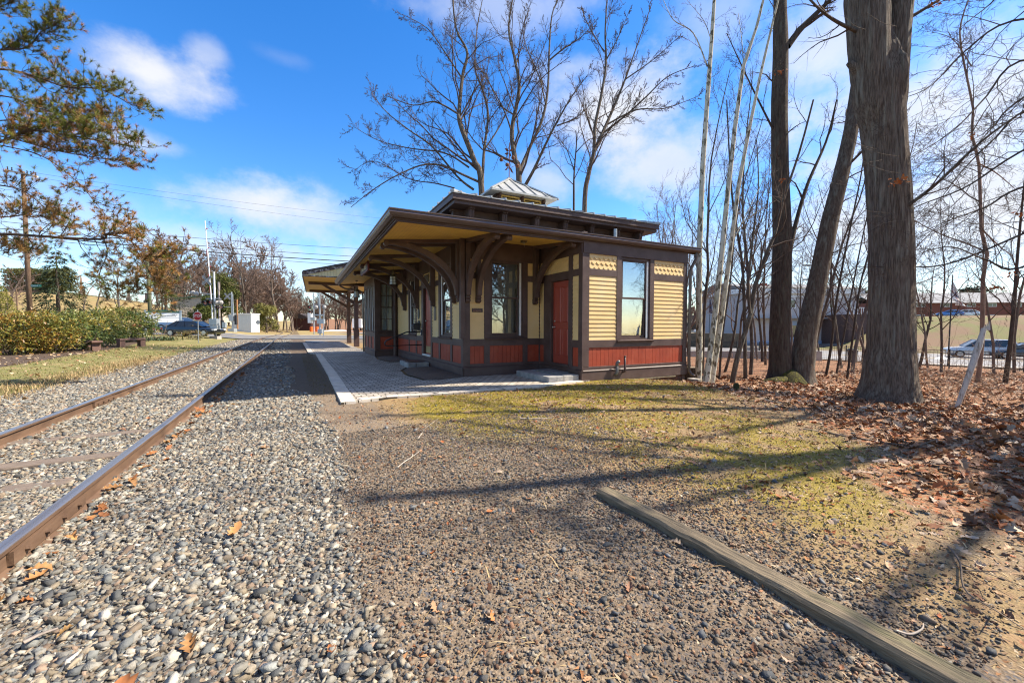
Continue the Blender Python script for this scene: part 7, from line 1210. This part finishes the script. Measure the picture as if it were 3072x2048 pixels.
x, y, z = gat(659, 41); t_ = thing('steel_pole', 'plain steel pole just right of the tall crossing signal', 'pole', (x, y, z)); mb = MB(); mb.tube([(0, 0, -.1), (0, 0, zv(848, 41)-z)], .085, 10); mb.build('shaft', M('weathered_pole', (.34, .29, .26), (.26, .22, .2), sc=3, rough=.8), t_)
d2 = 66; s2 = thing('crossing_signal', 'shorter crossing signal with crossbuck in front of the signal cabin', 'railway signal', tuple(gat(697, d2)), -YAW); sx = d2/1224.; zz0 = gat(697, d2)[2]; As2 = lambda u: (u-697)*sx; Zs2 = lambda v: zv(v, d2)-zz0
mb = MB(); mb.tube([(0, 0, -.1), (0, 0, Zs2(878))], .11, 10); mb.tube([(As2(701), 0, Zs2(965)), (As2(700), 0, Zs2(884))], .07, 8); mb.tube([(0, 0, Zs2(923)), (As2(668), 0, Zs2(923))], .06, 6); mb.build('mast', GALV, s2); crossbuck(s2, As2(687), -.2, Zs2(891), 1.05); lamp(s2, As2(669), -.2, Zs2(923), -1, .26); lamp(s2, As2(655), -.2, Zs2(923), -1, .22); box(s2, 'gate_mechanism', As2(690), As2(703), -.3, .3, Zs2(965), Zs2(945)); box(s2, 'base', -.5, .5, -.4, .4, -.2, .5, GALV); box(s2, 'counterweight', As2(706), As2(711), -.2, .2, Zs2(975), Zs2(946), LAMPB)
d3 = 58; s3 = thing('crossing_signal', 'crossing signal with round lamps seen under the platform canopy', 'railway signal', tuple(gat(962, d3)), -YAW); sx = d3/1224.; zz0 = gat(962, d3)[2]; As3 = lambda u: (u-962)*sx; Zs3 = lambda v: zv(v, d3)-zz0
mb = MB(); mb.tube([(As3(960), 0, -.1), (As3(960), 0, Zs3(840))], .10, 10); mb.tube([(As3(940), 0, Zs3(915)), (As3(985), 0, Zs3(915))], .05, 6); mb.tube([(As3(956), 0, Zs3(925)), (As3(955), 0, Zs3(860))], .05, 6); mb.build('mast', GALV, s3)
for u in (951, 976): lamp(s3, As3(u), -.2, Zs3(923), 1, .26)
box(s3, 'control_box', As3(954), As3(973), -.3, .3, Zs3(972), Zs3(958)); box(s3, 'gate_mechanism', As3(955), As3(968), -.3, .3, Zs3(1001), Zs3(988)); box(s3, 'upper_box', As3(944), As3(973), -.1, .1, Zs3(948), Zs3(944))
d4 = 66; s4 = thing('crossing_signal', 'crossing signal with two red lenses left of the round lamp one', 'railway signal', tuple(gat(941, d4)), -YAW); sx = d4/1224.; zz0 = gat(941, d4)[2]; As4 = lambda u: (u-941)*sx; Zs4 = lambda v: zv(v, d4)-zz0
mb = MB(); mb.tube([(As4(942), 0, -.1), (As4(942), 0, Zs4(880))], .10, 8); mb.build('mast', GALV, s4); lamp(s4, As4(932), -.2, Zs4(923), -1, .25); lamp(s4, As4(934), -.2, Zs4(938), -1, .25); box(s4, 'cabinet', As4(926), As4(936), -.3, .3, Zs4(970), Zs4(940), WHITE); box(s4, 'gate_mechanism', As4(934), As4(947), -.3, .3, Zs4(962), Zs4(953))
x, y, z = gat(970, 52); t_ = thing('thin_post', 'thin leaning galvanised post right of the round lamp signal', 'post', (x, y, z), -YAW); mb = MB(); mb.tube([(0, 0, -.1), (.12, 0, zv(930, 52)-z)], .05, 6); mb.build('shaft', GALV, t_)
ORG = M('barrel_orange', (.75, .13, .02), rough=.5)
for i, (u, d, l) in enumerate(((934, 96, 'orange and white traffic barrel left of the signal foot'), (940, 99, 'orange and white traffic barrel right beside the first barrel'), (951, 94, 'orange traffic barrel at the right of the signal mast foot'))):
    t_ = thing('traffic_barrel', l, 'barrel', tuple(gat(u, d)), 0, 'traffic barrels at the crossing'); mb = MB(); mb.lathe([(.38, 0), (.33, 1.1), (.28, 1.15)], 12); mb.build('drum', ORG, t_)
    for z in (.35, .75): mb = MB(); mb.lathe([(.375-z*.045, z), (.37-z*.045, z+.16)], 12); mb.build('stripe', WHITE, t_)
# cabin, metal shed, barn
CAB = M('cabin_metal', (.58, .62, .60), (.52, .56, .55), rough=.5); x, y, z = gat(728, 72); t_ = thing('signal_cabin', 'pale grey metal signal cabin beyond the crossing', 'cabin', (x, y, z), -YAW); mb = MB(); mb.box(-1.65, 1.5, 0, 2.4, -.1, 3.1)
for k in range(5): mb.box(-1.62+k*.62, -1.6+k*.62, -.012, 0, .05, 3.0)
mb.build('wall', CAB, t_); mb = MB(); mb.box(-1.75, 1.6, -.12, 2.5, 3.1, 3.28); mb.build('roof', WHITE, t_); mb = MB(); mb.box(1.5, 1.53, .5, 1.6, .1, 2.6); mb.build('door', CAB, t_)
x, y, z = gat(590, 84); t_ = thing('metal_shed', 'beige ribbed metal building with green roof edge behind the cedar', 'building', (x, y, z-.4), -YAW+.35); BEI = M('beige_metal', (.52, .46, .37), (.47, .42, .34), rough=.6); mb = MB(); mb.prism([(-3.4, 0), (4.2, 0), (4.2, 5.6), (-3.4, 4.6)], 0, 8, lambda p, q, d: (p, d, q))
for k in range(15): mb.box(-3.3+k*.5, -3.26+k*.5, -.03, 0, 0, 4.4+k*.07)
mb.build('wall', BEI, t_); mb = MB(); mb.prism([(-3.7, 4.56), (4.5, 5.64), (4.5, 5.85), (-3.7, 4.78)], -.4, 8.4, lambda p, q, d: (p, d, q)); mb.build('roof', M('green_metal', (.045, .10, .065), rough=.5), t_); mb = MB(); mb.box(-.3, 1.0, -.05, -.031, 1.6, 2.4); mb.build('notice_board', WHITE, t_)
x, y, z = gat(905, 120); t_ = thing('barn', 'dark red brown barn at the far end beside the bending track', 'building', (x, y, z), -YAW); mb = MB(); mb.box(-3.2, 2.4, 0, 6, 0, 3.6); mb.build('wall', M('barn_board', (.07, .028, .024), (.05, .02, .018), sc=3, st=(4, 4, .3), rough=.9), t_); mb = MB(); mb.prism([(-3.6, 3.5), (2.8, 3.5), (-.4, 5.0)], -.3, 6.3, lambda p, q, d: (p, d, q)); mb.build('roof', M('barn_roof', (.06, .05, .05), rough=.9), t_)
# utility poles, wires, street name sign
POLE = bark('pole_wood', (.20, .13, .085), (.13, .085, .06), st=(8, 8, .3)); up1 = thing('utility_pole', 'brown wooden utility pole with pale crossarm behind the hedge', 'utility pole', tuple(gat(88, 32)), -YAW); h1 = zv(524, 32)-gat(88, 32)[2]
mb = MB(); mb.tube([(.12, 0, -.3), (0, 0, h1)], [.17, .12], 12); mb.build('shaft', POLE, up1, smooth=True); mb = MB(); zt1 = h1-.28; mb.prism([(-1.15, zt1+.40), (1.25, zt1-.10), (1.25, zt1-.23), (-1.15, zt1+.27)], -.16, -.05, lambda p, q, d: (p, d, q)); mb.build('crossarm', M('pale_crossarm', (.55, .52, .47), (.45, .42, .38), rough=.8), up1)
for a in (-1.05, -.72, .45, .75, 1.1): zq = zt1+.40-.5*(a+1.15)/2.4; mb = MB(); mb.lathe([(.03, 0), (.05, .08), (.02, .12), (.05, .2), (.02, .26)], 8, (a, -.1, zq)); mb.build('insulator', LAMPB, up1)
nm = thing('street_sign', 'green street name sign on the brown utility pole', 'sign', tuple(np.array(gat(112, 31.7))+np.array([0, 0, zv(860, 31.7)-gat(112, 31.7)[2]])), -YAW); mb = MB(); mb.box(-.38, .42, -.01, .01, -.1, .1); mb.build('panel', GREENS, nm); text('Central', .17, WHITE, nm, (-.06, -.012, 0), (1, 0, 0), (0, 0, 1)); text('St', .09, WHITE, nm, (.33, -.012, .02), (1, 0, 0), (0, 0, 1))
x, y, z = gat(452, 40); up2 = thing('utility_pole', 'mossy green wooden utility pole behind the message board', 'utility pole', (x, y, z)); mb = MB(); mb.tube([(0, 0, -.3), (-.1, 0, zv(770, 40)-z)], [.15, .12], 10); mb.build('shaft', bark('green_pole', (.14, .15, .09), (.09, .10, .06), st=(8, 8, .3)), up2, smooth=True)
x, y, z = gat(55, 40); t_ = thing('thin_post', 'thin dark post left of the brown utility pole', 'post', (x, y, z), -YAW); mb = MB(); mb.tube([(0, 0, 0), (-.05, 0, zv(868, 40)-z)], .06, 6); mb.build('shaft', POLE, t_)
x, y, z = gat(629, 70); t_ = thing('wooden_post', 'orange brown wooden pole behind the short crossing signal', 'pole', (x+4.2, y-2.2, z), 0); mb = MB(); mb.tube([(0, 0, -.1), (0, 0, zv(900, 70)-z)], .13, 8); mb.build('shaft', M('orange_wood', (.34, .17, .07), (.25, .12, .05), rough=.9), t_)
def wire(label, pts, r=.012, sag=.25, group='overhead wires across the road'):
    P = [np.array(p) for p in pts]; out_ = []
    for a, b_ in zip(P[:-1], P[1:]):
        for k in range(12): t = k/12; q = a*(1-t)+b_*t; q = q.copy(); q[2] -= sag*4*t*(1-t); out_.append(q)
    out_.append(P[-1]); o = MB().tube(out_, r, 5).build('overhead_wire', LAMPB, None); tag(o, label, 'wire', group)
wire('thickest low black cable over the crossing', [at(-300, 655, 30), at(85, 706, 32), at(1200, 790, 50), at(1800, 835, 62)], .045, .3); wire('lowest thin black cable over the crossing', [at(-300, 690, 30), at(85, 716, 32), at(1200, 804, 50), at(1800, 850, 62)], .02, .2); wire('upper black cable of the bundle over the crossing', [at(-300, 640, 30), at(85, 690, 32), at(1200, 776, 50), at(1800, 820, 62)], .024, .25); wire('twisted wire above the cable bundle', [at(-300, 610, 30), at(85, 672, 32), at(1200, 752, 50), at(1800, 790, 62)], .018, .2); wire('fine high wire from the crossarm toward the canopy', [at(85, 516, 32), at(1250, 665, 55), at(2000, 740, 70)], .009, .3); wire('second fine high wire from the crossarm toward the canopy', [at(110, 532, 32), at(1250, 690, 55), at(2000, 760, 70)], .009, .3)
# message board, black lectern sign, benches
GP = M('post_grey_blue', (.30, .36, .40), (.25, .31, .35), rough=.6); bx, by, bz = gat(491, 39); mbd = thing('message_board', 'white letter board with arched green header beside the road', 'sign', (bx, by, bz), -YAW+.5); zl = lambda v: zv(v, 39)-bz; al = lambda u: (u-491)*39/1224.
for u in (449, 532): mb = MB(); mb.box(al(u)-.07, al(u)+.07, -.07, .07, -.2, zl(933)); mb.build('post', GP, mbd)
mb = MB(); mb.box(al(451), al(530), -.05, .05, zl(969), zl(941)); mb.build('panel', M('board_white', (.82, .82, .8), rough=.4), mbd); mb = MB(); mb.box(al(451), al(530), -.056, -.051, zl(955.3), zl(954.8)); mb.box(al(449), al(532), -.06, .06, zl(941), zl(939.6)); mb.build('divider', GP, mbd)
arc = [(al(452), zl(939.5)), (al(530), zl(939.5)), (al(530), zl(936.5))]+[(al(530)+(al(452)-al(530))*k/12, zl(936.5)+(zl(931.5)-zl(936.5))*math.sin(k/12*math.pi)) for k in range(1, 12)]+[(al(452), zl(936.5))]; mb = MB(); mb.prism(arc, -.06, .06, lambda p, q, d: (p, d, q)); mb.build('header', M('header_green', (.04, .11, .075), rough=.5), mbd)
GLD = M('gilt_letters', (.6, .42, .08), rough=.4); INK = M('letter_ink', (.03, .02, .02), rough=.6)
text('FORESTVILLE VILLAGE', .13, GLD, mbd, (al(491), -.063, zl(937.5)), (1, 0, 0), (0, 0, 1), sx=1.05)
for s, u, v in (('MAR 10', 518, 946.2), ('7 TO 9 BRISTOL EASTERN HS', 497, 950.0), ('MAR 18', 463, 963.8)): text(s, .13, INK, mbd, (al(u), -.054, zl(v)), (1, 0, 0), (0, 0, 1), sx=.92)
x, y, z = gat(444, 29); t_ = thing('lectern_sign', 'black slanted information panel on a thin post by the right end of the hedge', 'sign', (x, y, z), -YAW+.25); mb = MB(); mb.tube([(0, 0, -.1), (0, 0, .92)], .03, 8); mb.build('post', BLACK, t_); mb = MB(); mb.prism([(-.2, .92), (.2, 1.16), (.2, 1.19), (-.2, .95)], -.31, .31, lambda p, q, d: (d, p, q)); mb.build('panel', BLACK, t_)
BEN = M('bench_brown', (.17, .10, .08), (.13, .075, .06), sc=4, rough=.7, bump=.2)
for lab, u0, u1, d0_, d1_ in (('short reddish brown bench seen end on before the hedge', 250, 290, 21.5, 20.2), ('long low reddish brown bench at the right end of the hedge', 352, 431, 23.2, 24.4)):
    p, q = np.array(gat(u0, d0_)), np.array(gat(u1, d1_)); c = (p+q)/2; an = math.atan2(q[1]-p[1], q[0]-p[0]); L_ = np.linalg.norm(q-p)/2; t_ = thing('bench', lab, 'bench', tuple(c), an if L_ > .6 else an-.5); L_ = max(L_, .55); mb = MB(); mb.box(-L_, L_, -.2, .2, .40, .50); mb.build('seat', BEN, t_, bev=.01)
    for s in (-1, 1): mb = MB(); mb.box(s*L_*.78-.13, s*L_*.78+.13, -.16, .16, -.1, .40); mb.build('leg', BEN, t_, bev=.01)
# grave markers on the hill
GRV = M('grave_stone', (.30, .22, .18), (.24, .18, .15), rough=.9); gl = ['tall brown obelisk on the hill right of the spruce', 'slim obelisk among the bare trees on the hill', 'short obelisk near the right end of the hilltop']
for (u, d, h), l in zip(((248, 100, 4.2), (389, 102, 3.2), (441, 100, 2.6)), gl):
    t_ = thing('grave_obelisk', l, 'grave marker', tuple(gat(u, d)), .3, 'grave markers on the hill'); mb = MB(); mb.add([(-.3, -.3, .5), (.3, -.3, .5), (.3, .3, .5), (-.3, .3, .5), (-.17, -.17, h-.4), (.17, -.17, h-.4), (.17, .17, h-.4), (-.17, .17, h-.4), (0, 0, h)], [(0, 1, 5, 4), (1, 2, 6, 5), (2, 3, 7, 6), (3, 0, 4, 7), (4, 5, 8), (5, 6, 8), (6, 7, 8), (7, 4, 8)]); mb.build('shaft', GRV, t_); mb = MB(); mb.box(-.5, .5, -.5, .5, -.3, .5); mb.build('base', GRV, t_)
SNOW = M('snow', (.8, .82, .85), rough=.8)
for u, d, w_, l in ((1010, 112, 5, ''), (2830, 36.5, 1.3, ''), (2710, 37, .9, '')):
    x, y, z = gat(u, d); T_ = MB(); r_ = np.random.default_rng(int(u)); n = 18; V = [(x, y, z+.35)]+[(x+w_*math.cos(k*2*math.pi/n)*r_.uniform(.6, 1), y+w_*.4*math.sin(k*2*math.pi/n)*r_.uniform(.6, 1), z+.02) for k in range(n)]; T_.add(V, [(0, 1+k, 1+(k+1) % n) for k in range(n)]); tag(T_.build('snow', SNOW, None, smooth=True), kind='stuff')
# ------------------------------------------------------------------ right side: fence, houses, flags
A_ = np.array([38.9, 33.0]); B_ = np.array([38.2, 3.5]); fp = [np.array(p) for p in ((37.2, 36.), (36.2, 27.5), (35.6, 21.0), (36.8, 17.5), (38.2, 13.5), (38.7, 10.2), (38.6, 7.0), (38.2, 3.4), (37.6, 0))]
fence = thing('iron_fence', 'black iron picket fence between the wood and the street', 'fence', (float(fp[0][0]), float(fp[0][1]), z1(*fp[0])))
fo = np.array([fp[0][0], fp[0][1], z1(*fp[0])]); IRON = M('fence_iron', (.012, .012, .013), rough=.5); sp = []
for a, b_ in zip(fp[:-1], fp[1:]):
    n = max(1, int(round(np.linalg.norm(b_-a)/2.4)))
    for k in range(n): sp.append((a+(b_-a)*k/n, a+(b_-a)*(k+1)/n))
for a, b_ in sp:
    za, zb_ = z1(*a), z1(*b_); pa = np.array([a[0], a[1], za])-fo; pb = np.array([b_[0], b_[1], zb_])-fo; mb = MB(); mb.box(pa[0]-.035, pa[0]+.035, pa[1]-.035, pa[1]+.035, pa[2]-.1, pa[2]+1.3); mb.build('post', IRON, fence); mb = MB()
    for h in (.18, 1.05, 1.2): mb.tube([pa+np.array([0, 0, h]), pb+np.array([0, 0, h])], .018, 4)
    for k in range(1, 18): q = pa+(pb-pa)*k/18; mb.tube([q+np.array([0, 0, .08]), q+np.array([0, 0, 1.22])], .009, 4, caps=False)
    mb.build('picket_panel', IRON, fence)
x, y, z = gat(2240, 30); o = MB().box(-4.5, 5.5, -.15, .15, -.3, .55).build('low_wall', CONC, None); o.location = (x, y, z); o.rotation_euler = (0, 0, -YAW); tag(o, 'low concrete wall behind the thin trunks', 'wall')
# grey two storey house
gx_, gy_, gz_ = gat(2405, 62); hs_ = thing('grey_house', 'two storey pale grey building with bracketed cornice and shop front across the street', 'building', (gx_, gy_, -1.55), -YAW+.10); GS = M('grey_clapboard', (.40, .37, .36), (.36, .33, .33), sc=2, st=(.2, .2, 8), rough=.8); sc_ = 62/1224.; ag = lambda u: (u-2405)*sc_; zg = lambda v: zv(v, 62)+1.55
WT = M('house_white_trim', (.66, .66, .65), rough=.6)
mb = MB(); mb.box(ag(2222), ag(2590), 0, 12, 0, zg(880)); mb.build('wall', GS, hs_); mb = MB(); mb.prism([(ag(2212), zg(880)), (ag(2212), zg(866)), (ag(2222), zg(864)), (ag(2590), zg(864)), (ag(2600), zg(866)), (ag(2600), zg(880))], -.5, 12.5, lambda p, q, d: (p, d, q)); 
for k in range(12): a = ag(2230)+k*(ag(2585)-ag(2230))/11; mb.box(a-.08, a+.08, -.4, 0, zg(892), zg(880))
mb.box(ag(2222), ag(2590), -.06, 0, zg(893), zg(880)); mb.build('cornice', WT, hs_); mb = MB(); mb.prism([(-.7, zg(864)), (12.7, zg(864)), (6, zg(840))], ag(2210), ag(2602), lambda p, q, d: (d, p, q)); rf = mb.build('roof', M('grey_roof', (.15, .15, .15), (.2, .2, .2), sc=5, rough=.9), hs_); mb = MB(); mb.box(ag(2308), ag(2322), 2, 2.8, zg(866), zg(845)); mb.build('chimney', M('chimney_brick', (.28, .08, .05), rough=.9), rf)
for u in (2318, 2374, 2500, 2556): 
    mb = MB(); mb.box(ag(u-9), ag(u+9), -.07, 0, zg(924), zg(896)); fr = mb.build('window', WT, hs_); mb = MB(); mb.box(ag(u-6.5), ag(u+6.5), -.085, -.07, zg(921), zg(910.5)); mb.box(ag(u-6.5), ag(u+6.5), -.085, -.07, zg(909.5), zg(899)); mb.build('pane', CGL, fr)
mb = MB(); mb.box(ag(2225), ag(2590), -1.2, -.0, zg(955), zg(952)); mb.build('awning_roof', M('shop_roof', (.25, .25, .26), rough=.8), hs_)
for a, b_ in ((2365, 2388), (2395, 2420), (2480, 2500), (2505, 2530)): mb = MB(); mb.box(ag(a), ag(b_), -.05, 0, zg(1020), zg(962)); fr = mb.build('shop_window', M('pale_blue_trim', (.30, .36, .46), rough=.6), hs_); mb = MB(); mb.box(ag(a+2), ag(b_-2), -.07, -.05, zg(1010), zg(975)); mb.build('pane', CGL, fr)
mb = MB(); mb.box(ag(2224), ag(2590), -.09, -.0, zg(1030), zg(1021)); mb.build('base_trim', M('blue_grey_trim', (.25, .32, .44), rough=.6), hs_)
x, y, z = gat(2575, 58); t_ = thing('dark_brick_annex', 'low dark brick annex with balcony joined to the grey house', 'building', (x, y, -1.6), -YAW+.10); mb = MB(); mb.box(-1.5, 6, 0, 8, 0, 4.6); mb.build('wall', M('dark_brick', (.10, .06, .055), (.07, .045, .04), sc=9, rough=.9), t_); mb = MB()
for k in range(24): mb.box(-1.5+k*.3, -1.44+k*.3, -.1, -.04, 4.6, 5.5)
mb.box(-1.5, 6, -.12, -.02, 5.5, 5.58); mb.build('railing', WT, t_)
# red brick flats on the bank
x, y, z = gat(2860, 92); bzz = z; t_ = thing('brick_building', 'long red brick building with grey roof on the bank at the right', 'building', (x, y, z-.6), -YAW-.12); ab = lambda u: (u-2860)*92/1224.; zbk = lambda v: zv(v, 92)-bzz+.6
mb = MB(); mb.box(ab(2640), ab(3260), 0, 10, -1, zbk(905)); mb.build('wall', M('red_brick', (.22, .075, .05), (.17, .06, .042), sc=6, st=(1, 1, 3), rough=.9), t_); mb = MB(); mb.prism([(-.7, zbk(907)), (5, zbk(876)), (10.7, zbk(907)), (5, zbk(872))], ab(2632), ab(3268), lambda p, q, d: (d, p, q)); mb.build('roof', M('grey_shingle', (.21, .21, .215), (.26, .26, .265), sc=3, rough=.9), t_)
for v0, v1 in ((919, 907.5), (955, 942)):
    for u in (2700, 2725, 2770, 2835, 2905, 2960, 3025, 3060, 3120, 3180): mb = MB(); mb.box(ab(u-12), ab(u+12), -.05, 0, zbk(v0), zbk(v1)); fr = mb.build('window', WT, t_); mb = MB(); mb.box(ab(u-10.5), ab(u-.8), -.07, -.05, zbk(v0-1.2), zbk(v1+1.2)); mb.box(ab(u+.8), ab(u+10.5), -.07, -.05, zbk(v0-1.2), zbk(v1+1.2)); mb.build('pane', CGL, fr)
q = []
for p in np.linspace(-62, -6, 30): q.append((62.2*.89+p*.456, 62.2*.456-p*.89))
mb = MB()
for (xa, ya), (xb, yb) in zip(q[:-1], q[1:]): mb.add([(xa, ya, -2), (xb, yb, -2), (xb, yb, .3), (xa, ya, .3), (xa+.9, ya+.45, -2), (xb+.9, yb+.45, -2), (xb+.9, yb+.45, .3), (xa+.9, ya+.45, .3)], [(0, 1, 2, 3), (3, 2, 6, 7)])
tag(mb.build('retaining_wall', M('mossy_stone_wall', (.13, .10, .07), (.08, .065, .045), sc=2.2, rough=.95, bump=.6, bsc=4)), 'long dark stone retaining wall behind the parked cars', 'wall')
def flagpole(label, u, d, vtop, cols, name='flagpole'):
    x, y, z = gat(u, d); h = zv(vtop, d)-z; t2 = thing('flagpole', label, 'flagpole', (x, y, z), -YAW); mb = MB(); mb.tube([(0, 0, -.1), (0.1, 0, h)], [.045, .03], 8); mb.build('pole', LAMPB, t2); mb = MB(); mb.lathe([(.01, 0), (.06, .05), (.01, .1)], 8, (.1, 0, h)); mb.build('finial', GALV, t2); return t2, h, d/1224.
t2, h, s_ = flagpole('black pole carrying a limp white flag right of the oak', 2848, 29.5, 826, None)
def flag(label, u, d, pts, mats, group=None):
    b_ = at(*pts[0], d); t3 = thing('flag', label, 'flag', tuple(b_)); r_ = np.random.default_rng(5)
    a, bq, c, e = [np.array(at(*p, d))-b_ for p in pts]; n1_, n2_ = 10, 8
    for nm_, mat_, r0, r1, off, *sr in mats:
        s0, s1 = sr if sr else (0, 1)
        V, F = [], []
        for i in range(n1_+1):
            for j in range(n2_+1):
                s = s0+(s1-s0)*i/n1_; t = r0+(r1-r0)*j/n2_; p = (a*(1-s)+bq*s)*(1-t)+(e*(1-s)+c*s)*t; p = p+np.array([0, -1, 0])*(.10*math.sin(s*7+t*4)*s+off); V.append(p)
        F = [(i*(n2_+1)+j, i*(n2_+1)+j+1, (i+1)*(n2_+1)+j+1, (i+1)*(n2_+1)+j) for i in range(n1_) for j in range(n2_)]; npmesh(nm_, np.array(V), np.array(F), mat_, t3, smooth=True)
    return t3
FW_ = M('flag_white', (.62, .62, .60), rough=.8)
flag('limp white flag with a red band and blue emblem hanging from the black pole', 0, 29.4, [(2856, 838), (2893, 918), (2872, 916), (2850, 885)], [('cloth', FW_, 0, 1, 0), ('red_band', M('flag_red', (.40, .04, .03), rough=.8), .50, .56, .012, .15, .95), ('emblem', M('flag_blue', (.03, .06, .20), rough=.8), .22, .40, .012, .38, .62)])
t2, h, s_ = flagpole('far black pole with a dark drooping flag behind the sycamores', 2127, 60, 888, None); flag('dark blue drooping flag on the far pole behind the sycamores', 0, 59.8, [(2129, 890), (2140, 938), (2134, 940), (2127, 938)], [('cloth', M('flag_dark', (.02, .02, .05), rough=.8), 0, 1, 0)])
x, y, z = gat(2434, 40); t_ = thing('utility_pole', 'far utility pole with double crossarm seen above the grey house', 'utility pole', (x, y, z), -YAW); mb = MB(); mb.tube([(0, 0, -.2), (0, 0, zv(780, 40)-z)], .13, 8); mb.build('shaft', POLE, t_)
for v in (796, 838): mb = MB(); mb.box(-.95, .35, -.06, .06, zv(v, 40)-z-.06, zv(v, 40)-z+.06); mb.build('crossarm', POLE, t_)
for l, v0, v1 in (('thin wire passing the top of the black flagpole', 905, 822), ('lower thin wire behind the flag and oak', 930, 860)): wire(l, [at(2300, v0-15, 44), at(3300, v1-20, 40)], .012, .2, 'wires above the street')
x, y, z = gat(2560, 30); t_ = thing('dark_bin', 'black litter bin by the fence behind the slim trunks', 'bin', (x, y, z)); mb = MB(); mb.lathe([(.26, 0), (.31, .85), (.34, .88), (.34, .95), (.2, 1.05)], 14); mb.build('body', LAMPB, t_)
for i, (u, d, l) in enumerate(((2262, 40, 'pale stone planter across the fence left of the twin trunks'), (2325, 41, 'second pale stone planter across the fence'))): x, y, z = gat(u, d); t_ = thing('planter', l, 'planter', (x, y, z+.1), -YAW); mb = MB(); mb.add([(-.35, -.35, 0), (.35, -.35, 0), (.35, .35, 0), (-.35, .35, 0), (-.45, -.45, .7), (.45, -.45, .7), (.45, .45, .7), (-.45, .45, .7)], [(3, 2, 1, 0), (0, 1, 5, 4), (1, 2, 6, 5), (2, 3, 7, 6), (3, 0, 4, 7), (4, 5, 6, 7)]); mb.build('pot', CONC, t_, bev=.03)
# low far houses past the sycamores
x, y, z = gat(2090, 105); t_ = thing('shop_building', 'low tan shop with dark windows far behind the sycamores', 'building', (x, y, z), -YAW); mb = MB(); mb.box(-6, 8, 0, 8, -1, 3.6); mb.build('wall', M('tan_stucco', (.42, .33, .22), rough=.8), t_); mb = MB(); mb.box(-6.3, 8.3, -.6, 8.3, 3.6, 4.3); mb.build('roof', M('brown_roof', (.16, .11, .08), rough=.9), t_); mb = MB(); mb.box(-4, 6, -.05, 0, .6, 2.4); mb.build('window', CGL, t_)
# ------------------------------------------------------------------ wood behind the viewpoint (mirrored in the depot's window panes)
for i in range(16):
    c = clone(protos[i % 3]); x = -22+i*3.3+random.uniform(-1, 1); y = -17-random.uniform(0, 14); c.location = (x, y, z1(x, y)-.2); c.rotation_euler = (0, 0, random.uniform(0, 6.28)); s_ = random.uniform(1., 1.4); c.scale = (s_, s_, s_); tag(c, 'bare tree of the wood on the near side, outside the view', None, 'bare trees outside the view')
brush('brush', 160, 208, lambda r: (r.uniform(-25, 40), r.uniform(-30, -14)), 3.4, .03, BRU2)
x = np.array([]); r_ = np.random.default_rng(77)
brush('brush', 120, 209, lambda r: (lambda q, p: (q*.89+p*.456, q*.456-p*.89))(r.uniform(64, 84), r.uniform(-60, -8)), 1.3, .02, BRU)
